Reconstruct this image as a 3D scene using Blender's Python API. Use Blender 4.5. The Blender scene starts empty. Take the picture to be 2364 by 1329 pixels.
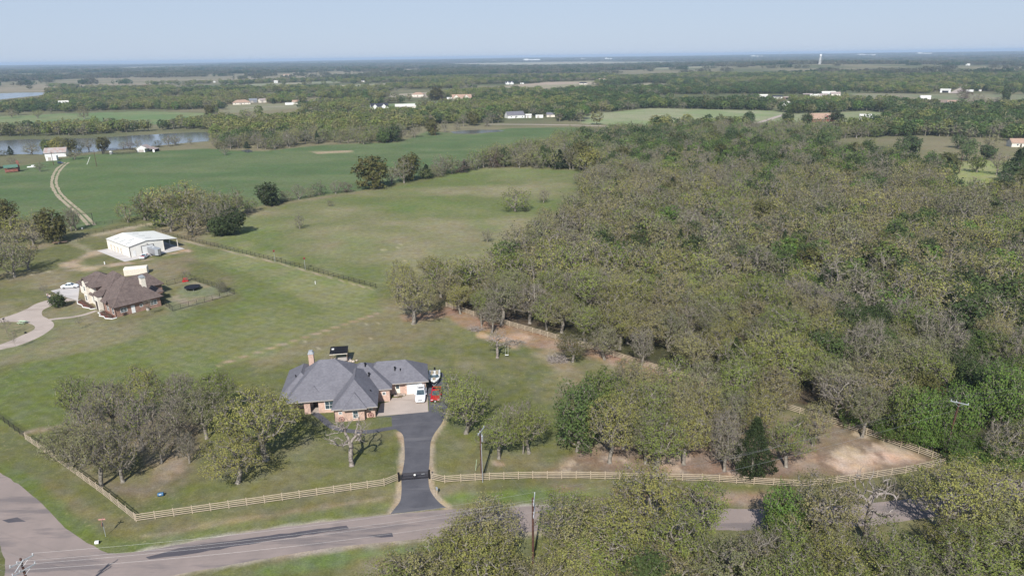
import bpy, math, random
import numpy as np
from mathutils import Matrix, Vector

R = math.radians
C = bpy.context.scene.collection
random.seed(7)
RNG = np.random.default_rng(7)

# ------------------------------------------------------------------ camera, sky, sun, exposure
CAM_H, PITCH, ROLL, FPX, PW, PH = 63.0, R(18.46), R(0.8), 1600.0, 2364.0, 1329.0
cam_d = bpy.data.cameras.new('camera')
cam = bpy.data.objects.new('camera', cam_d)
C.objects.link(cam)
cam_d.sensor_width = 36.0
cam_d.lens = FPX / PW * 36.0
cam_d.clip_start = 0.5
cam_d.clip_end = 200000.0
_r = Vector((math.cos(ROLL), -math.sin(ROLL) * math.sin(PITCH), -math.sin(ROLL) * math.cos(PITCH)))
_u = Vector((math.sin(ROLL), math.cos(ROLL) * math.sin(PITCH), math.cos(ROLL) * math.cos(PITCH)))
_b = _r.cross(_u)
cam.matrix_world = Matrix(((_r.x, _u.x, _b.x, 0), (_r.y, _u.y, _b.y, 0), (_r.z, _u.z, _b.z, CAM_H), (0, 0, 0, 1)))
bpy.context.scene.camera = cam

SUN_EL, SHADOW_AZ = R(42), R(82)
world = bpy.data.worlds.new('World')
bpy.context.scene.world = world
world.use_nodes = True
wn = world.node_tree
sky = wn.nodes.new('ShaderNodeTexSky')
sky.sky_type = 'NISHITA'
sky.sun_disc = False
sky.sun_elevation = SUN_EL
sky.air_density = 1.0
sky.dust_density = 0.5
sky.ozone_density = 3.0
sky.altitude = 500
sdir = Vector((-math.cos(SHADOW_AZ) * math.cos(SUN_EL), -math.sin(SHADOW_AZ) * math.cos(SUN_EL), math.sin(SUN_EL)))
sky.sun_rotation = math.atan2(sdir.x, sdir.y)
bg = wn.nodes['Background']
bg.inputs[1].default_value = 0.10
# pale haze over the lower sky, thinning upwards
w_tc, w_sp, w_mr, w_mx = (wn.nodes.new(k) for k in ('ShaderNodeTexCoord', 'ShaderNodeSeparateXYZ', 'ShaderNodeMapRange', 'ShaderNodeMix'))
w_mr.interpolation_type = 'SMOOTHSTEP'
w_mr.inputs[1].default_value, w_mr.inputs[2].default_value = 0.10, 0.50
w_mr.inputs[3].default_value, w_mr.inputs[4].default_value = 0.88, 0.10
w_mx.data_type = 'RGBA'
w_mx.inputs[7].default_value = (3.95, 4.75, 6.10, 1)
wn.links.new(w_tc.outputs['Generated'], w_sp.inputs[0])
wn.links.new(w_sp.outputs[2], w_mr.inputs[0])
wn.links.new(w_mr.outputs[0], w_mx.inputs[0])
wn.links.new(sky.outputs[0], w_mx.inputs[6])
wn.links.new(w_mx.outputs[2], bg.inputs[0])
sun_d = bpy.data.lights.new('sun', 'SUN')
sun_d.energy = 4.9
sun_d.angle = R(0.5)
sun_d.color = (1.0, 0.965, 0.91)
sun = bpy.data.objects.new('sun', sun_d)
C.objects.link(sun)
sun.rotation_euler = sdir.to_track_quat('Z', 'Y').to_euler()
vs = bpy.context.scene.view_settings
vs.view_transform = 'Standard'
vs.look = 'None'
vs.gamma = 1
vs.use_curve_mapping = False
vs.exposure = 0.33
cy = bpy.context.scene.cycles
cy.max_bounces = 5
cy.diffuse_bounces = 2
cy.transmission_bounces = 2
cy.volume_bounces = 0
cy.transparent_max_bounces = 8
HAZE_DENSITY = 1.0e-4


def G(px, py, z=0.0):
    """point of the place at height z that the photograph shows at px, py (used to survey positions)"""
    u, v = px - PW / 2, py - PH / 2
    u2 = u * math.cos(ROLL) - v * math.sin(ROLL)
    v2 = u * math.sin(ROLL) + v * math.cos(ROLL)
    dx, dy, dz = u2, FPX * math.cos(PITCH) - v2 * math.sin(PITCH), -FPX * math.sin(PITCH) - v2 * math.cos(PITCH)
    t = (z - CAM_H) / dz
    return (dx * t, dy * t)


def P2(pts):
    return [G(x, y) for x, y in pts]


# ------------------------------------------------------------------ numpy noise
def _hash(ix, iy, seed):
    h = (ix.astype(np.int64) * 374761393 + iy.astype(np.int64) * 668265263 + seed * 144665) & 0x7fffffff
    h = (h ^ (h >> 13)) * 1274126177 & 0x7fffffff
    return ((h ^ (h >> 16)) & 0xffff) / 65535.0


def vnoise(x, y, seed=0):
    ix, iy = np.floor(x), np.floor(y)
    fx, fy = x - ix, y - iy
    fx, fy = fx * fx * (3 - 2 * fx), fy * fy * (3 - 2 * fy)
    a, b = _hash(ix, iy, seed), _hash(ix + 1, iy, seed)
    c, d = _hash(ix, iy + 1, seed), _hash(ix + 1, iy + 1, seed)
    return (a + (b - a) * fx) * (1 - fy) + (c + (d - c) * fx) * fy


def fbm(x, y, scale, seed=0, octaves=4):
    t, amp, tot = 0, 1.0, 0
    for o in range(octaves):
        t = t + amp * vnoise(x / scale * 2 ** o, y / scale * 2 ** o, seed + o * 17)
        tot += amp
        amp *= 0.55
    return t / tot


def smooth(a, b, x):
    t = np.clip((x - a) / (b - a), 0, 1)
    return t * t * (3 - 2 * t)


def sdist(px, py, poly):
    """signed distance to a polygon, positive inside"""
    poly = np.array(poly, float)
    n = len(poly)
    best = np.full(px.shape, 1e18)
    inside = np.zeros(px.shape, bool)
    for i in range(n):
        ax, ay = poly[i]
        bx, by = poly[(i + 1) % n]
        ex, ey = bx - ax, by - ay
        t = np.clip(((px - ax) * ex + (py - ay) * ey) / (ex * ex + ey * ey + 1e-12), 0, 1)
        d = (px - ax - t * ex) ** 2 + (py - ay - t * ey) ** 2
        best = np.minimum(best, d)
        cond = (ay > py) != (by > py)
        with np.errstate(divide='ignore', invalid='ignore'):
            xi = ax + (py - ay) / (by - ay + 1e-18) * ex
        inside ^= cond & (px < xi)
    d = np.sqrt(best)
    return np.where(inside, d, -d)


def pdist(px, py, line):
    best = np.full(px.shape, 1e18)
    for (ax, ay), (bx, by) in zip(line[:-1], line[1:]):
        ex, ey = bx - ax, by - ay
        t = np.clip(((px - ax) * ex + (py - ay) * ey) / (ex * ex + ey * ey + 1e-12), 0, 1)
        best = np.minimum(best, (px - ax - t * ex) ** 2 + (py - ay - t * ey) ** 2)
    return np.sqrt(best)


def terrain(x, y):
    """flat near by, low swells in the far country"""
    x, y = np.asarray(x, float), np.asarray(y, float)
    r = np.hypot(x, y)
    a = smooth(2200, 4500, r)
    h = a * (fbm(x, y, 2600, 5, 3) * 26 - 8) + smooth(6000, 14000, r) * (fbm(x, y, 9000, 9, 2) * 34 - 12)
    wx, wy = WT
    h = h + 16 * np.exp(-((x - wx) ** 2 + (y - wy) ** 2) / (2 * 420.0 ** 2))
    return np.maximum(h, 0.0)


WT = (1240.0, 2900.0)


# ------------------------------------------------------------------ colour and material helpers
def lin(c):
    c = c / 255.0
    return c / 12.92 if c <= 0.04045 else ((c + 0.055) / 1.055) ** 2.4


def A(r, g, b, k=0.8):
    return (lin(r) * k, lin(g) * k, lin(b) * k)


def new_mat(name):
    m = bpy.data.materials.new(name)
    m.use_nodes = True
    return m, m.node_tree.nodes, m.node_tree.links, m.node_tree.nodes['Principled BSDF']


def mat(name, col, rough=0.7, metal=0.0, var=0.12, scale=3.0, col2=None, bump=0.0, spec=0.3, bscale=None):
    """plain coating with procedural wear: two noise octaves vary the base colour"""
    m, n, l, p = new_mat(name)
    tc = n.new('ShaderNodeTexCoord')
    nz = n.new('ShaderNodeTexNoise')
    nz.inputs['Scale'].default_value = scale
    nz.inputs['Detail'].default_value = 5
    l.new(tc.outputs['Object'], nz.inputs['Vector'])
    mx = n.new('ShaderNodeMix')
    mx.data_type = 'RGBA'
    c2 = col2 if col2 else tuple(max(0, c * (1 - 2 * var)) for c in col)
    mx.inputs[6].default_value = (*[c * (1 + var) for c in col], 1)
    mx.inputs[7].default_value = (*c2, 1)
    rp = n.new('ShaderNodeMapRange')
    rp.inputs[1].default_value = 0.3
    rp.inputs[2].default_value = 0.7
    l.new(nz.outputs[0], rp.inputs[0])
    l.new(rp.outputs[0], mx.inputs[0])
    l.new(mx.outputs[2], p.inputs['Base Color'])
    p.inputs['Roughness'].default_value = rough
    p.inputs['Metallic'].default_value = metal
    p.inputs['Specular IOR Level'].default_value = spec
    if bump:
        b = n.new('ShaderNodeBump')
        b.inputs['Strength'].default_value = bump
        b.inputs['Distance'].default_value = 0.05
        if bscale:
            nz2 = n.new('ShaderNodeTexNoise')
            nz2.inputs['Scale'].default_value = bscale
            l.new(tc.outputs['Object'], nz2.inputs['Vector'])
            l.new(nz2.outputs[0], b.inputs['Height'])
        else:
            l.new(nz.outputs[0], b.inputs['Height'])
        l.new(b.outputs[0], p.inputs['Normal'])
    return m


def brick_mat(name, c1, c2, mortar, w=0.22, h=0.075):
    m, n, l, p = new_mat(name)
    tc = n.new('ShaderNodeTexCoord')
    sp = n.new('ShaderNodeSeparateXYZ')
    ad = n.new('ShaderNodeMath')
    cb = n.new('ShaderNodeCombineXYZ')
    l.new(tc.outputs['Object'], sp.inputs[0])
    l.new(sp.outputs[0], ad.inputs[0])
    l.new(sp.outputs[1], ad.inputs[1])
    l.new(ad.outputs[0], cb.inputs[0])
    l.new(sp.outputs[2], cb.inputs[1])
    br = n.new('ShaderNodeTexBrick')
    br.inputs['Scale'].default_value = 1
    br.inputs['Brick Width'].default_value = w
    br.inputs['Row Height'].default_value = h
    br.inputs['Mortar Size'].default_value = 0.008
    br.inputs['Color1'].default_value = (*c1, 1)
    br.inputs['Color2'].default_value = (*c2, 1)
    br.inputs['Mortar'].default_value = (*mortar, 1)
    l.new(cb.outputs[0], br.inputs['Vector'])
    nz = n.new('ShaderNodeTexNoise')
    nz.inputs['Scale'].default_value = 1.3
    nz.inputs['Detail'].default_value = 4
    l.new(tc.outputs['Object'], nz.inputs['Vector'])
    hs = n.new('ShaderNodeHueSaturation')
    mr = n.new('ShaderNodeMapRange')
    mr.inputs[1].default_value, mr.inputs[2].default_value = 0.3, 0.7
    mr.inputs[3].default_value, mr.inputs[4].default_value = 0.78, 1.15
    l.new(nz.outputs[0], mr.inputs[0])
    l.new(mr.outputs[0], hs.inputs['Value'])
    l.new(br.outputs['Color'], hs.inputs['Color'])
    l.new(hs.outputs[0], p.inputs['Base Color'])
    p.inputs['Roughness'].default_value = 0.9
    return m


def shingle_mat(name, col, col2):
    m, n, l, p = new_mat(name)
    tc = n.new('ShaderNodeTexCoord')
    nz = n.new('ShaderNodeTexNoise')
    nz.inputs['Scale'].default_value = 0.7
    nz.inputs['Detail'].default_value = 6
    nf = n.new('ShaderNodeTexWhiteNoise')
    sn = n.new('ShaderNodeVectorMath')
    sn.operation = 'SNAP'
    sn.inputs[1].default_value = (0.32, 0.32, 0.15)
    l.new(tc.outputs['Object'], nz.inputs['Vector'])
    l.new(tc.outputs['Object'], sn.inputs[0])
    l.new(sn.outputs[0], nf.inputs[0])
    ad = n.new('ShaderNodeMath')
    ad.operation = 'MULTIPLY_ADD'
    ad.inputs[1].default_value = 0.45
    l.new(nf.outputs[0], ad.inputs[0])
    l.new(nz.outputs[0], ad.inputs[2])
    rp = n.new('ShaderNodeMapRange')
    rp.inputs[1].default_value, rp.inputs[2].default_value = 0.35, 1.05
    l.new(ad.outputs[0], rp.inputs[0])
    mx = n.new('ShaderNodeMix')
    mx.data_type = 'RGBA'
    mx.inputs[6].default_value = (*col, 1)
    mx.inputs[7].default_value = (*col2, 1)
    l.new(rp.outputs[0], mx.inputs[0])
    l.new(mx.outputs[2], p.inputs['Base Color'])
    p.inputs['Roughness'].default_value = 0.95
    p.inputs['Specular IOR Level'].default_value = 0.15
    bp = n.new('ShaderNodeBump')
    bp.inputs['Strength'].default_value = 0.25
    bp.inputs['Distance'].default_value = 0.015
    l.new(nf.outputs[0], bp.inputs['Height'])
    l.new(bp.outputs[0], p.inputs['Normal'])
    return m


def rib_mat(name, col, pitch=0.3, axis=0, rough=0.45, metal=0.0):
    """sheet metal cladding: fine ribs in relief, streaky dust"""
    m, n, l, p = new_mat(name)
    tc = n.new('ShaderNodeTexCoord')
    sp = n.new('ShaderNodeSeparateXYZ')
    l.new(tc.outputs['Object'], sp.inputs[0])
    w = n.new('ShaderNodeMath')
    w.operation = 'MULTIPLY'
    w.inputs[1].default_value = 2 * math.pi / pitch
    if axis == 2:
        a2 = n.new('ShaderNodeMath')
        l.new(sp.outputs[0], a2.inputs[0])
        l.new(sp.outputs[1], a2.inputs[1])
        l.new(a2.outputs[0], w.inputs[0])
    else:
        l.new(sp.outputs[axis], w.inputs[0])
    s = n.new('ShaderNodeMath')
    s.operation = 'SINE'
    l.new(w.outputs[0], s.inputs[0])
    bp = n.new('ShaderNodeBump')
    bp.inputs['Strength'].default_value = 0.5
    bp.inputs['Distance'].default_value = 0.03
    l.new(s.outputs[0], bp.inputs['Height'])
    l.new(bp.outputs[0], p.inputs['Normal'])
    nz = n.new('ShaderNodeTexNoise')
    nz.inputs['Scale'].default_value = 0.6
    nz.inputs['Detail'].default_value = 6
    l.new(tc.outputs['Object'], nz.inputs['Vector'])
    mx = n.new('ShaderNodeMix')
    mx.data_type = 'RGBA'
    mx.inputs[6].default_value = (*[c * 1.06 for c in col], 1)
    mx.inputs[7].default_value = (*[c * 0.8 for c in col], 1)
    l.new(nz.outputs[0], mx.inputs[0])
    l.new(mx.outputs[2], p.inputs['Base Color'])
    p.inputs['Roughness'].default_value = rough
    p.inputs['Metallic'].default_value = metal
    return m


M = {}
M['brick_tan'] = brick_mat('brick_tan', A(222, 184, 164), A(196, 158, 140), A(212, 196, 184))
M['brick_brown'] = brick_mat('brick_brown', A(168, 128, 108), A(140, 104, 90), A(170, 150, 135))
M['brick_red'] = brick_mat('brick_red', A(165, 95, 78), A(140, 78, 65), A(160, 130, 120))
M['shingle_grey'] = shingle_mat('shingle_grey', A(128, 127, 134), A(110, 109, 116))
M['shingle_brown'] = shingle_mat('shingle_brown', A(126, 112, 106), A(98, 86, 82))
M['shingle_dark'] = shingle_mat('shingle_dark', A(70, 72, 82), A(50, 52, 60))
M['shingle_tan'] = shingle_mat('shingle_tan', A(190, 160, 140), A(160, 135, 118))
M['stone_cream'] = mat('stone_cream', A(240, 231, 216, .85), 0.9, var=0.12, scale=4)
M['white_paint'] = mat('white_paint', A(235, 235, 232, .9), 0.6, var=0.04, scale=2)
M['trim_grey'] = mat('trim_grey', A(190, 182, 174), 0.7, var=0.06)
M['trim_dark'] = mat('trim_dark', A(75, 62, 58), 0.6)
M['glass'] = mat('glass', A(70, 88, 96), 0.08, var=0.25, scale=1.5, spec=0.8)
M['dark'] = mat('dark', A(28, 26, 28), 0.6)
M['rubber'] = mat('rubber', A(38, 38, 40), 0.9)
M['chrome'] = mat('chrome', A(190, 192, 195), 0.25, metal=0.8)
M['car_white'] = mat('car_white', A(238, 240, 242, .9), 0.25, var=0.02, spec=0.6)
M['car_red'] = mat('car_red', A(190, 22, 30, .9), 0.35, var=0.12, scale=5, spec=0.5)
M['car_blue'] = mat('car_blue', A(45, 62, 90), 0.3, spec=0.6)
M['car_silver'] = mat('car_silver', A(160, 164, 170), 0.35, metal=0.4)
M['lamp_glass'] = mat('lamp_glass', A(225, 228, 230), 0.15, spec=0.8)
M['wood_tan'] = mat('wood_tan', A(208, 192, 168), 0.85, var=0.10, scale=1.3, col2=A(160, 144, 124))
M['wood_old'] = mat('wood_old', A(140, 118, 100), 0.9, var=0.2, scale=5)
M['creosote'] = mat('creosote', A(104, 74, 62), 0.85, var=0.2, scale=3, col2=A(70, 48, 42))
M['galv'] = mat('galv', A(192, 196, 200), 0.45, metal=0.3, var=0.06)
M['pipe_dark'] = mat('pipe_dark', A(52, 46, 46), 0.6, var=0.2)
M['wire'] = mat('wire', A(150, 150, 150), 0.4, metal=0.3)
M['cladding'] = rib_mat('cladding', A(242, 239, 230, .9), 0.3, 2)
M['roof_metal'] = rib_mat('roof_metal', A(225, 223, 212, .88), 0.6, 0, 0.4)
M['roof_metal_y'] = rib_mat('roof_metal_y', A(242, 240, 230, .9), 0.6, 1, 0.4)
M['skylight'] = mat('skylight', A(195, 195, 188), 0.4)
M['alu'] = rib_mat('alu', A(176, 178, 182), 0.4, 2, 0.35, 0.5)
M['rust_roof'] = mat('rust_roof', A(150, 125, 115), 0.7, var=0.3, scale=0.5, col2=A(175, 172, 170))
M['green_roof'] = mat('green_roof', A(95, 130, 112), 0.6, var=0.1)
M['barn_red'] = mat('barn_red', A(138, 62, 62), 0.7)
M['boat_white'] = mat('boat_white', A(236, 236, 232, .9), 0.3, var=0.04)
M['canvas_tan'] = mat('canvas_tan', A(165, 155, 135), 0.9, var=0.2, scale=4)
M['lime'] = mat('lime', A(205, 225, 190), 0.6)
M['cloth_white'] = mat('cloth_white', A(225, 222, 224), 0.9)
M['cloth_navy'] = mat('cloth_navy', A(48, 52, 72), 0.9)
M['cloth_grey'] = mat('cloth_grey', A(125, 130, 140), 0.9)
M['skin'] = mat('skin', A(205, 165, 145), 0.6)
M['hair'] = mat('hair', A(60, 45, 38), 0.8)
M['rock'] = mat('rock', A(205, 190, 175), 0.95, var=0.2, scale=2)
M['barrel_blue'] = mat('barrel_blue', A(60, 110, 150), 0.5)
M['sign_red'] = mat('sign_red', A(200, 45, 45), 0.5)
M['sign_back'] = mat('sign_back', A(200, 150, 140), 0.5)
M['trampoline'] = mat('trampoline', A(30, 32, 42), 0.8)
M['mulch'] = mat('mulch', A(115, 75, 65), 0.95, scale=6)


# ------------------------------------------------------------------ mesh helpers
class MB:
    def __init__(self):
        self.v, self.f, self.m = [], [], []
        self.k = 0

    def mi(self, k):
        self.k = k
        return self

    def add(self, vs_, fs_):
        o = len(self.v)
        self.v += [tuple(p) for p in vs_]
        self.f += [tuple(i + o for i in f) for f in fs_]
        self.m += [self.k] * len(fs_)
        return self

    def box(self, cx, cy, z0, sx, sy, sz, rz=0.0, top=1.0, ox=0, oy=0):
        """box on z0; top scales the upper face"""
        c, s = math.cos(rz), math.sin(rz)
        vs_ = []
        for z, k in ((z0, 1.0), (z0 + sz, top)):
            for x, y in ((-1, -1), (1, -1), (1, 1), (-1, 1)):
                x, y = x * sx / 2 * k, y * sy / 2 * k
                if z != z0:
                    x += ox
                    y += oy
                vs_.append((cx + x * c - y * s, cy + x * s + y * c, z))
        return self.add(vs_, [(3, 2, 1, 0), (4, 5, 6, 7), (0, 1, 5, 4), (1, 2, 6, 5), (2, 3, 7, 6), (3, 0, 4, 7)])

    def tube(self, a, b, ra, rb=None, n=6, caps=True):
        rb = ra if rb is None else rb
        a, b = Vector(a), Vector(b)
        d = (b - a)
        if d.length < 1e-6:
            return self
        q = d.to_track_quat('Z', 'Y')
        vs_ = []
        for c, r in ((a, ra), (b, rb)):
            for i in range(n):
                t = 2 * math.pi * i / n
                vs_.append(c + q @ Vector((r * math.cos(t), r * math.sin(t), 0)))
        fs_ = [(i, (i + 1) % n, n + (i + 1) % n, n + i) for i in range(n)]
        if caps:
            fs_ += [tuple(range(n - 1, -1, -1)), tuple(range(n, 2 * n))]
        return self.add(vs_, fs_)

    def prism(self, pts, z0, z1):
        n = len(pts)
        return self.add([(x, y, z0) for x, y in pts] + [(x, y, z1) for x, y in pts],
                        [tuple(range(n - 1, -1, -1)), tuple(range(n, 2 * n))] + [(i, (i + 1) % n, n + (i + 1) % n, n + i) for i in range(n)])

    def loft(self, rings, caps=True):
        n = len(rings[0])
        vs_ = [p for r in rings for p in r]
        fs_ = []
        for k in range(len(rings) - 1):
            for i in range(n):
                j = (i + 1) % n
                fs_.append((k * n + i, k * n + j, (k + 1) * n + j, (k + 1) * n + i))
        if caps:
            fs_ += [tuple(range(n - 1, -1, -1)), tuple(range((len(rings) - 1) * n, len(rings) * n))]
        return self.add(vs_, fs_)

    def ball(self, c, r, n=8, m=5, sz=1.0, jit=0.0, rnd=random):
        vs_ = [(c[0], c[1], c[2] - r * sz)]
        for k in range(1, m):
            t = math.pi * k / m
            for i in range(n):
                p = 2 * math.pi * i / n
                q = r * (1 + jit * rnd.uniform(-1, 1))
                vs_.append((c[0] + q * math.sin(t) * math.cos(p), c[1] + q * math.sin(t) * math.sin(p), c[2] - q * sz * math.cos(t)))
        vs_.append((c[0], c[1], c[2] + r * sz))
        L_ = len(vs_) - 1
        fs_ = [(0, 1 + (i + 1) % n, 1 + i) for i in range(n)]
        for k in range(m - 2):
            for i in range(n):
                a, b = 1 + k * n + i, 1 + k * n + (i + 1) % n
                fs_.append((a, b, b + n, a + n))
        fs_ += [(L_, 1 + (m - 2) * n + i, 1 + (m - 2) * n + (i + 1) % n) for i in range(n)]
        return self.add(vs_, fs_)

    def mesh(self, name, mats):
        me = bpy.data.meshes.new(name)
        me.from_pydata(self.v, [], self.f)
        for mm in (mats if isinstance(mats, (list, tuple)) else [mats]):
            me.materials.append(M[mm] if isinstance(mm, str) else mm)
        if any(self.m):
            me.polygons.foreach_set('material_index', self.m)
        me.update()
        return me

    def build(self, name, mats, parent=None, loc=(0, 0, 0), rz=0.0):
        o = bpy.data.objects.new(name, self.mesh(name, mats))
        C.objects.link(o)
        o.location = loc
        o.rotation_euler = (0, 0, rz)
        if parent:
            o.parent = parent
        return o


def fixn(o):
    """make normals consistent (lofts)"""
    import bmesh
    b = bmesh.new()
    b.from_mesh(o.data)
    bmesh.ops.recalc_face_normals(b, faces=b.faces)
    b.to_mesh(o.data)
    b.free()
    return o


def tag(o, label, cat, group=None):
    o['label'] = label
    o['category'] = cat
    if group:
        o['group'] = group
    return o


def thing(name, label, cat, loc=(0, 0, 0), rz=0.0, group=None):
    o = bpy.data.objects.new(name, None)
    o.empty_display_size = 0.5
    C.objects.link(o)
    o.location = loc
    o.rotation_euler = (0, 0, rz)
    return tag(o, label, cat, group)


def link(name, mesh, parent=None, loc=(0, 0, 0), rz=0.0, scale=(1, 1, 1)):
    o = bpy.data.objects.new(name, mesh)
    C.objects.link(o)
    o.location = loc
    o.rotation_euler = (0, 0, rz)
    o.scale = scale
    if parent:
        o.parent = parent
    return o


def copy_tree(o, parent=None):
    c = o.copy()
    C.objects.link(c)
    c.parent = parent
    for ch in list(o.children):
        copy_tree(ch, c)
    return c


def sheet(name, pts, z, m, jitter=0.0, step=1.5, kind='structure'):
    """flush ground sheet from an outline in metres, its edge broken up a little"""
    rr = random.Random(len(pts) * 7 + int(abs(pts[0][0]) * 10))
    out = []
    n = len(pts)
    for i in range(n):
        a, b = pts[i], pts[(i + 1) % n]
        L_ = math.dist(a, b)
        k = max(1, int(L_ / step)) if jitter else 1
        nx, ny = -(b[1] - a[1]) / (L_ + 1e-9), (b[0] - a[0]) / (L_ + 1e-9)
        for j in range(k):
            t = j / k
            q = rr.uniform(-jitter, jitter) if j else 0
            out.append((a[0] + (b[0] - a[0]) * t + nx * q, a[1] + (b[1] - a[1]) * t + ny * q, z))
    me = bpy.data.meshes.new(name)
    me.from_pydata(out, [], [tuple(range(len(out)))])
    me.update()
    if me.polygons[0].normal.z < 0:
        me.flip_normals()
    me.materials.append(M[m] if isinstance(m, str) else m)
    o = bpy.data.objects.new(name, me)
    C.objects.link(o)
    o['kind'] = kind
    return o


def smooth_path(pts, n=6, closed=False):
    """Catmull-Rom through the points"""
    out = []
    m = len(pts)
    rng_ = range(m if closed else m - 1)
    for i in rng_:
        if closed:
            p0, p1, p2, p3 = pts[(i - 1) % m], pts[i], pts[(i + 1) % m], pts[(i + 2) % m]
        else:
            p0, p1, p2, p3 = pts[max(i - 1, 0)], pts[i], pts[i + 1], pts[min(i + 2, m - 1)]
        for j in range(n):
            t = j / n
            out.append(tuple(0.5 * (2 * p1[k] + (p2[k] - p0[k]) * t + (2 * p0[k] - 5 * p1[k] + 4 * p2[k] - p3[k]) * t * t + (3 * p1[k] - p0[k] - 3 * p2[k] + p3[k]) * t ** 3) for k in range(2)))
    if not closed:
        out.append(tuple(pts[-1]))
    return out


def ribbon(pts, w):
    L_, Rr = [], []
    for i, p in enumerate(pts):
        a, b = pts[max(i - 1, 0)], pts[min(i + 1, len(pts) - 1)]
        d = math.dist(a, b) + 1e-9
        nx, ny = -(b[1] - a[1]) / d, (b[0] - a[0]) / d
        L_.append((p[0] + nx * w / 2, p[1] + ny * w / 2))
        Rr.append((p[0] - nx * w / 2, p[1] - ny * w / 2))
    return L_ + Rr[::-1]

# ------------------------------------------------------------------ ground
HX, HY = P2([(843, 968.5)])[0]            # south front of the grey house
HROT = R(8)


def ground():
    rad = [14.0]
    while rad[-1] < 64000:
        r = rad[-1]
        rad.append(r * (1.0085 if r < 900 else 1.014 if r < 6000 else 1.04))
    rad = np.array(rad)
    ang = np.concatenate([np.arange(0, 38, 2.0), np.arange(38, 142, 0.26), np.arange(142, 180, 2.0), np.arange(180, 360, 6.0)])
    na, nr = len(ang), len(rad)
    aa = np.radians(ang)
    X = np.outer(rad, np.cos(aa)).ravel()
    Y = np.outer(rad, np.sin(aa)).ravel()
    Z = terrain(X, Y)
    col = ground_colour(X, Y)
    N = nr * na
    ii = np.arange(nr - 1)[:, None] * na + np.arange(na)[None, :]
    jj = np.arange(nr - 1)[:, None] * na + (np.arange(na)[None, :] + 1) % na
    F = np.stack([ii, ii + na, jj + na, jj], -1).reshape(-1, 4)
    co = np.stack([X, Y, Z], -1)
    co = np.vstack([co, [[0, 0, 0]]])
    col = np.vstack([col, col[:1]])
    tri = np.array([[N, i, (i + 1) % na] for i in range(na)])
    me = bpy.data.meshes.new('ground')
    me.vertices.add(N + 1)
    me.vertices.foreach_set('co', co.astype(np.float32).ravel())
    loops = np.concatenate([F.ravel(), tri.ravel()]).astype(np.int32)
    starts = np.concatenate([np.arange(len(F)) * 4, len(F) * 4 + np.arange(len(tri)) * 3]).astype(np.int32)
    me.loops.add(len(loops))
    me.loops.foreach_set('vertex_index', loops)
    me.polygons.add(len(starts))
    me.polygons.foreach_set('loop_start', starts)
    me.update(calc_edges=True)
    at = me.attributes.new('tint', 'FLOAT_COLOR', 'POINT')
    at.data.foreach_set('color', np.concatenate([col, np.ones((N + 1, 1))], 1).astype(np.float32).ravel())
    dl = smooth(-1, 3, sdist(X, Y, LAWN)) * (np.hypot(X, Y) < 260)
    at = me.attributes.new('mown', 'FLOAT', 'POINT')
    at.data.foreach_set('value', np.concatenate([dl, [0]]).astype(np.float32))
    if me.polygons[0].normal.z < 0:
        me.flip_normals()
    m, n, l, p = new_mat('grass_and_soil')
    a = n.new('ShaderNodeAttribute')
    a.attribute_name = 'tint'
    tc = n.new('ShaderNodeTexCoord')
    hs = n.new('ShaderNodeHueSaturation')

    def noise(scale, detail, lo, hi, olo, ohi, rough=0.6, dist=0.0):
        z = n.new('ShaderNodeTexNoise')
        z.inputs['Scale'].default_value = scale
        z.inputs['Detail'].default_value = detail
        z.inputs['Roughness'].default_value = rough
        z.inputs['Distortion'].default_value = dist
        l.new(tc.outputs['Object'], z.inputs['Vector'])
        r = n.new('ShaderNodeMapRange')
        r.inputs[1].default_value, r.inputs[2].default_value = lo, hi
        r.inputs[3].default_value, r.inputs[4].default_value = olo, ohi
        l.new(z.outputs[0], r.inputs[0])
        return r.outputs[0]

    def mul(x, y):
        k = n.new('ShaderNodeMath')
        k.operation = 'MULTIPLY'
        l.new(x, k.inputs[0])
        l.new(y, k.inputs[1])
        return k.outputs[0]
    v = mul(noise(3.2, 6, .3, .7, .72, 1.28, .75), noise(0.55, 6, .3, .7, .82, 1.18))
    v = mul(v, noise(0.045, 5, .3, .7, .9, 1.1, .6, .4))
    # mower stripes on the big lawn
    dt = n.new('ShaderNodeVectorMath')
    dt.operation = 'DOT_PRODUCT'
    (ax_, ay_), (bx_, by_) = P2([(107, 805), (240, 861)])
    q_ = math.hypot(bx_ - ax_, by_ - ay_) * 2.4 / (2 * math.pi)
    dt.inputs[1].default_value = (-(by_ - ay_) / q_, (bx_ - ax_) / q_, 0)
    l.new(tc.outputs['Object'], dt.inputs[0])
    wv = n.new('ShaderNodeMath')
    l.new(dt.outputs['Value'], wv.inputs[0])
    l.new(noise(.007, 1, .3, .7, -9, 9), wv.inputs[1])
    sn = n.new('ShaderNodeMath')
    sn.operation = 'SINE'
    l.new(wv.outputs[0], sn.inputs[0])
    am = n.new('ShaderNodeAttribute')
    am.attribute_name = 'mown'
    ma = n.new('ShaderNodeMath')
    ma.operation = 'MULTIPLY_ADD'
    ma.inputs[2].default_value = 1.0
    m3 = n.new('ShaderNodeMath')
    m3.operation = 'MULTIPLY'
    m3.inputs[1].default_value = .04
    l.new(am.outputs['Fac'], m3.inputs[0])
    l.new(sn.outputs[0], ma.inputs[0])
    l.new(m3.outputs[0], ma.inputs[1])
    v = mul(v, ma.outputs[0])
    l.new(v, hs.inputs['Value'])
    l.new(noise(0.35, 7, .35, .65, .70, 1.05), hs.inputs['Saturation'])
    l.new(noise(0.12, 7, .32, .68, .482, .516), hs.inputs['Hue'])
    l.new(a.outputs['Color'], hs.inputs['Color'])
    # tufts of pale dead grass
    mx = n.new('ShaderNodeMix')
    mx.data_type = 'RGBA'
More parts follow.
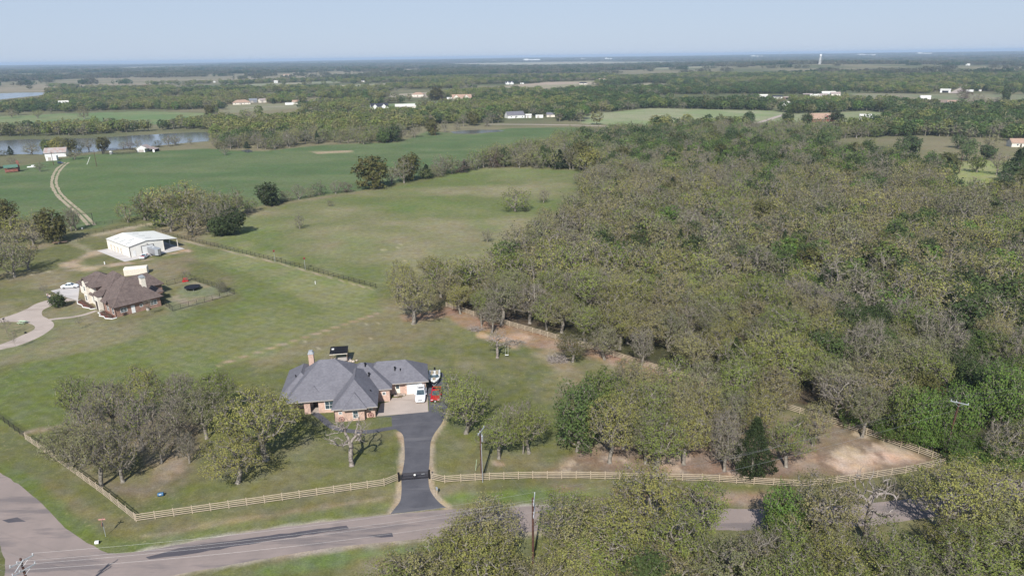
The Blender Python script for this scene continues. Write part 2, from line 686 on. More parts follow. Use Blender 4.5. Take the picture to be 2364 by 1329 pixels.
    mx.inputs[7].default_value = (*A(172, 158, 122), 1)
    l.new(mul(noise(1.1, 8, .56, .70, 0, .75, .75), noise(.06, 4, .42, .60, 0, 1)), mx.inputs[0])
    l.new(hs.outputs[0], mx.inputs[6])
    l.new(mx.outputs[2], p.inputs['Base Color'])
    p.inputs['Roughness'].default_value = 1.0
    p.inputs['Specular IOR Level'].default_value = 0.05
    bp = n.new('ShaderNodeBump')
    bp.inputs['Strength'].default_value = 0.8
    bp.inputs['Distance'].default_value = 0.12
    l.new(noise(2.2, 7, 0, 1, 0, 1, .7), bp.inputs['Height'])
    l.new(bp.outputs[0], p.inputs['Normal'])
    me.materials.append(m)
    o = bpy.data.objects.new('ground', me)
    C.objects.link(o)
    o['kind'] = 'structure'


PASTURE = P2([(-200, 400), (0, 392), (130, 368), (215, 356), (480, 343), (600, 350), (740, 335), (925, 328), (985, 303), (1100, 310), (1170, 296), (1320, 294), (1490, 299), (1420, 316), (1300, 328), (1240, 350),
              (1120, 372), (1040, 396), (830, 440), (650, 466), (480, 500), (310, 500), (230, 525), (190, 528), (0, 500), (-200, 500)])
OLDFIELD = P2([(470, 550), (600, 486), (660, 470), (860, 442), (1130, 388), (1330, 395), (1400, 420), (1330, 500), (1200, 560), (1150, 640), (1000, 640), (870, 664), (700, 610)])
LAWN = P2([(-200, 900), (0, 860), (240, 760), (560, 690), (545, 640), (450, 590), (430, 560), (870, 665), (880, 722), (520, 850), (430, 950), (70, 990), (-200, 940)])
UPFIELD = P2([(-200, 275), (0, 269), (130, 263), (330, 257), (490, 262), (480, 275), (330, 290), (200, 297), (100, 302), (-200, 305)])
PALEFIELD = P2([(1340, 286), (1362, 264), (1500, 250), (1780, 256), (1830, 262), (1760, 284), (1700, 294), (1500, 290)])
FARMLOT = P2([(1830, 264), (1990, 257), (2060, 262), (2010, 285), (1940, 306), (1720, 308), (1720, 300), (1760, 287)])
BROWNFIELD = P2([(1840, 234), (2000, 226), (2600, 238), (2600, 256), (2200, 250), (2050, 243)])
GREENSTRIP = P2([(1950, 215), (2600, 222), (2600, 238), (2000, 227)])
LEFTFIELD = P2([(-300, 217), (0, 192), (250, 182), (500, 175), (800, 167), (1000, 158), (1180, 152), (1180, 157), (960, 168), (640, 188), (350, 205), (180, 217), (60, 222)])
MIDFIELD = P2([(520, 243), (700, 237), (760, 230), (900, 226), (900, 233), (740, 246), (520, 262)])
HOUSEFIELD = P2([(840, 244), (1000, 234), (1100, 226), (1100, 236), (1000, 250), (860, 255)])
PINKFIELD = P2([(1150, 200), (1260, 190), (1400, 186), (1420, 190), (1300, 203), (1200, 206)])
DIRTFIELD = P2([(900, 218), (1090, 208), (1130, 205), (1120, 211), (980, 226), (900, 226)])
CLEARING = P2([(2185, 445), (2200, 400), (2225, 374), (2330, 370), (2345, 388), (2320, 412), (2300, 450), (2230, 470)])
BROWNSTRIP2 = P2([(0, 0 + 238), (60, 236), (60, 240), (0, 242)])
FARFIELDS = [P2([(1000, 148), (1280, 143), (1700, 143), (1700, 147), (1400, 152), (1150, 156)]), P2([(600, 148), (760, 146), (760, 148.5), (600, 150.5)]),
             P2([(650, 203), (900, 192), (1000, 190), (1000, 193.5), (700, 208)]), P2([(1440, 196), (1500, 192), (1560, 195), (1480, 200)]), P2([(250, 160), (500, 152), (520, 154), (300, 164)]), P2([(1500, 160), (1680, 157), (1700, 160), (1520, 164)]),
             P2([(560, 195), (820, 186), (830, 189), (560, 199)]), P2([(1400, 178), (1550, 172), (1600, 175), (1420, 182)]),
             P2([(1000, 176), (1400, 170), (1400, 173), (1000, 180)])]
YARD_LEFT = P2([(375, 705), (440, 646), (545, 676), (400, 722)])
EAST_YARD = P2([(1240, 1100), (1330, 1040), (1500, 985), (1900, 960), (2175, 1062), (1900, 1112), (1700, 1108), (1300, 1096)])
BIGYARD = P2([(520, 850), (880, 722), (1030, 712), (1110, 742), (1290, 790), (1300, 830), (1280, 900), (1290, 1000), (1240, 1100), (930, 1105), (600, 1150), (310, 1195), (60, 1000), (430, 955)])
CLUSTER_SOIL = P2([(120, 1010), (200, 960), (420, 930), (500, 1000), (470, 1090), (400, 1150), (300, 1180), (150, 1080)])


def ground_colour(X, Y):
    r = np.hypot(X, Y)
    n1 = fbm(X, Y, 38, 1, 5)
    n2 = fbm(X, Y, 9, 2, 5)
    n3 = fbm(X, Y, 160, 3, 4)
    n4 = fbm(X, Y, 4, 8, 4)

    def mixc(a, b, t):
        return a[None, :] * (1 - t[:, None]) + b[None, :] * t[:, None]
    c = lambda *q: np.array(A(*q))
    lawn_g, lawn_t, dirt = c(110, 112, 66), c(140, 128, 96), c(166, 138, 112)
    col = mixc(lawn_g, lawn_t, smooth(.38, .62, n1 * .6 + n2 * .4))
    # the far country: woods floor, with fields cut out of it
    far = smooth(430, 620, r)
    k = 900.0
    cell = fbm(X, Y, 420, 31, 3)
    fcol = mixc(c(100, 106, 70), c(134, 126, 94), smooth(.3, .7, n3))
    col = col * (1 - far[:, None]) + fcol * far[:, None]
    # road corner verge is thin brown turf
    vf = smooth(4500, 7500, r)
    band = fbm(X / 2.2, Y, 700, 77, 4)
    fc2 = mixc(c(84, 96, 72), c(112, 110, 86), smooth(.35, .6, n3))
    fld = smooth(.60, .66, band) * .4
    fc2 = fc2 * (1 - fld[:, None]) + c(160, 148, 118)[None, :] * fld[:, None]
    col = col * (1 - vf[:, None]) + fc2 * vf[:, None]

    def area(poly, ca, cb, soft=2.0, amp=4.0, mixn=None, strength=1.0, nz=None):
        nonlocal col
        p = np.array(poly)
        mk = (X > p[:, 0].min() - 60) & (X < p[:, 0].max() + 60) & (Y > p[:, 1].min() - 60) & (Y < p[:, 1].max() + 60)
        if not mk.any():
            return
        d = sdist(X[mk], Y[mk], poly) + ((nz if nz is not None else n2)[mk] - .5) * 2 * amp
        w = smooth(-soft, soft, d) * strength
        t = smooth(.36, .64, (mixn if mixn is not None else n1)[mk])
        cc = ca[None, :] * (1 - t[:, None]) + cb[None, :] * t[:, None]
        col[mk] = col[mk] * (1 - w[:, None]) + cc * w[:, None]

    def band_(line, w_, cc, soft=1.0, amp=1.0, strength=1.0):
        nonlocal col
        p = np.array(line)
        mk = (X > p[:, 0].min() - 20) & (X < p[:, 0].max() + 20) & (Y > p[:, 1].min() - 20) & (Y < p[:, 1].max() + 20)
        d = w_ / 2 - pdist(X[mk], Y[mk], line) + (n4[mk] - .5) * 2 * amp
        w = smooth(-soft, soft, d) * strength
        col[mk] = col[mk] * (1 - w[:, None]) + np.array(cc)[None, :] * w[:, None]

    streak = fbm(X / 3.5, Y, 14, 21, 5)
    area(LEFTFIELD, c(150, 138, 112), c(126, 122, 92), 25, 40, fbm(X / 3, Y, 90, 4, 4), nz=n3)
    area(MIDFIELD, c(120, 132, 92), c(140, 138, 104), 8, 8, n3)
    area(HOUSEFIELD, c(116, 134, 88), c(138, 140, 104), 8, 8, n3)
    area(PINKFIELD, c(178, 158, 138), c(150, 146, 112), 8, 8, n3)
    area(DIRTFIELD, c(172, 158, 138), c(140, 138, 108), 8, 8, n3)
    for f in FARFIELDS:
        area(f, c(170, 158, 130), c(140, 146, 112), 30, 30, n3, nz=n3)
    area(PALEFIELD, c(136, 150, 100), c(152, 154, 116), 4, 5, n1)
    area(FARMLOT, c(128, 144, 92), c(146, 148, 110), 4, 6, n1)
    area(BROWNFIELD, c(165, 142, 128), c(150, 134, 114), 5, 6, streak)
    area(GREENSTRIP, c(124, 132, 96), c(146, 138, 110), 5, 6, n1)
    area(UPFIELD, c(108, 132, 80), c(128, 138, 90), 4, 6, n1)
    area(PASTURE, c(90, 112, 66), c(106, 120, 76), 3, 4, .6 * streak + .4 * n1)
    area(P2([(150, 370), (230, 360), (300, 400), (420, 420), (260, 500), (140, 440)]), c(104, 122, 66), c(82, 110, 56), 10, 14, n1, .5)
    area(OLDFIELD, c(108, 119, 64), c(144, 136, 100), 2, 3, .35 * n1 + .45 * fbm(X / 1.8, Y, 26, 41, 5) + .2 * n3)
    for q, s in (([(900, 465), (1010, 455), (1060, 470), (960, 490), (880, 485)], .8), ([(1080, 500), (1120, 490), (1160, 520), (1130, 540), (1085, 525)], .75),
                 ([(760, 530), (870, 545), (930, 570), (870, 600), (760, 590)], .6), ([(980, 395), (1200, 385), (1330, 395), (1250, 410), (1050, 415)], .7), ([(470, 548), (560, 505), (640, 500), (640, 540), (540, 580)], .8)):
        area(P2(q), c(104, 126, 58), c(114, 126, 68), 6, 9, n2, s * .8)
    area(CLEARING, c(140, 152, 82), c(152, 152, 100), 3, 3, n2)
    area(BIGYARD, c(106, 111, 62), c(134, 126, 90), 1.5, 2, .5 * n1 + .5 * n2)
    area(LAWN, c(108, 118, 62), c(126, 128, 80), 1.5, 2, .45 * n1 + .35 * n2 + .2 * n3)
    area(P2([(560, 560), (860, 670), (820, 700), (700, 690), (600, 640), (480, 600)]), c(132, 142, 84), c(150, 146, 100), 4, 5, n2, .6)
    area(YARD_LEFT, c(158, 140, 116), c(120, 126, 88), .6, 1, n2)
    # north-east house garden: brown winter lawn
    area(P2([(60, 720), (180, 700), (275, 745), (430, 725), (300, 790), (120, 830), (-60, 850), (-60, 700)]), c(140, 130, 98), c(122, 126, 84), 2, 3, n2, .8)
    # thin brown turf of the road corner and the front verge
    area(P2([(60, 1090), (200, 1150), (320, 1215), (600, 1180), (880, 1135), (900, 1170), (600, 1215), (330, 1258), (230, 1245), (120, 1160)]), c(136, 122, 92), c(122, 116, 72), 2, 3, n2, .85)
    area(P2([(560, 1130), (640, 1060), (800, 1090), (900, 1080), (920, 1105), (600, 1148), (420, 1170), (380, 1140)]), c(128, 120, 82), c(116, 116, 64), 2, 3, n2, .7)
    area(P2([(1010, 1050), (1240, 1040), (1300, 1090), (1000, 1100)]), c(136, 124, 92), c(120, 116, 72), 2, 3, n2, .7)
    # mown stripes
    area(EAST_YARD, c(142, 120, 100), c(126, 108, 86), 2, 3, n1)
    area(CLUSTER_SOIL, c(134, 116, 94), c(126, 122, 82), 2, 4, n2, .85)
    # floor of the near wood
    area(WOOD, c(92, 80, 64), c(80, 80, 52), 3, 3, n2)
    area(P2([(1280, 1120), (1850, 1135), (1990, 1200), (1700, 1170), (1290, 1150)]), c(158, 130, 110), c(140, 124, 98), 1.5, 2, n2)
    # worn sandy soil
    sand = c(222, 194, 164)
    for q, s in (([(1925, 1068), (1960, 1052), (1990, 1050), (2030, 1052), (2015, 1062), (1985, 1072), (1995, 1092), (1960, 1098), (1940, 1085)], .9),
                 ([(2035, 1047), (2060, 1050), (2080, 1060), (2050, 1062)], .85), ([(2075, 1052), (2100, 1048), (2112, 1055), (2090, 1060)], .85),
                 ([(1820, 1060), (1880, 1045), (1890, 1080), (1850, 1100), (1820, 1090)], .25), ([(1880, 1120), (1960, 1130), (1980, 1150), (1900, 1140)], .5),
                 ([(1150, 985), (1165, 985), (1160, 995), (1148, 992)], .8), ([(1140, 1066), (1165, 1068), (1160, 1075), (1143, 1075)], .8)):
        area(P2(q), sand, c(196, 166, 138), .4, 1.6, n4, s * .75, nz=.5 * n4 + .5 * n2)
    d_e = sdist(X, Y, EAST_YARD)
    w = smooth(0, 2, d_e) * smooth(.545, .60, .5 * n2 + .5 * n4) * .55
    col[:] = col * (1 - w[:, None]) + c(214, 186, 156)[None, :] * w[:, None]
    d_c = sdist(X, Y, CLUSTER_SOIL)
    w = smooth(0, 2, d_c) * smooth(.6, .7, n4) * .3
    col[:] = col * (1 - w[:, None]) + c(190, 165, 140)[None, :] * w[:, None]
    # red soil along the wood's edge and behind the rail fence
    band_(P2([(960, 735), (1040, 722), (1110, 748), (1200, 775), (1290, 800)]), 7, c(158, 126, 100), 1.5, 3, .85)
    band_(P2([(1380, 815), (1450, 838), (1540, 868), (1600, 890)]), 6, c(166, 134, 108), 1.5, 2, .9)
    area(P2([(1290, 770), (1330, 850), (1300, 870), (1230, 820)]), c(170, 148, 122), c(150, 134, 100), 1.5, 2, n2, .6)
    band_(P2([(1115, 775), (1160, 785), (1200, 780), (1185, 795)]), 3.5, c(196, 160, 130), .8, 2, .8)
    # foot-worn line along the lawn edge
    band_(P2([(505, 842), (620, 805), (760, 760), (870, 724)]), .9, c(168, 142, 112), .4, .3, .9)
    band_(P2([(60, 1000), (130, 985)]), 1.6, c(168, 142, 118), .5, .5, .8)
    # bare strip beneath the pipe fence
    band_(P2([(412, 553), (640, 607), (865, 669)]), .55, c(186, 164, 140), .4, .3, .75)
    band_(P2([(230, 540), (330, 520), (350, 517)]), 4, c(190, 172, 142), 1, 2, .6)
    # building sites and tracks near the metal shop
    band_(P2([(225, 582), (180, 600), (150, 612), (215, 620)]), 4.0, c(188, 162, 134), 1.5, 3, .8)
    band_(P2([(240, 615), (300, 608), (345, 598)]), 3, c(182, 158, 130), 1.2, 2.5, .8)
    band_(P2([(215, 580), (160, 560), (190, 550)]), 3, c(160, 150, 118), 1.2, 2.5, .6)
    band_(P2([(380, 590), (432, 576), (436, 580)]), 1.6, c(190, 160, 130), .6, 1, .9)
    area(P2([(720, 350), (815, 347), (810, 352), (730, 356)]), c(176, 152, 124), c(160, 148, 110), 1.5, 2, n2, .9)
    # verges
    band_(P2([(0, 1075), (60, 1115), (120, 1170), (180, 1225), (240, 1262), (330, 1262)]), 2.6, c(106, 120, 60), 1, 1.4, .8)
    band_(P2([(330, 1255), (600, 1207), (900, 1172)]), 2.2, c(112, 126, 66), 1, 1.5, .6)
    band_(P2([(1040, 1150), (1290, 1142), (1400, 1142)]), 2.5, c(108, 130, 62), 1, 1.5, .7)
    band_(P2([(330, 1240), (600, 1190), (880, 1150)]), .7, c(156, 138, 106), .4, .8, .7)
    band_(P2([(620, 1312), (850, 1280), (1000, 1262), (1060, 1256)]), 2.4, c(104, 128, 66), 1, 1.5, .7)
    band_(P2([(400, 1325), (700, 1272), (850, 1253), (1040, 1240), (1300, 1225)]), 1.4, c(178, 162, 144), .5, .8, .8)
    band_(P2([(320, 1272), (600, 1226), (900, 1190), (1290, 1166), (1440, 1166)]), 1.0, c(184, 172, 158), .4, .6, .8)
    # sandy shoulders of the drive
    band_(P2([(904, 1180), (920, 1158), (924, 1130), (924, 1100), (931, 1060), (931, 1020), (926, 998)]), 1.2, c(184, 162, 134), .4, .4, .9)
    band_(P2([(1030, 945), (1022, 975), (1005, 1000), (996, 1020), (994, 1060), (991, 1100), (996, 1130), (1012, 1155), (1034, 1172)]), 1.2, c(184, 162, 134), .4, .4, .9)
    # scattered pale stones and bare scabs over the yards
    sp = (vnoise(X / 1.4, Y / 1.4, 55) > .95) & (r < 260) & (n1 > .56) & (sdist(X, Y, LAWN) < 0)
    col[sp] = col[sp] * .55 + c(200, 186, 150)[None, :] * .45
    return col


WOOD = P2([(1000, 716), (1110, 738), (1300, 786), (1540, 862), (1900, 962), (2186, 1064), (2300, 1090), (2700, 1110), (2700, 420), (2340, 470), (2230, 478), (2180, 460), (2160, 420), (2060, 372), (1700, 342), (1500, 352), (1400, 392),
           (1370, 420), (1340, 470), (1300, 520), (1220, 560), (1170, 610), (1140, 650), (1010, 660)])
ground()

# ------------------------------------------------------------------ roads, drives, water (flush sheets)
M['asphalt_old'] = None


def road_mat(name, c1, c2, patch, sc=0.25):
    m, n, l, p = new_mat(name)
    tc = n.new('ShaderNodeTexCoord')

    def nz(scale, lo, hi, det=7, stretch=None):
        z = n.new('ShaderNodeTexNoise')
        z.inputs['Scale'].default_value = scale
        z.inputs['Detail'].default_value = det
        z.inputs['Roughness'].default_value = .62
        if stretch:
            mp = n.new('ShaderNodeMapping')
            mp.inputs['Scale'].default_value = stretch
            mp.inputs['Rotation'].default_value = (0, 0, R(-12))
            l.new(tc.outputs['Object'], mp.inputs[0])
            l.new(mp.outputs[0], z.inputs['Vector'])
        else:
            l.new(tc.outputs['Object'], z.inputs['Vector'])
        r = n.new('ShaderNodeMapRange')
        r.inputs[1].default_value, r.inputs[2].default_value = lo, hi
        l.new(z.outputs[0], r.inputs[0])
        return r.outputs[0]

    def mix(f, a, b):
        x = n.new('ShaderNodeMix')
        x.data_type = 'RGBA'
        l.new(f, x.inputs[0])
        for i, q in ((6, a), (7, b)):
            if isinstance(q, tuple):
                x.inputs[i].default_value = (*q, 1)
            else:
                l.new(q, x.inputs[i])
        return x.outputs[2]
    a = mix(nz(sc, .35, .65), c1, c2)
    b = mix(nz(.35, .52, .62, 6, (.16, 1, 1)), a, patch)
    g = mix(nz(9, .3, .7), b, tuple(x * .86 for x in c1))
    k = n.new('ShaderNodeMix')
    k.data_type = 'RGBA'
    k.inputs[0].default_value = .55
    l.new(b, k.inputs[6])
    l.new(g, k.inputs[7])
    l.new(k.outputs[2], p.inputs['Base Color'])
    p.inputs['Roughness'].default_value = .9
    p.inputs['Specular IOR Level'].default_value = .2
    return m


M['asphalt_old'] = road_mat('asphalt_old', A(164, 149, 142), A(148, 136, 130), A(120, 113, 113))
M['asphalt_drive'] = road_mat('asphalt_drive', A(104, 103, 108), A(84, 84, 90), A(116, 114, 117), .4)
M['concrete'] = road_mat('concrete', A(198, 183, 172), A(180, 167, 156), A(166, 152, 141), .3)
M['concrete_new'] = road_mat('concrete_new', A(216, 210, 205), A(200, 195, 192), A(188, 182, 178), .2)
M['gravel'] = road_mat('gravel', A(190, 176, 152), A(160, 146, 118), A(120, 128, 84), .5)
M['patch'] = road_mat('patch', A(96, 92, 98), A(84, 82, 88), A(106, 100, 100), .5)

main_n = smooth_path(P2([(250, 1276), (330, 1271), (600, 1223), (900, 1187), (1100, 1172), (1290, 1166), (1440, 1166), (1640, 1172), (1860, 1172), (2100, 1150), (2364, 1105), (2700, 1040)]), 5)
main_s = smooth_path(P2([(100, 1392), (400, 1327), (700, 1273), (850, 1254), (1040, 1238), (1290, 1222), (1440, 1218), (1640, 1222), (1860, 1222), (2100, 1200), (2364, 1152), (2700, 1080)]), 5)
side_e = P2([(-220, 1000), (-80, 1052), (0, 1090), (50, 1122), (100, 1165), (150, 1218), (200, 1252)])
side_w = P2([(20, 1395), (10, 1330), (12, 1290), (-5, 1250), (-30, 1215), (-120, 1150), (-320, 1080)])
sheet('road', main_n + main_s[::-1] + side_w + side_e, 0.004, 'asphalt_old', .10, 1.2)
sheet('road_repair', P2([(336, 1285), (420, 1262), (600, 1238), (800, 1212), (806, 1220), (640, 1244), (440, 1278), (345, 1290)]), 0.008, 'patch', .12, 1.2)
sheet('road_repair', P2([(845, 1236), (905, 1229), (908, 1238), (880, 1240)]), 0.008, 'patch', .1, 1.2)
sheet('road_repair', P2([(5, 1200), (40, 1193), (60, 1203), (20, 1206)]), 0.008, 'patch', .1, 1.0)

drive = smooth_path(P2([(901, 1186), (912, 1172), (924, 1155), (927, 1130), (927, 1100), (934, 1060), (933, 1020), (929, 1002), (916, 992), (906, 984), (904, 962)]), 4) + P2([(868, 963), (991, 948), (986, 900), (990, 862)]) + \
    smooth_path(P2([(1022, 860), (1034, 890), (1036, 925), (1030, 950), (1020, 976), (1003, 1000), (994, 1022), (992, 1060), (989, 1100), (993, 1130), (1010, 1155), (1030, 1171)]), 4)
sheet('driveway', drive, 0.012, 'asphalt_drive', .06, 1.0)
sheet('parking_apron', P2([(868, 961), (989, 950), (986, 904)]) + [P2([(938, 908)])[0], P2([(937, 913)])[0], P2([(924, 917.5)])[0], P2([(905, 918)])[0], P2([(898, 927)])[0], P2([(879, 931)])[0]], 0.018, 'concrete')
sheet('footpath', ribbon(smooth_path(P2([(914, 986), (890, 990), (850, 996), (805, 994), (768, 985), (744, 966), (726, 952)]), 5), 1.25), 0.02, 'asphalt_drive', .04, .8)
# the neighbours' drive with its round island
bd = smooth_path(P2([(-150, 775), (0, 735), (55, 716), (85, 700), (120, 690), (140, 685)]), 4) + P2([(175, 693), (183, 694)]) + \
    smooth_path(P2([(160, 694), (130, 702), (100, 715), (98, 728), (112, 736), (124, 746), (120, 758), (90, 778), (40, 798), (0, 807), (-150, 845)]), 4)
sheet('driveway', bd, 0.004, 'concrete', .05, 1.2)
sheet('parking_apron', P2([(117, 671), (138, 682), (180, 694), (184, 660), (155, 662)]), 0.010, 'concrete_new')
isl = smooth_path(P2([(-90, 758), (0, 744), (40, 743), (65, 746), (80, 753), (76, 762), (50, 774), (0, 795), (-90, 818)]), 5, True)
M['island_grass'] = mat('island_grass', A(140, 128, 98), .95, scale=.8, var=.1, col2=A(112, 116, 78), bump=.3)
sheet('island', isl, 0.011, 'island_grass', .06, 1.0)
sheet('footpath', ribbon(smooth_path(P2([(112, 738), (135, 735), (165, 732), (195, 726), (222, 717)]), 5), 1.3), 0.016, 'concrete')
# gravel track across the pasture
sheet('dirt_track', ribbon(smooth_path(P2([(150, 375), (130, 392), (119, 420), (128, 445), (152, 470), (178, 492), (204, 520)]), 6), 1.4), 0.03, 'gravel', .35, 3)
tr = smooth_path(P2([(150, 375), (130, 392), (119, 420), (128, 445), (152, 470), (178, 492), (204, 520)]), 6)
sheet('dirt_track', [(x + 2.6, y) for x, y in ribbon(tr, 1.3)], 0.03, 'gravel', .35, 3)
sheet('far_road', ribbon(smooth_path(P2([(1120, 287), (1260, 288), (1380, 291), (1500, 298), (1620, 300), (1730, 288), (1800, 268), (1822, 262)]), 5), 5.5), 0.05, 'concrete')
sheet('far_road', ribbon(P2([(2200, 216), (2240, 196), (2300, 180), (2340, 168)]), 12), 0.3, 'concrete')
sheet('far_road', ribbon(P2([(560, 250), (650, 246), (740, 245), (830, 248)]), 4.5), 0.06, 'concrete')
sheet('far_road', ribbon(P2([(1775, 278), (1860, 280)]), 3.5), 0.06, 'concrete')

mw, n, l, p = new_mat('water')
p.inputs['Base Color'].default_value = (*A(112, 116, 118, .7), 1)
p.inputs['Roughness'].default_value = 0.12
p.inputs['Specular IOR Level'].default_value = 0.6
tc = n.new('ShaderNodeTexCoord')
nz = n.new('ShaderNodeTexNoise')
nz.inputs['Scale'].default_value = 0.5
nz.inputs['Detail'].default_value = 4
bp = n.new('ShaderNodeBump')
bp.inputs['Strength'].default_value = 0.35
bp.inputs['Distance'].default_value = 0.15
l.new(tc.outputs['Object'], nz.inputs['Vector'])
l.new(nz.outputs[0], bp.inputs['Height'])
l.new(bp.outputs[0], p.inputs['Normal'])
M['water'] = mw
WATER = [P2([(-150, 335), (0, 325), (60, 322), (120, 322), (200, 320), (330, 312), (400, 308), (450, 306), (482, 306), (482, 326), (430, 330), (370, 336), (300, 342), (230, 350), (130, 358), (60, 356), (0, 358), (-150, 368)]),
         P2([(-250, 226), (0, 216), (60, 214), (102, 214), (96, 220), (60, 224), (0, 230), (-250, 240)]),
         P2([(1040, 305), (1060, 302), (1110, 300), (1150, 300), (1165, 303), (1130, 306), (1090, 309), (1050, 309)]),
         P2([(556, 348), (575, 345), (585, 350), (572, 353)]), P2([(1330, 272), (1345, 270), (1368, 273), (1352, 276)])]
for i, w_ in enumerate(WATER):
    sheet('water', w_, .06 + .02 * i, 'water', 1.5 if i < 2 else .5, 8)

# ------------------------------------------------------------------ trees
def leaf_mat():
    m, n, l, p = new_mat('leaves')
    a = n.new('ShaderNodeAttribute')
    a.attribute_type = 'INSTANCER'
    a.attribute_name = 'tint'
    g = n.new('ShaderNodeNewGeometry')
    hs = n.new('ShaderNodeHueSaturation')
    r = n.new('ShaderNodeMapRange')
    r.inputs[3].default_value, r.inputs[4].default_value = 0.74, 1.26
    l.new(g.outputs['Random Per Island'], r.inputs[0])
    l.new(r.outputs[0], hs.inputs['Value'])
    r2 = n.new('ShaderNodeMapRange')
    r2.inputs[3].default_value, r2.inputs[4].default_value = 0.485, 0.52
    m2 = n.new('ShaderNodeMath')
    m2.operation = 'MULTIPLY'
    m2.inputs[1].default_value = 7.31
    fr = n.new('ShaderNodeMath')
    fr.operation = 'FRACT'
    l.new(g.outputs['Random Per Island'], m2.inputs[0])
    l.new(m2.outputs[0], fr.inputs[0])
    l.new(fr.outputs[0], r2.inputs[0])
    l.new(r2.outputs[0], hs.inputs['Hue'])
    l.new(a.outputs['Color'], hs.inputs['Color'])
    n.remove(p)
    d = n.new('ShaderNodeBsdfDiffuse')
    t = n.new('ShaderNodeBsdfTranslucent')
    mx = n.new('ShaderNodeMixShader')
    mx.inputs[0].default_value = .42
    l.new(hs.outputs[0], d.inputs[0])
    l.new(hs.outputs[0], t.inputs[0])
    l.new(d.outputs[0], mx.inputs[1])
    l.new(t.outputs[0], mx.inputs[2])
    l.new(mx.outputs[0], n['Material Output'].inputs[0])
    return m


def bark_mat(name, c1, c2):
    m, n, l, p = new_mat(name)
    tc = n.new('ShaderNodeTexCoord')
    z = n.new('ShaderNodeTexNoise')
    z.inputs['Scale'].default_value = 2.2
    z.inputs['Detail'].default_value = 6
    l.new(tc.outputs['Object'], z.inputs['Vector'])
    r = n.new('ShaderNodeMapRange')
    r.inputs[1].default_value, r.inputs[2].default_value = .35, .65
    l.new(z.outputs[0], r.inputs[0])
    x = n.new('ShaderNodeMix')
    x.data_type = 'RGBA'
    x.inputs[6].default_value = (*c1, 1)
    x.inputs[7].default_value = (*c2, 1)
    l.new(r.outputs[0], x.inputs[0])
    l.new(x.outputs[2], p.inputs['Base Color'])
    p.inputs['Roughness'].default_value = .95
    p.inputs['Specular IOR Level'].default_value = .1
    return m


M['leaves'] = leaf_mat()
M['bark'] = bark_mat('bark', A(164, 157, 146), A(118, 110, 100))
M['bark_pale'] = bark_mat('bark_pale', A(176, 166, 158), A(128, 118, 110))
M['twigs'] = bark_mat('twigs', A(158, 150, 138), A(128, 120, 110))


def fast_mesh(name, V, F, mats, midx=None, smooth_=False):
    """V (n,3), F list of (k,3) or (k,4) integer arrays"""
    me = bpy.data.meshes.new(name)
    me.vertices.add(len(V))
    me.vertices.foreach_set('co', np.asarray(V, np.float32).ravel())
    loops, starts, o = [], [], 0
    for f in F:
        if len(f) == 0:
            continue
        k = f.shape[1]
        loops.append(f.ravel())
        starts.append(o + np.arange(len(f)) * k)
        o += f.size
    loops, starts = np.concatenate(loops).astype(np.int32), np.concatenate(starts).astype(np.int32)
    me.loops.add(len(loops))
    me.loops.foreach_set('vertex_index', loops)
    me.polygons.add(len(starts))
    me.polygons.foreach_set('loop_start', starts)
    if midx is not None:
        me.polygons.foreach_set('material_index', midx.astype(np.int32))
    me.update(calc_edges=True)
    for q in mats:
        me.materials.append(M[q])
    return me


def norm(a):
    return a / (np.linalg.norm(a, axis=-1, keepdims=True) + 1e-9)


def tubes(a, b, ra, rb, n):
    """prisms along edges a->b, (k,3) arrays"""
    k = len(a)
    if k == 0:
        return np.zeros((0, 3)), np.zeros((0, 4), int)
    d = norm(b - a)
    ref = np.where(np.abs(d[:, 2:3]) > .9, np.array([[1., 0, 0]]), np.array([[0, 0, 1.]]))
    u = norm(np.cross(d, ref))
    v = np.cross(d, u)
    t = np.arange(n) * 2 * np.pi / n
    ring = u[:, None, :] * np.cos(t)[None, :, None] + v[:, None, :] * np.sin(t)[None, :, None]
    A_ = a[:, None, :] + ring * np.asarray(ra)[:, None, None]
    B_ = b[:, None, :] + ring * np.asarray(rb)[:, None, None]
    V = np.concatenate([A_, B_], 1).reshape(-1, 3)
    i = np.arange(n)
    j = (i + 1) % n
    f = np.stack([i, j, j + n, i + n], -1)
    F = (np.arange(k)[:, None, None] * 2 * n + f[None]).reshape(-1, 4)
    return V, F


def leaf_quads(P, rng, size, spread, k, flat=0.0, up=0.35):
    """k leaf-sized faces scattered round each point"""
    n = len(P) * k
    c = np.repeat(P, k, 0) + rng.normal(0, spread, (n, 3)) * np.array([1, 1, .8])
    nn = rng.normal(0, 1, (n, 3)) + np.array([0, 0, up * 1.6])
    if n > 60:      # leaves face out of their crown
        ctr = np.array([0, 0, np.median(P[:, 2]) - .15 * np.ptp(P[:, 2])])
        nn = nn + 1.5 * norm(c - ctr)
    nn = norm(nn)
    u = norm(np.cross(nn, rng.normal(0, 1, (n, 3))))
    v = np.cross(nn, u)
    s = size * rng.uniform(.6, 1.35, (n, 1))
    l2 = rng.uniform(.45, .9, (n, 1))
    V = np.stack([c - u * s, c - v * s * l2, c + u * s, c + v * s * l2], 1).reshape(-1, 3)
    F = np.arange(n * 4).reshape(-1, 4)
    return V, F


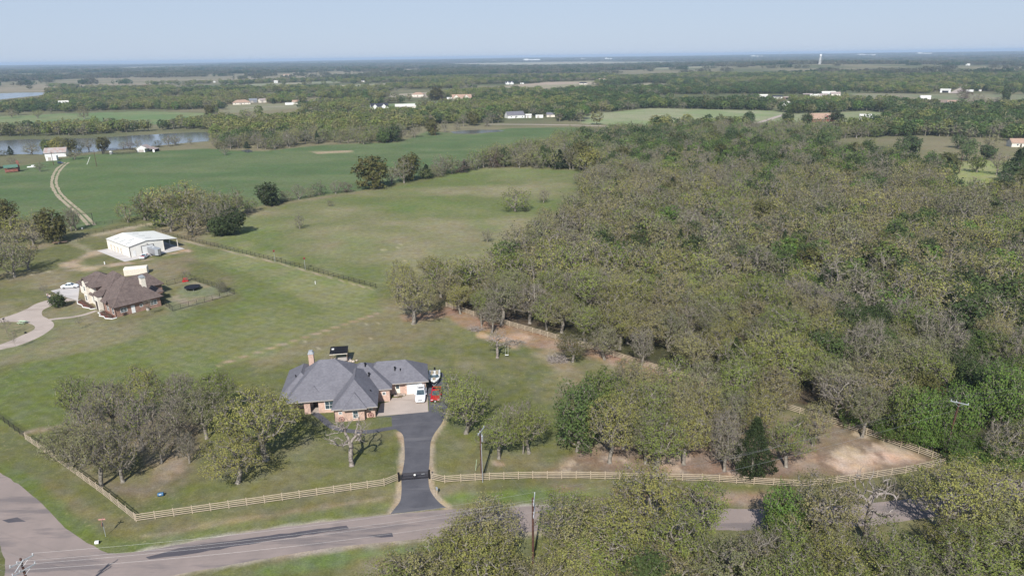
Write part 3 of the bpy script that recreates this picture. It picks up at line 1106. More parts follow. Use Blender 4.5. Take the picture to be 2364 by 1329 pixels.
def skeleton(rng, H, W, th, n_attr, step, gnarl, lean=0.0, stems=1, flat=0.9, dk=None, low=0.0):
    cz, rz = th + (H - th) * .46, (H - th) * .54
    dirs = norm(rng.normal(0, 1, (n_attr, 3)))
    lobes = norm(rng.normal(0, 1, (9, 3)))
    lump = 1 + .42 * np.max(np.maximum(dirs @ lobes.T, 0) ** 5, 1) - .32
    rr = rng.uniform(.12, 1, n_attr) ** .42 * lump
    P = np.stack([dirs[:, 0] * W / 2 * rr, dirs[:, 1] * W / 2 * rr, cz + dirs[:, 2] * rz * rr * np.where(dirs[:, 2] < 0, flat - low * 0, 1)], -1)
    P = P[P[:, 2] > th * .45]
    nodes, par = [], []
    for s in range(stems):
        a = rng.uniform(0, 6.28)
        off = np.array([math.cos(a), math.sin(a), 0]) * (.25 if stems > 1 else 0)
        p = off.copy()
        nodes.append(p.copy())
        par.append(-1)
        d = norm(np.array([lean + (off[0] * .9), off[1] * .9, 1.0]))
        for i in range(max(2, int(th / step))):
            d = norm(d + rng.normal(0, gnarl * .35, 3) * np.array([1, 1, .3]))
            p = p + d * step
            nodes.append(p.copy())
            par.append(len(nodes) - 2)
    N = np.array(nodes)
    par = list(par)
    near = np.zeros(len(P), int)
    nd = np.full(len(P), 1e9)
    D = np.linalg.norm(P[:, None, :] - N[None], axis=-1)
    near, nd = D.argmin(1), D.min(1)
    dk = dk or step * 1.3
    alive = nd > dk
    momentum = {}
    for it in range(90):
        if not alive.any():
            break
        idx = np.where(alive)[0]
        dv = norm(P[idx] - N[near[idx]])
        acc = np.zeros((len(N), 3))
        np.add.at(acc, near[idx], dv)
        grow_ = np.unique(near[idx])
        d = norm(acc[grow_]) + rng.normal(0, gnarl, (len(grow_), 3))
        pd = N[grow_] - N[np.maximum(np.array(par)[grow_], 0)]
        d = norm(norm(d) + .35 * norm(pd))
        new = N[grow_] + d * step
        base = len(N)
        N = np.vstack([N, new])
        par += list(grow_)
        D = np.linalg.norm(P[:, None, :] - new[None], axis=-1)
        m = D.min(1)
        better = m < nd
        near = np.where(better, base + D.argmin(1), near)
        nd = np.minimum(nd, m)
        alive &= nd > dk
        if len(N) > 6000:
            break
    par = np.array(par)
    w = np.zeros(len(N))
    child = np.zeros(len(N), int)
    for i in range(len(N) - 1, 0, -1):
        if w[i] == 0:
            w[i] = 1
        if par[i] >= 0:
            w[par[i]] += w[i]
            child[par[i]] += 1
    w = np.maximum(w, 1)
    return N, par, w, child


TREE = {}


def make_tree(kind, lod, seed):
    """returns (trunk mesh, crown mesh, nominal height, nominal width)"""
    key = (kind, lod, seed)
    if key in TREE:
        return TREE[key]
    rng = np.random.default_rng(seed * 131 + {'oak': 1, 'bare': 2, 'leafy': 3, 'cedar': 4, 'round': 5, 'shrub': 6, 'dead': 7, 'sapling': 8}[kind] * 1009)
    H, W = 10.0, 10.0
    Vt, Ft, Vc, Fc, mc = [], [], [], [], []
    off = 0
    barkm = 'bark'
    if lod == 2:        # far trees: a lumpy shell of leaf clumps on a short stem
        if kind == 'cedar':
            k = 150
            z = rng.uniform(.02, 1, k) ** 1.2
            r = (1 - z) * .5 + .02
            a = rng.uniform(0, 6.28, k)
            P = np.stack([np.cos(a) * r * W * .75, np.sin(a) * r * W * .75, z * H * .98 + .2], -1)
            size = .8
        else:
            k = {'oak': 170, 'bare': 120, 'leafy': 190, 'round': 190, 'shrub': 120}.get(kind, 150)
            dirs = norm(rng.normal(0, 1, (k, 3)))
            lob = norm(rng.normal(0, 1, (7, 3)) * np.array([1, 1, .6]))
            lump = .8 + .3 * np.max(np.maximum(dirs @ lob.T, 0) ** 5, 1)
            rr = rng.uniform(.3, 1, k) ** .35 * lump
            zc = H * (.56 if kind != 'shrub' else .45)
            P = np.stack([dirs[:, 0] * W / 2 * rr, dirs[:, 1] * W / 2 * rr, zc + dirs[:, 2] * rr * H * .45], -1)
            size = .62
        V, F = leaf_quads(P, rng, size, .25, 2, up=.5)
        Vc.append(V); Fc.append(F); mc.append(np.zeros(len(F)))
        if kind in ('oak', 'bare'):
            q = P[rng.choice(len(P), 26 if kind == 'oak' else 70)]
            V2, F2 = tubes(np.array([[0, 0, 3.0]] * len(q)) + q * np.array([.45, .45, .25]), q * 1.02, [.16] * len(q), [.06] * len(q), 3)
            Vc.append(V2); Fc.append(F2 + len(V)); mc.append(np.ones(len(F2)))
        V3, F3 = tubes(np.array([[0., 0, -.3]]), np.array([[0., 0, 4.5]]), [.32], [.22], 5)
        if kind == 'bare':
            keep = rng.random(len(Fc[0])) < .42
            Fc[0] = Fc[0][keep]; mc[0] = mc[0][keep]
        crown = fast_mesh(kind + '_crown', np.vstack(Vc), Fc, ['leaves', 'twigs'], np.concatenate(mc))
        trunk = fast_mesh(kind + '_trunk', V3, [F3], ['bark'])
        TREE[key] = (trunk, crown, H, W)
        return TREE[key]
    hi = lod == 0
    if kind == 'cedar':
        k = 1500 if hi else 420
        z = rng.uniform(0, 1, k) ** 1.15
        a = rng.uniform(0, 6.28, k)
        lob = .8 + .22 * np.sin(a * 3 + seed) * np.sin(z * 9 + seed) + .15 * np.sin(a * 7 + z * 20)
        r = (np.minimum(1, z / .16 + .35) * np.minimum(1, (1 - z) * 1.25 + .02) * .44) * lob * rng.uniform(.5, 1, k) ** .4
        P = np.stack([np.cos(a) * r * W, np.sin(a) * r * W, 1.0 + z * (H - 1.2) - r * .8], -1)
        V, F = leaf_quads(P, rng, .11 if hi else .30, .2, 11 if hi else 6, up=.3)
        crown = fast_mesh('cedar_crown', V, [F], ['leaves'])
        V3, F3 = tubes(np.array([[0., 0, -.3]]), np.array([[0., 0, 8.5]]), [.28], [.06], 6)
        trunk = fast_mesh('cedar_trunk', V3, [F3], ['bark'])
        TREE[key] = (trunk, crown, H, W)
        return TREE[key]
    P_ = dict(th=2.2 if hi else 1.7, n=640 if hi else 300, step=.42 if hi else .7, g=.30, lean=rng.uniform(-.12, .12), stems=1, flat=.85 if hi else 1.1)
    lf = dict(size=.105 if hi else .22, spread=.25 if hi else .38, k=8 if hi else 4, frac=.85 if hi else .88)
    tw = dict(k=2, L=.7, r=.016)
    if kind == 'bare':
        lf.update(frac=.26, k=3); tw.update(k=3, L=.85); P_.update(g=.22)
    if kind == 'leafy':
        lf.update(size=.17 if hi else .34, spread=.33 if hi else .45, k=6 if hi else 4, frac=.85); P_.update(g=.2, flat=1.1, th=1.8, n=520 if hi else 180)
    if kind == 'round':
        lf.update(size=.20 if hi else .38, spread=.34 if hi else .45, k=8 if hi else 5, frac=1.0); P_.update(th=1.0, g=.15, flat=1.25)
    if kind == 'shrub':
        lf.update(frac=.35, k=3); tw.update(k=4, L=.9); P_.update(th=.5, stems=4, g=.2, flat=1.4)
        barkm = 'twigs'
    if kind == 'dead':
        P_.update(n=95, step=.5, g=.30, th=3.6, flat=.8); lf.update(frac=0); tw.update(k=1, L=1.3, r=.03)
        barkm = 'bark_pale'
    if kind == 'sapling':
        P_.update(n=70, step=.5, g=.1, th=2.5, flat=1.0); lf.update(frac=.10, size=.12, k=3); tw.update(k=3, L=1.1, r=.02)
        barkm = 'twigs'
    N, par, w, ch = skeleton(rng, H, W, P_['th'], P_['n'], P_['step'], P_['g'], P_['lean'], P_['stems'], P_['flat'])
    rmax = {'dead': .44, 'shrub': .14, 'sapling': .08, 'leafy': .30, 'round': .30}.get(kind, .36)
    rad = .024 + (rmax - .024) * (w / w.max()) ** (.50 if kind != 'dead' else .62)
    if not hi:
        rad = rad * 1.0 + .004
    e = np.where(par >= 0)[0]
    ra, rb = rad[par[e]], rad[e]
    ra = np.minimum(ra, rb * 1.35)
    # flare of the foot
    low_ = N[par[e]][:, 2] < .3
    ra = np.where(low_, ra * 1.35, ra)
    thick = rb > (.075 if hi else .09)
    if kind in ('dead',):
        thick = rb > -1
    if thick.sum() < 4:
        thick = rb >= np.sort(rb)[-4]
    for sel, n_, dest in ((thick & (rb > .14), 7 if hi else 5, 't'), (thick & (rb <= .14), 5 if hi else 4, 't'), (~thick, 3, 'c')):
        V, F = tubes(N[par[e][sel]], N[e[sel]], ra[sel], rb[sel], n_)
        if dest == 't':
            Vt.append(V); Ft.append(F + sum(len(q) for q in Vt[:-1]))
        else:
            Vc.append(V); Fc.append(F); mc.append(np.ones(len(F))); off = len(V)
    thin = np.where((rad < (.22 if kind == 'dead' else .11 if hi else .16)) & (N[:, 2] > P_['th'] * .6))[0]
    src = np.repeat(thin, tw['k'])
    out = norm(N[src] - np.array([0, 0, H * .35]))
    d = norm(out * .8 + rng.normal(0, .75, (len(src), 3)) + np.array([0, 0, .35]))
    L_ = tw['L'] * rng.uniform(.5, 1.4, (len(src), 1))
    tip = N[src] + d * L_
    sc_tw = 1 if hi else 1.25
    V, F = tubes(N[src], tip, np.full(len(src), tw['r'] * 1.4 * sc_tw), np.full(len(src), tw['r'] * .5 * sc_tw), 3)
    Vc.append(V); Fc.append(F + off); mc.append(np.ones(len(F))); off += len(V)
    if lf['frac'] > 0:
        patch = .5 + .5 * np.sin(tip[:, 0] * 1.1 + seed) * np.sin(tip[:, 1] * 1.3 + seed * 2) * np.sin(tip[:, 2] * 1.2)
        prob = lf['frac'] * (.55 + .9 * patch) if kind in ('oak', 'bare', 'shrub') else np.full(len(tip), lf['frac'])
        if kind == 'oak':       # the buds open first on the outer, upper twigs
            sh_ = np.sqrt((tip[:, 0] / (W / 2)) ** 2 + (tip[:, 1] / (W / 2)) ** 2 + ((tip[:, 2] - H * .45) / (H * .55)) ** 2)
            prob = prob * np.clip(.25 + 1.5 * (sh_ - .45), .15, 1.7)
        q = tip[rng.random(len(tip)) < prob]
        V, F = leaf_quads(q, rng, lf['size'], lf['spread'], lf['k'])
        Vc.append(V); Fc.append(F + off); mc.append(np.zeros(len(F)))
    crown = fast_mesh(kind + '_crown', np.vstack(Vc), Fc, ['leaves', 'bark_pale' if kind == 'dead' else 'twigs' if kind in ('bare', 'shrub', 'sapling') else 'bark'], np.concatenate(mc))
    trunk = fast_mesh(kind + '_trunk', np.vstack(Vt), Ft, [barkm])
    TREE[key] = (trunk, crown, H, W)
    return TREE[key]


NAME = {'oak': ('oak_tree', 'tree'), 'bare': ('bare_tree', 'tree'), 'leafy': ('leafy_tree', 'tree'), 'cedar': ('cedar_tree', 'tree'), 'round': ('round_tree', 'tree'), 'shrub': ('shrub', 'shrub'), 'dead': ('dead_tree', 'tree'), 'sapling': ('sapling', 'tree')}
NVAR = {'oak': 6, 'bare': 4, 'leafy': 4, 'cedar': 3, 'round': 3, 'shrub': 3, 'dead': 2, 'sapling': 2}
TINT = {'yellow': (.300, .290, .092), 'olive': (.230, .262, .072), 'tan': (.285, .258, .115), 'grey': (.240, .240, .118), 'green': (.115, .155, .055), 'bright': (.150, .225, .055), 'dark': (.058, .078, .034),
        'brown': (.135, .130, .048), 'lime': (.165, .205, .060), 'deep': (.088, .118, .048), 'red': (.150, .105, .080)}


def tree(kind, x, y, W, H, tint, label, group=None, lod=None, var=None, rz=None, z=0.0):
    r = math.hypot(x, y)
    lod = (0 if r < 215 else 1) if lod is None else lod
    var = random.randrange(NVAR[kind]) if var is None else var
    tm, cm, h0, w0 = make_tree(kind, lod, var)
    nm, cat = NAME[kind]
    o = thing(nm, label, cat, (x, y, z), random.uniform(0, 6.28) if rz is None else rz, group)
    o.scale = (W / w0, W / w0, H / h0)
    t = link('trunk', tm, o)
    c = link('crown', cm, o)
    tv = TINT[tint] if isinstance(tint, str) else tint
    j = random.uniform(.88, 1.12)
    c['tint'] = [tv[0] * j, tv[1] * j * random.uniform(.96, 1.04), tv[2] * j]
    return o


def tree_px(kind, px, py, W, H, tint, label, group=None, **k):
    x, y = P2([(px, py)])[0]
    return tree(kind, x, y, W, H, tint, label, group, **k)


# trees that stand by themselves or can be picked out, at their surveyed feet
g1 = 'old oaks clumped in the front west corner'
for px, py, W, H, k, t, lb in [
    (234, 1122, 9, 11, 'oak', 'grey', 'multi-stemmed grey oak hard against the west rail fence'),
    (284, 1112, 8, 10, 'bare', 'yellow', 'thin grey oak just inside the west fence beside the multi-stemmed one'),
    (332, 1038, 9, 11, 'bare', 'olive', 'dark trunked oak in the middle of the west corner clump'),
    (374, 1068, 6, 8, 'bare', 'tan', 'nearly leafless brown twigged tree at the south east of the clump'),
    (412, 1022, 7, 9.5, 'bare', 'grey', 'bare grey tree on the east side of the west clump'),
    (438, 1068, 4, 6, 'bare', 'grey', 'small bare leaning tree between the clump and the yellow oak'),
    (214, 1050, 9, 10.5, 'bare', 'yellow', 'pale grey oak overhanging the west rail fence'),
    (160, 1080, 8, 8, 'oak', 'grey', 'low spreading grey oak outside the west rail fence'),
    (262, 1000, 9, 11, 'bare', 'yellow', 'thin yellow budded oak on the lawn side of the west clump'),
    (345, 972, 9, 11, 'oak', 'yellow', 'yellow budded oak at the north of the west clump'),
    (425, 965, 8.5, 10, 'bare', 'olive', 'dark shaded oak at the north east of the west clump'),
    (190, 985, 8, 10, 'oak', 'olive', 'olive budded oak at the north west of the clump'),
]:
    tree_px(k, px, py, W, H, t, lb, g1)
for px, py, W, H, k, t, lb, kw in [
    (613, 1062, 14, 13, 'oak', 'yellow', 'largest yellow budded oak in front of the grey house, shading its entry', {'var': 1}),
    (550, 1114, 10.5, 8.5, 'oak', 'yellow', 'low round yellow budded oak in front of the largest one', {'var': 2}),
    (1076, 1000, 10.5, 11.5, 'oak', 'olive', 'spreading oak east of the driveway hanging over the red truck', {'var': 0}),
    (1152, 1058, 7.5, 8.5, 'oak', 'olive', 'small oak behind the transformer pole, with dead grey limbs', {}),
    (1178, 1010, 4.5, 7, 'dead', 'grey', 'broken dead tree with forked grey limbs behind the transformer pole', {'var': 1}),
    (1208, 1046, 4, 10, 'bare', 'olive', 'slim straight trunked tree, west one of the leaning pair', {}),
    (1221, 1046, 8, 9.5, 'oak', 'olive', 'leaning oak, east one of the pair beside the slim trunk', {}),
    (1332, 1042, 9, 13, 'leafy', 'green', 'dense dark green leafy tree standing apart in the east yard', {'var': 0}),
    (1385, 985, 9.5, 11, 'leafy', 'lime', 'lime green leafy tree just behind the dense green one', {'var': 1}),
    (1407, 1068, 9, 12, 'oak', 'yellow', 'yellow oak next east of the dense green tree', {}),
    (1440, 1035, 9, 11.5, 'oak', 'yellow', 'yellow oak standing behind the yellow oak beside the green tree', {}),
    (1516, 1087, 9, 10, 'oak', 'olive', 'triple stemmed oak close to the front rail fence in the east yard', {}),
    (1490, 1070, 7, 9, 'oak', 'grey', 'dark trunked oak left of the triple stemmed oak', {}),
    (1578, 1072, 8, 10, 'oak', 'yellow', 'forked yellow oak on bare sand in the east yard', {}),
    (1672, 1087, 7, 9, 'bare', 'grey', 'bare grey branched tree just west of the dark cedar', {}),
    (1660, 1050, 7, 8.5, 'bare', 'tan', 'brown twigged tree behind the bare grey one near the cedar', {}),
    (1735, 1099, 8.5, 10.5, 'cedar', 'dark', 'dark conical cedar by the front rail fence in the east yard', {'var': 0}),
    (1814, 1078, 7.5, 9, 'oak', 'olive', 'oak east of the dark cedar with its shadow across the sand', {}),
    (1876, 1028, 6.5, 8, 'oak', 'tan', 'small tan oak in the bare east yard near the wood', {}),
    (1500, 1015, 8, 11, 'oak', 'olive', 'olive oak in the second row behind the triple stemmed one', {}),
    (1560, 1005, 8, 10, 'oak', 'tan', 'tan oak in the second row behind the forked yellow one', {}),
    (1620, 1010, 8, 10, 'oak', 'yellow', 'yellow oak in the second row of the east yard', {}),
    (1690, 1015, 8, 9.5, 'oak', 'grey', 'grey oak in the second row behind the cedar', {}),
    (1755, 1025, 7.5, 10, 'oak', 'yellow', 'yellow topped oak behind and east of the cedar', {}),
    (1480, 950, 8.5, 10, 'oak', 'tan', 'tan oak in the third row of the east yard, westernmost', {}),
    (1550, 945, 8.5, 10.5, 'oak', 'olive', 'olive oak in the third row of the east yard', {}),
    (1620, 950, 8.5, 10, 'oak', 'grey', 'grey oak in the middle of the third row of the east yard', {}),
    (1700, 955, 8.5, 10.5, 'oak', 'olive', 'olive oak in the third row above the cedar', {}),
    (1780, 965, 8.5, 10, 'oak', 'tan', 'tan oak in the third row, near the back rail fence', {}),
    (1450, 900, 6, 7, 'oak', 'tan', 'small tan oak where the back fence passes the yard grove', {}),
    (1990, 1008, 6.5, 9.5, 'oak', 'grey', 'pale trunked oak at the back rail fence by the bare yard', {}),
    (1322, 835, 8, 7, 'oak', 'brown', 'brown brushy oak beside the large brush pile', {}),
    (1395, 830, 8, 8, 'oak', 'grey', 'shaggy grey oak at the back fence east of the brush pile', {}),
    (1350, 790, 8, 10, 'oak', 'olive', 'olive oak leaning over the back fence behind the brush pile', {}),
    (1480, 852, 6, 9.5, 'bare', 'grey', 'tall bare silver tree at the back rail fence', {}),
    (1120, 1290, 10, 9, 'oak', 'tan', 'wispy tan oak at the west end of the trees south of the road', {}),
    (1330, 1318, 10, 9.5, 'oak', 'tan', 'tan oak at the bottom of the view east of the brown pole', {}),
    (1420, 1300, 10, 9.5, 'oak', 'yellow', 'yellow oak in the second row south of the road below the tallest one', {}),
    (1540, 1330, 10, 9.5, 'oak', 'olive', 'olive oak at the bottom edge below the tallest south oak', {}),
    (1310, 1262, 9, 8.6, 'oak', 'olive', 'broad olive oak just east of the brown pole by the road', {}),
    (1492, 1262, 11, 12.6, 'oak', 'yellow', 'tallest oak south of the road, its top reaching the rail fence', {}),
    (1600, 1262, 10, 10, 'oak', 'olive', 'tall olive oak east of the tallest one south of the road', {}),
    (1800, 1248, 6, 8.5, 'leafy', 'bright', 'narrow bright green tree in the gap south of the road', {}),
    (1880, 1262, 11, 10.5, 'oak', 'tan', 'spreading tan oak east of the narrow bright green tree', {}),
    (1995, 1250, 9, 11, 'dead', 'grey', 'silver dead oak with spreading limbs south of the road', {}),
    (2280, 1225, 12, 11, 'oak', 'yellow', 'big yellow budded oak at the east end of the south trees', {}),
    (2180, 1240, 11, 11, 'oak', 'yellow', 'yellow budded oak beside the big one in the south trees', {}),
    (478, 1012, 8.5, 9.5, 'oak', 'grey', 'thin grey oak filling the gap beside the largest yellow oak', {}),
    (505, 968, 8.5, 9.5, 'oak', 'olive', 'olive oak behind the gap west of the largest yellow oak', {}),
    (2205, 1030, 7, 12.5, 'leafy', 'bright', 'tall bright green vine clad tree right of the creek corner pole', {}),
    (2120, 1035, 6.5, 11, 'leafy', 'bright', 'bright green vine clad tree left of the creek corner pole', {}),
    (2080, 1020, 6.5, 11, 'leafy', 'lime', 'lime green vine clad tree behind the sandy fence corner', {}),
    (2150, 1040, 6, 10, 'leafy', 'bright', 'bright green tree directly behind the corner of the rail fence', {}),
    (2290, 1000, 8, 13, 'leafy', 'bright', 'tall bright green tree at the east edge of the view', {}),
    (2345, 960, 8, 13, 'leafy', 'lime', 'tall lime green tree at the east frame edge', {}),
    (955, 748, 13.5, 12.5, 'oak', 'tan', 'big broad tan oak at the end of the lawn by the pipe fence', {'var': 3}),
    (930, 690, 9.5, 11, 'oak', 'yellow', 'yellow oak behind the big broad tan oak', {}),
    (1148, 826, 6.5, 6.8, 'dead', 'grey', 'nearly bare tree with a swing hanging from its limb', {'var': 0}),
    (1136, 768, 6, 9, 'bare', 'grey', 'bare pale crowned tree at the back fence above the log pile', {}),
    (1112, 752, 5.5, 9.5, 'oak', 'olive', 'slim oak at the back fence west of the bare pale tree', {}),
    (1040, 706, 9, 11, 'oak', 'tan', 'tan oak where the rail fence begins', {}),
    (1078, 690, 9, 10, 'leafy', 'lime', 'bright lime leafy tree at the start of the back wood', {}),
    (1000, 660, 9, 9, 'oak', 'yellow', 'yellow oak behind the pipe fence end', {}),
    (692, 528, 5.5, 6, 'bare', 'grey', 'small grey bare tree alone in the old field', {}),
    (1190, 488, 14, 11, 'oak', 'olive', 'big spreading oak alone in the old field', {'var': 4}),
    (1212, 487, 5, 5, 'shrub', 'green', 'green bush under the big lone field oak', {}),
    (1255, 468, 7, 6.5, 'bare', 'tan', 'small bare tree east of the big lone field oak', {}),
    (1126, 559, 5, 5, 'bare', 'grey', 'small bare tree in the old field near the wood edge', {}),
    (763, 476, 3.5, 3, 'shrub', 'grey', 'tiny grey shrub alone in the old field', {}),
    (621, 474, 11.5, 10, 'round', 'dark', 'dark rounded cedar at the corner of the old field', {'var': 1}),
    (812, 1074, 8.6, 9.6, 'dead', 'grey', 'dead leafless tree with bare forked limbs before the house', {'var': 0, 'rz': 2.2}),
    (139, 709, 4.4, 4.2, 'round', 'deep', 'small round evergreen on the lawn inside the curved drive', {}),
    (348, 727, 3, 5.0, 'sapling', 'grey', 'slender bare sapling by the brick side wall', {}),
    (432, 652, 3.4, 4.2, 'sapling', 'grey', 'bare sapling in the far corner of the fenced backyard', {}),
    (513, 674, 3.4, 3.6, 'shrub', 'green', 'green bush in the east corner of the fenced backyard', {}),
    (104, 685, 3, 4.5, 'sapling', 'grey', 'thin sapling on the grass west of the two people', {}),
    (38, 806, 2.2, 5.5, 'sapling', 'grey', 'staked sapling south of the loop drive', {}),
    (18, 776, 3.2, 5, 'sapling', 'red', 'dark twigged sapling in the loop island', {}),
    (185, 760, 2.4, 3.6, 'sapling', 'grey', 'faint sapling on the lawn in front of the brown roofed house', {}),
]:
    tree_px(k, px, py, W, H, t, lb, **kw)

# grove on the west edge beside the metal shop
for px, py, W, H, k, t, lb in [
    (35, 640, 9, 11, 'oak', 'grey', 'dark trunked grey oak at the south of the west grove'), (66, 622, 8, 9, 'oak', 'tan', 'multi-stemmed tan oak casting a long shadow by the shop'),
    (-15, 650, 9, 11, 'oak', 'olive', 'olive oak at the frame edge of the west grove, nearest'), (10, 600, 9, 11, 'oak', 'grey', 'grey oak in the west grove behind the nearest ones'),
    (78, 566, 9, 10, 'oak', 'tan', 'tan oak in the middle of the west grove'), (40, 560, 9, 11, 'oak', 'yellow', 'yellow green oak in the middle of the west grove'),
    (126, 560, 10, 12, 'round', 'brown', 'big full crowned brown green tree at the end of the west grove'), (102, 548, 8, 10, 'oak', 'tan', 'tan oak beside the full crowned tree'),
    (0, 560, 9, 11, 'oak', 'yellow', 'yellow oak at the frame edge of the west grove'), (-20, 530, 9, 11, 'round', 'deep', 'dark round tree at the back of the west grove'), (20, 530, 9, 11, 'round', 'brown', 'brown round tree at the back of the west grove'),
    (165, 534, 6, 9, 'bare', 'grey', 'bare grey tree at the pasture gate, western one'), (176, 532, 6, 9.5, 'bare', 'grey', 'bare grey tree at the pasture gate, eastern one'),
    (-60, 600, 10, 11, 'oak', 'olive', 'olive oak in the west grove beyond the frame'), (-50, 560, 10, 11, 'oak', 'tan', 'tan oak in the west grove beyond the frame'),
]:
    tree_px(k, px, py, W * 1.12, H * 1.08, t, lb, 'trees of the west grove')
# grove behind the shop
for px, py, W, H, k, t, lb in [
    (335, 508, 10, 10, 'oak', 'brown', 'brown oak at the west end of the grove behind the shop'), (365, 500, 12, 11, 'oak', 'yellow', 'tall yellow brown oak at the back of the grove behind the shop'),
    (395, 510, 12, 12, 'oak', 'tan', 'tan oak in the middle of the grove behind the shop'), (425, 520, 12, 11, 'oak', 'brown', 'brown oak at the heart of the grove behind the shop'),
    (455, 520, 11, 10, 'oak', 'tan', 'tan oak at the heart of the shop grove, further east'), (395, 535, 10, 9, 'oak', 'olive', 'olive oak at the front of the grove behind the shop'),
    (445, 545, 10, 9, 'oak', 'tan', 'tan oak at the south front of the shop grove'), (480, 535, 9, 10, 'bare', 'grey', 'bare grey tree in the shop grove'),
    (500, 510, 10, 11, 'oak', 'yellow', 'yellow oak near the east end of the shop grove'), (540, 500, 11, 10, 'oak', 'grey', 'grey brown oak at the east end of the shop grove'),
    (510, 545, 8, 6, 'round', 'deep', 'low dark green bush at the foot of the shop grove'), (540, 540, 9.5, 8, 'round', 'dark', 'dark cedar at the foot of the shop grove, east end'),
    (506, 505, 6, 10, 'dead', 'grey', 'white dead tree standing in the shop grove'), (470, 500, 11, 11, 'oak', 'tan', 'tan oak at the back of the shop grove'), (430, 495, 12, 12, 'oak', 'yellow', 'yellow oak at the back of the shop grove'),
]:
    tree_px(k, px, py, W * 1.22, H * 1.22, t, lb, 'trees of the grove behind the shop')
# hedgerow between old field and pasture
for px, py, W, H, k, t, lb in [
    (862, 434, 17, 14, 'round', 'brown', 'great round olive brown tree in the hedgerow'), (905, 424, 9, 9, 'bare', 'grey', 'bare grey tree next to the great round hedgerow tree'),
    (943, 418, 13, 13, 'round', 'brown', 'second great round tree in the hedgerow'), (985, 412, 9, 7, 'cedar', 'dark', 'dark cedar bush in the hedgerow'), (1010, 408, 9, 6, 'shrub', 'grey', 'grey shrub east of the cedar bush in the hedgerow'),
    (1062, 398, 12, 7, 'shrub', 'red', 'reddish grey thicket in the hedgerow gap'), (1085, 392, 9, 6, 'shrub', 'grey', 'grey thicket beside the reddish one'), (1105, 389, 8, 8, 'bare', 'grey', 'slim bare tree in the hedgerow'),
    (1140, 386, 12, 11, 'shrub', 'red', 'dark red brown thicket tree in the hedgerow'), (1160, 383, 11, 10, 'round', 'deep', 'dark green tree in the hedgerow'), (1200, 381, 12, 11, 'bare', 'grey', 'pale grey bare tree in the hedgerow, western one'),
    (1225, 380, 12, 11, 'bare', 'grey', 'pale grey bare tree in the hedgerow, eastern one'), (1265, 385, 10, 11, 'round', 'deep', 'dark round tree at the hedgerow end'), (1292, 390, 12, 10, 'cedar', 'dark', 'dark cedar at the hedgerow end'),
    (1316, 391, 11, 12, 'oak', 'brown', 'brown oak with a visible stem at the field corner'), (1340, 385, 12, 13, 'round', 'brown', 'brown round tree behind the field corner'), (1360, 394, 12, 12, 'round', 'yellow', 'golden brown round tree at the field corner'),
    (775, 447, 7, 6, 'bare', 'grey', 'grey bare bush in the hedgerow near its west end'), (737, 450, 7, 6, 'shrub', 'deep', 'dark bush in the hedgerow near its west end'), (715, 455, 6, 5, 'shrub', 'grey', 'grey bush at the hedgerow west end'),
    (690, 460, 7, 7, 'bare', 'grey', 'bare tree at the hedgerow west end'), (800, 444, 7, 5, 'shrub', 'red', 'low reddish thicket beside the great round tree'), (665, 464, 6, 5, 'shrub', 'grey', 'low grey scrub beside the cedar'),
    (648, 466, 6, 5, 'shrub', 'green', 'low green scrub beside the cedar'), (1240, 388, 8, 6, 'shrub', 'grey', 'grey bush under the pale bare trees'),
    (1388, 398, 9, 6, 'shrub', 'grey', 'grey bush at the wood corner'), (1365, 412, 7, 5, 'shrub', 'grey', 'low grey bush on the wood edge'), (1337, 425, 7, 6, 'bare', 'grey', 'bare bush on the wood edge at the field'),
    (1412, 400, 6, 6, 'round', 'green', 'small bright green bush on the wood edge'),
    (2255, 398, 9, 9, 'leafy', 'lime', 'small green tree alone in the far east clearing'), (2300, 404, 9, 11, 'bare', 'grey', 'pale bare tree in the far east clearing'), (2340, 410, 13, 13, 'cedar', 'dark', 'large dark cedar beside the far east clearing'),
    (2245, 445, 7, 7, 'bare', 'red', 'dark bare bush at the mouth of the far east clearing'),
]:
    tree_px(k, px, py, W * 1.1, H * 1.12, t, lb, 'trees and bushes of the hedgerow')
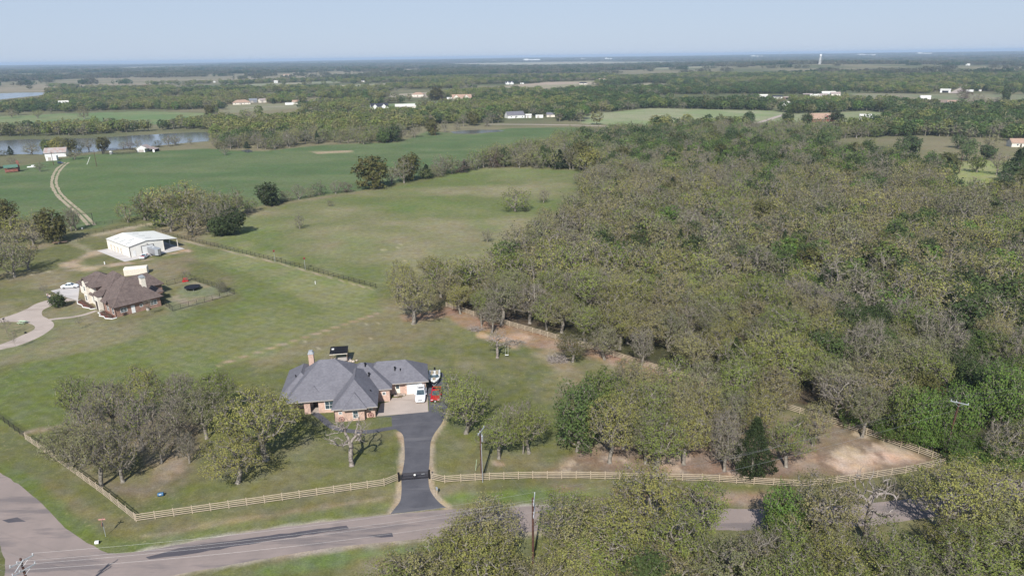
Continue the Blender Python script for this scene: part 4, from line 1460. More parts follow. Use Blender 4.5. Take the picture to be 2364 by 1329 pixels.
# pasture trees and river bank
for px, py, W, H, k, t, lb in [
    (172, 368, 14, 10, 'oak', 'grey', 'spreading grey oak east of the white barn'), (93, 396, 9, 8, 'bare', 'grey', 'round bare tree east of the brick cabin'), (28, 378, 9, 7, 'bare', 'grey', 'bare tree behind the brick cabin'),
    (75, 357, 16, 12, 'oak', 'grey', 'dark limbed oak on the river bank west of the barn'), (25, 358, 8, 9, 'cedar', 'dark', 'small cedar on the river bank'), (5, 360, 10, 6, 'shrub', 'deep', 'dark bush on the river bank'),
    (108, 350, 12, 13, 'round', 'lime', 'lime green tree on the river bank behind the barn'), (132, 350, 14, 14, 'round', 'yellow', 'golden tree on the river bank behind the barn'), (160, 350, 14, 14, 'round', 'brown', 'brown tree on the river bank behind the barn'),
    (205, 346, 14, 12, 'bare', 'grey', 'grey tree on the river bank east of the golden ones'), (240, 346, 15, 13, 'round', 'brown', 'broad brown green tree on the river bank'), (185, 348, 12, 10, 'shrub', 'deep', 'dark thicket on the river bank'),
    (285, 345, 9, 9, 'bare', 'grey', 'thin bare tree beside the corral'), (302, 345, 9, 9, 'bare', 'red', 'reddish bare tree beside the corral'), (320, 343, 10, 10, 'bare', 'grey', 'bare tree behind the open barn, western one'),
    (365, 340, 10, 8, 'shrub', 'deep', 'dark bush east of the open barn'), (390, 338, 13, 12, 'bare', 'grey', 'bare grey tree on the bank east of the open barn'), (405, 336, 13, 12, 'bare', 'grey', 'second bare grey tree on the bank east of the open barn'),
    (440, 333, 6, 7, 'bare', 'grey', 'small bare tree on the bank near the water bend'), (520, 358, 8, 7, 'bare', 'grey', 'small bare bush in the pasture corner'), (500, 344, 9, 8, 'bare', 'grey', 'grey bush at the pasture corner'),
    (998, 312, 13, 14, 'round', 'brown', 'round brown tree standing by the pond'), (958, 318, 12, 13, 'oak', 'brown', 'tree with a clear trunk by the pond'), (937, 317, 4, 11, 'bare', 'grey', 'thin dead stem by the pond trees'),
    (910, 327, 13, 13, 'round', 'deep', 'dark green tree at the pasture edge'), (885, 330, 12, 13, 'round', 'green', 'green tree at the pasture edge'), (840, 333, 13, 10, 'oak', 'olive', 'olive tree at the pasture edge'),
    (1055, 300, 8, 8, 'bare', 'grey', 'bare tree behind the pond'), (1027, 306, 7, 13, 'bare', 'grey', 'tall bare tree west of the pond'), (1092, 290, 14, 14, 'round', 'brown', 'brown crowned tree beyond the pond'), (1070, 292, 10, 12, 'bare', 'grey', 'bare silvery tree beyond the pond'), (1125, 292, 10, 10, 'bare', 'grey', 'bare tree by the far road'),
    (1725, 285, 11, 11, 'round', 'deep', 'round dark green tree in the pale far field'), (1818, 287, 12, 12, 'round', 'deep', 'dark round tree in the farm lot'), (1862, 292, 12, 11, 'round', 'deep', 'dark round tree before the red brick farmhouse'), (1928, 287, 15, 11, 'round', 'dark', 'dark spreading tree beside the red brick farmhouse'),
    (1934, 300, 10, 10, 'bare', 'lime', 'pale bare tree in the farm lot'), (2320, 236, 12, 17, 'round', 'deep', 'tall dark tree in the far brown field'), (2303, 237, 10, 8, 'shrub', 'dark', 'dark bush in the far brown field'),
    (2256, 245, 18, 14, 'bare', 'grey', 'bare round tree in the far brown field'), (2283, 245, 9, 8, 'leafy', 'green', 'small green tree in the far brown field'), (2225, 228, 22, 14, 'shrub', 'red', 'reddish thicket above the far brown field'),
    (195, 275, 14, 13, 'oak', 'tan', 'lone spreading oak in the upper meadow'), (28, 272, 16, 12, 'oak', 'tan', 'oak at the west end of the upper meadow'), (88, 273, 14, 11, 'oak', 'olive', 'olive oak in the upper meadow'),
    (632, 240, 9, 8, 'cedar', 'dark', 'small conical cedar in the far house field'), (485, 267, 14, 12, 'round', 'brown', 'brown tree at the meadow end'),
    (1008, 232, 26, 19, 'round', 'brown', 'large brown tree between the far tan houses'),
]:
    tree_px(k, px, py, W * (.8 if py > 330 and px < 460 else 1), H * (.72 if py > 330 and px < 460 else 1), t, lb, 'trees about the pastures')


def stuff_field(name, label_kinds, pts, rots, scl, tints, picks, sources):
    """one object that stands many trees on its points; sources: list of (trunk object or None, crown object)"""
    me = bpy.data.meshes.new(name)
    me.vertices.add(len(pts))
    me.vertices.foreach_set('co', np.asarray(pts, np.float32).ravel())
    for an, ty, dat, key in (('rot', 'FLOAT', rots, 'value'), ('scl', 'FLOAT_VECTOR', scl, 'vector'), ('tint', 'FLOAT_VECTOR', tints, 'vector'), ('pick', 'INT', picks, 'value')):
        at = me.attributes.new(an, ty, 'POINT')
        at.data.foreach_set(key, np.asarray(dat, np.int32 if ty == 'INT' else np.float32).ravel())
    o = bpy.data.objects.new(name, me)
    C.objects.link(o)
    o['kind'] = 'stuff'
    ng = bpy.data.node_groups.new(name + '_nodes', 'GeometryNodeTree')
    ng.interface.new_socket('Geometry', in_out='INPUT', socket_type='NodeSocketGeometry')
    ng.interface.new_socket('Geometry', in_out='OUTPUT', socket_type='NodeSocketGeometry')
    N, L = ng.nodes, ng.links
    gi, go = N.new('NodeGroupInput'), N.new('NodeGroupOutput')
    jn = N.new('GeometryNodeJoinGeometry')
    for tr_, cr_ in sources[::-1]:
        j2 = N.new('GeometryNodeJoinGeometry')
        for s in (tr_, cr_):
            if s is None:
                continue
            oi = N.new('GeometryNodeObjectInfo')
            oi.transform_space = 'ORIGINAL'
            oi.inputs['Object'].default_value = s
            L.new(oi.outputs['Geometry'], j2.inputs[0])
        gt = N.new('GeometryNodeGeometryToInstance')
        L.new(j2.outputs[0], gt.inputs[0])
        L.new(gt.outputs[0], jn.inputs[0])
    ip = N.new('GeometryNodeInstanceOnPoints')
    ip.inputs['Pick Instance'].default_value = True

    def named(nm, ty):
        q = N.new('GeometryNodeInputNamedAttribute')
        q.data_type = ty
        q.inputs['Name'].default_value = nm
        return q.outputs['Attribute']
    cx = N.new('ShaderNodeCombineXYZ')
    L.new(named('rot', 'FLOAT'), cx.inputs[2])
    L.new(cx.outputs[0], ip.inputs['Rotation'])
    L.new(named('scl', 'FLOAT_VECTOR'), ip.inputs['Scale'])
    L.new(named('pick', 'INT'), ip.inputs['Instance Index'])
    L.new(gi.outputs[0], ip.inputs['Points'])
    L.new(jn.outputs[0], ip.inputs['Instance'])
    L.new(ip.outputs[0], go.inputs[0])
    md = o.modifiers.new('field', 'NODES')
    md.node_group = ng
    return o


def jgrid(poly, step, jit=.42, rng=None):
    rng = rng or RNG
    p = np.array(poly)
    xs = np.arange(p[:, 0].min(), p[:, 0].max(), step)
    ys = np.arange(p[:, 1].min(), p[:, 1].max(), step * .9)
    X, Y = np.meshgrid(xs, ys)
    X[1::2] += step / 2
    X = X.ravel() + rng.uniform(-jit, jit, X.size) * step
    Y = Y.ravel() + rng.uniform(-jit, jit, Y.size) * step
    k = sdist(X, Y, poly) > 0
    return X[k], Y[k]


def in_view(X, Y, m=4.0):
    return (np.abs(np.arctan2(X, Y)) < R(36.8 + m))


placed = np.array([(o.location.x, o.location.y) for o in bpy.data.objects if o.get('category') in ('tree',)])
KEYS = ('oak', 'bare', 'leafy', 'cedar', 'round', 'shrub')


def tint_of(kind, u, v):
    """albedo per tree; u,v in 0..1"""
    T = {k: np.array(q) for k, q in TINT.items()}
    if kind == 'oak':
        base = T['olive'] if u < .38 else T['tan'] if u < .58 else T['yellow'] if u < .84 else T['grey']
    elif kind == 'bare':
        base = T['grey'] if u < .6 else T['tan']
    elif kind == 'cedar':
        base = T['dark']
    elif kind == 'shrub':
        base = T['grey'] if u < .5 else T['red'] if u < .7 else T['green']
    elif kind == 'round':
        base = T['brown'] if u < .4 else T['deep'] if u < .8 else T['green']
    else:
        base = T['green'] if u < .5 else T['bright'] if u < .65 else T['lime'] if u < .8 else T['deep']
    return base * (.85 + .3 * v)


# ---- the near wood and the trees south of the road
SOUTHWOOD = P2([(1075, 1330), (1155, 1292), (1250, 1256), (1440, 1244), (1640, 1246), (1860, 1248), (2100, 1224), (2364, 1178), (2800, 1090), (3000, 1700), (860, 1700), (930, 1400)])
ind, rest = [], []
for poly, step, zone in ((WOOD, 7.2, 'wood'), (SOUTHWOOD, 6.1, 'south')):
    X, Y = jgrid(poly, step)
    k = in_view(X, Y, 6) & (np.hypot(X, Y) < 560) & ((Y > 38) if zone == 'south' else True)
    X, Y = X[k], Y[k]
    if zone == 'wood':
        k = (sdist(X, Y, CLEARING) < -3)
        X, Y = X[k], Y[k]
    k = np.min(np.hypot(X[:, None] - placed[None, :, 0], Y[:, None] - placed[None, :, 1]), 1) > 4.0
    X, Y = X[k], Y[k]
    gn = fbm(X, Y, 55, 91, 3)
    gn2 = fbm(X, Y, 24, 92, 3)
    edge_r = smooth(52, 80, X) * smooth(280, 130, Y)      # greener near the eastern creek
    far_g = smooth(330, 430, np.hypot(X * .9, Y))
    for x, y, a, b, er, fg in zip(X, Y, gn, gn2, edge_r, far_g):
        u = RNG.random()
        pg = (.05 if zone == 'wood' else .12) + .42 * er + .62 * fg + .25 * max(0, a - .58) * 4
        pb = .12 + .8 * max(0, b - .52)
        if u < pg:
            kind = 'leafy' if RNG.random() < .7 else 'round'
        elif u < pg + pb:
            kind = 'bare'
        elif u < pg + pb + .035:
            kind = 'cedar'
        else:
            kind = 'oak'
        W = RNG.uniform(7.5, 12.5) if kind in ('oak', 'bare') else RNG.uniform(7, 10.5) if kind != 'cedar' else RNG.uniform(5, 7)
        H = W * RNG.uniform(.75, 1.05) + 1.2 if kind != 'cedar' else RNG.uniform(7, 10)
        if zone == 'south':
            H = RNG.uniform(6.5, 9.2)
        tu = RNG.choice([.1, .5, .7, .95], p=[.20, .40, .15, .25] if (zone == 'wood' and math.hypot(x, y) > 200) else [.40, .18, .24, .18])
        (ind if True else rest).append((math.hypot(x, y), kind, x, y, W, H, tint_of(kind, tu, RNG.random()), zone))
# undergrowth bushes in the creek corner and along the wood's south edge
for px, py in [(2200, 1075), (2240, 1080), (2285, 1085), (2330, 1088), (2360, 1082), (2220, 1055), (2270, 1060), (2320, 1062), (2400, 1085), (2100, 1030), (2140, 1040), (1840, 1225), (1815, 1240), (2050, 1010), (1960, 985), (2360, 1050)]:
    x, y = P2([(px, py)])[0]
    ind.append((math.hypot(x, y), 'leafy', x, y, RNG.uniform(4.5, 6.5), RNG.uniform(3.5, 5.5), np.array(TINT['bright']) * RNG.uniform(.7, 1), 'creek'))
ind.sort(key=lambda q: q[0])
have = {k: sum(1 for o in bpy.data.objects if o.name.split('.')[0] == NAME[k][0]) for k in KEYS}
cap = {'oak': 300, 'bare': 200, 'leafy': 220, 'round': 120, 'cedar': 90, 'shrub': 90}
WHERE = {'wood': 'the dense wood beyond the back rail fence', 'south': 'the trees south of the road', 'creek': 'the creek corner thicket'}
LBL = {'oak': 'budding oak with grey limbs', 'bare': 'bare grey branched tree', 'leafy': 'fresh green leafy tree', 'round': 'full crowned brown green tree', 'cedar': 'dark green cedar'}
stuffed = []
FENCE_LINE = P2([(2183, 1070), (2040, 1018), (1880, 966), (1700, 908), (1540, 862), (1370, 808), (1230, 768), (1110, 735), (1030, 708), (1140, 640), (1200, 560), (1330, 480), (1390, 395)])
SECTORS = [(940, 'the broad lawn oak'), (1085, 'the swing tree'), (1180, 'the log pile'), (1260, 'the large brush pile'), (1330, 'the dense green tree'), (1400, 'the yellow yard oaks'), (1480, 'the triple stemmed oak'), (1560, 'the silver bare tree'), (1650, 'the bare grey yard tree'),
           (1740, 'the dark yard cedar'), (1830, 'the oak on the sand'), (1930, 'the pale trunked fence oak'), (2050, 'the sandy fence corner'), (2160, 'the creek corner pole'), (2260, 'the creek thicket'), (2400, 'the eastern frame edge')]
ROWS = ['front', 'second', 'third', 'fourth', 'fifth', 'sixth', 'seventh', 'eighth', 'ninth', 'tenth', 'eleventh', 'twelfth', 'thirteenth', 'fourteenth', 'fifteenth', 'sixteenth', 'deep', 'deepest']


def place_words(x, y, zone):
    px = 1182 + 1600 * x / (y * math.cos(PITCH) + CAM_H * math.sin(PITCH))
    sec = min(SECTORS, key=lambda q_: abs(q_[0] - px))[1]
    if zone == 'south':
        d = float(pdist(np.array([x]), np.array([y]), main_s)[0])
        return f"{ROWS[min(17, int(d / 5))]} row south of the road opposite {sec}"
    if zone == 'creek':
        return f"in the creek corner thicket toward {sec}"
    d = float(pdist(np.array([x]), np.array([y]), FENCE_LINE)[0])
    return f"{ROWS[min(17, int(d / 7))]} wood row behind {sec}"


n_near_zone = 0
for q in ind:
    r, kind, x, y, W, H, tv, zone = q
    if have[kind] < cap[kind]:
        have[kind] += 1
        tone = 'olive' if tv[0] < .15 else 'tan' if tv[2] > .06 else 'yellow'
        l0 = {'oak': tone + ' oak', 'bare': 'bare tree', 'leafy': 'green tree', 'round': 'full tree', 'cedar': 'cedar'}[kind]
        sz = 'broad' if W > 11 else 'small' if W < 9 else 'middling'
        tree(kind, x, y, W, H, tv, sz + ' ' + l0 + ', ' + place_words(x, y, zone), WHERE[zone], lod=0 if r < 175 else 1)
    else:
        stuffed.append(q)

# ---- middle and far country
EXCL = [PASTURE, OLDFIELD, LAWN, UPFIELD, PALEFIELD, FARMLOT, BROWNFIELD, GREENSTRIP, LEFTFIELD, MIDFIELD, HOUSEFIELD, PINKFIELD, DIRTFIELD, CLEARING, BIGYARD, WOOD] + WATER + FARFIELDS
FARROADS = [(P2([(1120, 287), (1260, 288), (1380, 291), (1500, 298), (1620, 300), (1730, 288), (1800, 268), (1822, 262)]), 7), (P2([(2200, 216), (2240, 196), (2300, 180), (2340, 168)]), 14), (P2([(560, 250), (650, 246), (740, 245), (830, 248)]), 6)]
BUILD_SPOTS = []   # filled below: (x, y, clearance)
FAR_B = [  # px, py of the foot, width m, depth m, wall height, turn deg, wall, roof, gable?, label, category, name
    (558, 241, 30, 16, 3.2, 10, 'stone_cream', 'shingle_tan', 'hip', 'tan roofed ranch house in the far meadow, west of the brown barn', 'house', 'house'),
    (585, 237, 14, 10, 4, 10, 'alu', 'alu', 'gable', 'grey metal shed behind the tan roofed ranch house', 'shed', 'shed'),
    (606, 237, 12, 9, 4, 30, 'stone_cream', 'rust_roof', 'gable', 'tan and brown barn in the far meadow', 'barn', 'barn'),
    (668, 242, 14, 4, 3, 5, 'white_paint', 'white_paint', 'flat', 'long white trailer under trees in the far meadow', 'trailer', 'mobile_home'),
    (684, 240, 12, 9, 3.4, -20, 'stone_cream', 'shingle_tan', 'gable', 'cream house half hidden by trees in the far meadow', 'house', 'house'),
    (876, 252, 22, 12, 3.6, 12, 'white_paint', 'shingle_dark', 'gables', 'white farmhouse with dark roof and steep front gables', 'house', 'house'),
    (936, 252, 26, 14, 4.2, 6, 'stone_cream', 'roof_metal', 'open', 'long white roofed metal barn beside the dark roofed white farmhouse', 'barn', 'barn'),
    (966, 223, 24, 14, 4.0, -8, 'stone_cream', 'shingle_tan', 'hip', 'pale tan building at the edge of the bare field', 'house', 'house'),
    (1016, 231, 9, 9, 7.5, 8, 'brick_red', 'shingle_tan', 'hip', 'tall narrow red brick house among far trees', 'house', 'house'),
    (1066, 231, 36, 18, 3.8, 5, 'stone_cream', 'shingle_tan', 'gables', 'wide pink tan roofed house among far trees', 'house', 'house'),
    (1040, 229, 14, 5, 3.0, 5, 'white_paint', 'roof_metal', 'flat', 'low white shed between the brick and the pink tan houses', 'shed', 'shed'),
    (1188, 272, 19, 11, 3.4, 20, 'white_paint', 'shingle_grey', 'gable', 'white cottage with grey gable roof beside the far road', 'house', 'house'),
    (1220, 272, 6, 4, 3, 5, 'white_paint', 'roof_metal', 'gable', 'small white shed nearest the white cottage', 'shed', 'shed'),
    (1245, 272, 8, 4, 3.2, 4, 'white_paint', 'roof_metal', 'flat', 'boxy white shed east of the white cottage', 'shed', 'shed'),
    (1271, 270, 9, 6, 3, 10, 'stone_cream', 'shingle_grey', 'gable', 'low grey roofed shed east of the boxy white one', 'shed', 'shed'),
    (1176, 195, 26, 15, 5, 12, 'white_paint', 'shingle_dark', 'gables', 'distant white house with dark roof on the pink field', 'house', 'house'),
    (1205, 194, 12, 7, 3, 4, 'white_paint', 'roof_metal', 'flat', 'distant white shed on the pink field', 'shed', 'shed'),
    (1250, 186, 22, 8, 4, -4, 'white_paint', 'rust_roof', 'gable', 'distant long white barn above the pink field', 'barn', 'barn'),
    (1265, 213, 12, 5, 4, 0, 'white_paint', 'roof_metal', 'flat', 'lone white trailer in a gap of the far trees', 'trailer', 'mobile_home'),
    (1346, 195, 26, 12, 3.5, 6, 'stone_cream', 'shingle_dark', 'hip', 'distant dark roofed house in the far trees', 'house', 'house'),
    (1390, 187, 26, 12, 4, 6, 'white_paint', 'shingle_tan', 'gables', 'distant white and tan house in the far trees', 'house', 'house'),
    (340, 202, 22, 12, 5, -10, 'barn_red', 'barn_red', 'gable', 'distant dark red barn on the western field', 'barn', 'barn'),
    (312, 202, 18, 10, 5, -10, 'white_paint', 'shingle_dark', 'gable', 'distant white house beside the dark red barn', 'house', 'house'),
    (148, 244, 16, 12, 4.6, 15, 'white_paint', 'roof_metal', 'gable', 'white roofed building among trees by the river', 'house', 'house'),
    (637, 192, 14, 10, 6, 20, 'white_paint', 'roof_metal', 'gable', 'distant small white gabled house on the western field', 'house', 'house'),
    (662, 177, 34, 14, 5, 0, 'stone_cream', 'shingle_tan', 'gable', 'distant tan farm building on the western field', 'barn', 'barn'),
    (495, 191, 8, 6, 4, 0, 'white_paint', 'roof_metal', 'gable', 'tiny white shed far out on the western field', 'shed', 'shed'),
    (838, 189, 12, 8, 4, 0, 'white_paint', 'shingle_dark', 'gable', 'distant white shed in front of the long far treeline', 'shed', 'shed'),
    (735, 155, 26, 14, 6, 0, 'white_paint', 'roof_metal', 'gable', 'very distant white building west of the far fields', 'barn', 'barn'),
    (1762, 226, 14, 7, 3.4, 4, 'white_paint', 'roof_metal', 'gable', 'white hut at the west end of the homestead row', 'shed', 'shed'),
    (1790, 228, 22, 6, 3.2, 2, 'white_paint', 'shingle_dark', 'gable', 'dark roofed mobile home in the homestead row', 'trailer', 'mobile_home'),
    (1822, 229, 20, 6, 2.8, 2, 'wood_old', 'rust_roof', 'open', 'low open shed in the homestead row', 'shed', 'shed'),
    (1864, 222, 16, 7, 3, 0, 'wood_old', 'rust_roof', 'open', 'dark open shed left of the white homes', 'shed', 'shed'),
    (1879, 227, 15, 9, 3.6, 10, 'white_paint', 'roof_metal', 'gable', 'white mobile home with a blue grey front', 'trailer', 'mobile_home'),
    (1898, 226, 16, 9, 3.6, -6, 'white_paint', 'rust_roof', 'gable', 'white cottage between the mobile homes', 'house', 'house'),
    (1912, 220, 24, 10, 3.4, 6, 'white_paint', 'roof_metal', 'gable', 'long white home behind the white cottage', 'house', 'house'),
    (1928, 221, 16, 9, 3.2, 2, 'stone_cream', 'rust_roof', 'gable', 'cream roofed home at the east end of the homestead row', 'house', 'house'),
    (1813, 243, 15, 9, 3, 20, 'white_paint', 'roof_metal', 'hip', 'small white roofed house below the homestead row', 'house', 'house'),
    (2182, 214, 20, 12, 5.5, -14, 'white_paint', 'roof_metal', 'open', 'white open barn above the far brown field', 'barn', 'barn'),
    (2135, 229, 16, 6, 5, 4, 'white_paint', 'white_paint', 'flat', 'white trailer behind a red brown tree in the brown field', 'trailer', 'mobile_home'),
    (2196, 241, 13, 5, 3.4, 4, 'white_paint', 'shingle_tan', 'gable', 'small white mobile home at the brown field edge', 'trailer', 'mobile_home'),
    (2238, 212, 14, 5, 4, 4, 'white_paint', 'roof_metal', 'flat', 'white camper beside the white open barn', 'trailer', 'camper'),
    (2262, 211, 5, 4, 3, 4, 'white_paint', 'roof_metal', 'flat', 'tiny white shed east of the camper', 'shed', 'shed'),
    (1898, 280, 26, 14, 3.2, 16, 'brick_red', 'shingle_tan', 'dormer', 'red brick farmhouse with a dormer in its brown roof', 'house', 'house'),
    (1999, 277, 12, 9, 4.2, -6, 'white_paint', 'roof_metal', 'open', 'white open fronted shed east of the brick farmhouse', 'shed', 'shed'),
    (1735, 157, 40, 16, 5, 0, 'white_paint', 'roof_metal', 'gable', 'long distant white roofed shed beyond the eastern woods', 'shed', 'shed'),
    (1430, 152, 30, 14, 6, 0, 'white_paint', 'roof_metal', 'gables', 'distant white house in the far pale field', 'house', 'house'),
    (1466, 149, 24, 14, 5, 0, 'white_paint', 'shingle_dark', 'gable', 'distant white barn right of the far field house', 'barn', 'barn'),
    (2080, 147, 30, 12, 6, 0, 'white_paint', 'roof_metal', 'gable', 'distant white shed in the eastern woods', 'shed', 'shed'),
    (2233, 156, 20, 12, 5, 0, 'white_paint', 'roof_metal', 'gable', 'distant pale building in the north eastern woods', 'barn', 'barn'),
    (2351, 338, 12, 8, 3, 10, 'stone_cream', 'shingle_tan', 'gable', 'tan cottage showing at the east edge of the woods', 'house', 'house'),
]
for b in FAR_B:
    x, y = P2([(b[0], b[1])])[0]
    BUILD_SPOTS.append((x, y, max(b[2], b[3]) * .75 + 3))
for px, py, c_ in ((130, 362, 18), (30, 395, 14), (340, 350, 18), (345, 585, 30), (260, 690, 30), (318, 635, 8), (140, 378, 8)):
    x, y = P2([(px, py)])[0]
    BUILD_SPOTS.append((x, y, c_))


def allowed(X, Y, margin=2.0):
    ok = np.ones(X.shape, bool)
    for e in EXCL:
        p = np.array(e)
        mk = ok & (X > p[:, 0].min() - 10) & (X < p[:, 0].max() + 10) & (Y > p[:, 1].min() - 10) & (Y < p[:, 1].max() + 10)
        if mk.any():
            ok[mk] &= sdist(X[mk], Y[mk], e) < -margin
    # hedge lines and odd trees across the wide western field
    mk = sdist(X, Y, LEFTFIELD) > 0
    ok[mk] = (np.abs(fbm(X[mk] / 2.5, Y[mk], 260, 611, 2) - .5) < .018) | (RNG.random(int(mk.sum())) < .006)
    for ln, w_ in FARROADS:
        ok &= pdist(X, Y, ln) > w_ * .5 + 2
    return ok


def clear_builds(X, Y):
    ok = np.ones(X.shape, bool)
    for x, y, c_ in BUILD_SPOTS:
        # keep the spot and a strip on its near side open, so that it shows over the trees in front
        d = np.hypot(X - x, Y - y)
        ux, uy = -x / math.hypot(x, y), -y / math.hypot(x, y)
        along = (X - x) * ux + (Y - y) * uy
        side = np.abs((X - x) * uy - (Y - y) * ux)
        rr_ = math.hypot(x, y)
        ok &= ~((d < c_) | ((along > 0) & (along < min(90, rr_ * .09) + c_) & (side < c_ * .8)))
    return ok


RIVERSIDE = P2([(-300, 372), (-300, 318), (0, 316), (200, 312), (400, 300), (480, 298), (500, 350), (300, 352), (130, 372), (0, 392)])
PONDLAWN = P2([(920, 335), (935, 296), (1020, 288), (1180, 284), (1330, 290), (1490, 298), (1180, 300), (1100, 314)])
LAKESHORE = P2([(-400, 262), (-400, 214), (0, 212), (110, 210), (112, 236), (40, 244), (0, 252)])
NOTREE = P2([(-400, 1000), (-400, 500), (210, 500), (560, 560), (900, 640), (900, 1329), (-400, 1500)])


def frame_ok(X, Y):
    return (Y > 0) & in_view(X, Y, 5)


far_sets = []
for r0, r1, step in ((290, 700, 8.2), (700, 1300, 9.5), (1300, 2300, 12.5)):
    s = math.tan(R(42)) * r1
    X, Y = jgrid([(-s, 40), (s, 40), (s, r1), (-s, r1)], step)
    r = np.hypot(X, Y)
    k = (r > r0) & (r <= r1) & frame_ok(X, Y)
    X, Y, r = X[k], Y[k], r[k]
    k = allowed(X, Y)
    X, Y, r = X[k], Y[k], r[k]
    k = clear_builds(X, Y)
    X, Y, r = X[k], Y[k], r[k]
    k = (sdist(X, Y, NOTREE) < 0) & (sdist(X, Y, RIVERSIDE) < 0) & (sdist(X, Y, PONDLAWN) < 0) & (sdist(X, Y, LAKESHORE) < 0)
    X, Y, r = X[k], Y[k], r[k]
    cov = fbm(X / 1.7, Y, 210, 201, 4)
    k = (sdist(X, Y, LEFTFIELD) > 0) | (cov > np.where(r < 700, .36, np.where(r < 1300, .395, .455))) | (RNG.random(len(X)) < .03)
    X, Y, r, cov = X[k], Y[k], r[k], cov[k]
    if r1 <= 700:   # the left of the river and the pasture rim: thinner cover
        thin = (X < -60) & (RNG.random(len(X)) < .18)
        X, Y, r, cov = X[~thin], Y[~thin], r[~thin], cov[~thin]
    far_sets.append((X, Y, r, cov))

recs = [(q[0], q[1], q[2], q[3], q[4], q[5], q[6]) for q in stuffed]
for X, Y, r, cov in far_sets:
    gn = fbm(X, Y, 130, 301, 3)
    gn2 = fbm(X, Y, 60, 302, 3)
    for x, y, rr_, a, b in zip(X, Y, r, gn, gn2):
        u = RNG.random()
        east = smooth(-100, 250, x - 0 * y)
        pg = .27 + .22 * float(east) + 1.8 * (a - .5)
        pb = .26 + 1.2 * (b - .5)
        kind = ('leafy' if RNG.random() < .55 else 'round') if u < pg else 'bare' if u < pg + pb else 'cedar' if u < pg + pb + .03 else 'oak'
        H = RNG.uniform(8, 13.5) * (.8 if kind == 'cedar' else 1)
        W = RNG.uniform(9, 13.5) * (.7 if kind == 'cedar' else 1) * (1.0 if rr_ < 1300 else 1.25)
        if rr_ < 700 and x < -40 and RNG.random() < .25:
            H *= .6
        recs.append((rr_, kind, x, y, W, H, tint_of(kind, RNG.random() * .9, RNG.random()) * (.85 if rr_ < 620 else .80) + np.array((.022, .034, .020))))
# individuals of the middle distance, by kind, up to the limit
recs.sort(key=lambda q: q[0])
left = []
for q in recs:
    r, kind, x, y, W, H, tv = q
    if kind != 'oak' and have[kind] < cap[kind] and r < 620:
        have[kind] += 1
        zone_lb = 'beyond the green pasture' if x < 60 else 'in the green belt behind the oak wood'
        tree(kind, x, y, W, H, tv, LBL[kind] + ' ' + zone_lb, 'trees ' + zone_lb, lod=1)
    else:
        left.append(q)


def sources_for(lod):
    """real trees, standing in the scene, whose meshes the tree masses share"""
    out, idx = [], {}
    for kind in ('oak', 'bare', 'leafy', 'cedar', 'round'):
        for v in range(3 if kind != 'oak' else 4):
            tm, cm, _, _ = make_tree(kind, lod, v)
            idx.setdefault(kind, []).append(len(out))
            out.append((tm, cm))
    return out, idx


def find_user(me):
    for o in bpy.data.objects:
        if o.type == 'MESH' and o.data is me:
            return o
    return None


def build_mass(name, rows, lod):
    src, idx = sources_for(lod)
    objs = []
    spare = [q for q in rows]
    users = {}
    for tm, cm in src:
        if find_user(cm) is None:
            # make one of this mass's own trees a tree by itself, to carry the mesh
            kind = cm.name.split('_')[0]
            i = next(i for i, q in enumerate(spare) if q[1] == kind)
            r, kd, x, y, W, H, tv = spare.pop(i)
            o = tree(kd, x, y, W, H, tv, LBL[kd] + ' in the far woods', 'trees of the far woods', lod=lod, var=[m[1] for m in [make_tree(kd, lod, v) for v in range(4 if kd == 'oak' else 3)]].index(cm), z=float(terrain(x, y)))
        objs.append((find_user(tm), find_user(cm)))
    n = len(spare)
    xs = np.array([q[2] for q in spare]); ys = np.array([q[3] for q in spare])
    zs = terrain(xs, ys)
    picks = [random.choice(idx[q[1]]) for q in spare]
    scl = [(q[4] / 10, q[4] / 10, q[5] / 10) for q in spare]
    return stuff_field(name, None, np.stack([xs, ys, zs], -1), RNG.uniform(0, 6.28, n), scl, [q[6] for q in spare], picks, objs)


mid_rows = [q for q in left if q[0] < 620]
far_rows = [q for q in left if q[0] >= 620]
build_mass('woodland', mid_rows, 1)
build_mass('far_woodland', far_rows, 2)
print('trees: individual', have, 'mid', len(mid_rows), 'far', len(far_rows))


# ---- the farthest woods: blocks of canopy made of many crowns, laid on the swells
def canopy_block(seed):
    rng = np.random.default_rng(seed)
    V, F, o = [], [], 0
    for i in range(14):
        cx, cy_ = rng.uniform(-22, 22), rng.uniform(-22, 22)
        w_, h_ = rng.uniform(8, 13), rng.uniform(8, 13)
        dirs = norm(rng.normal(0, 1, (22, 3)))
        P = np.stack([cx + dirs[:, 0] * w_ / 2, cy_ + dirs[:, 1] * w_ / 2, h_ * .6 + dirs[:, 2] * h_ * .4], -1)
        v, f = leaf_quads(P, rng, 1.7, .6, 2, up=.6)
        V.append(v); F.append(f + o); o += len(v)
    return fast_mesh('canopy', np.vstack(V), F, ['leaves'])


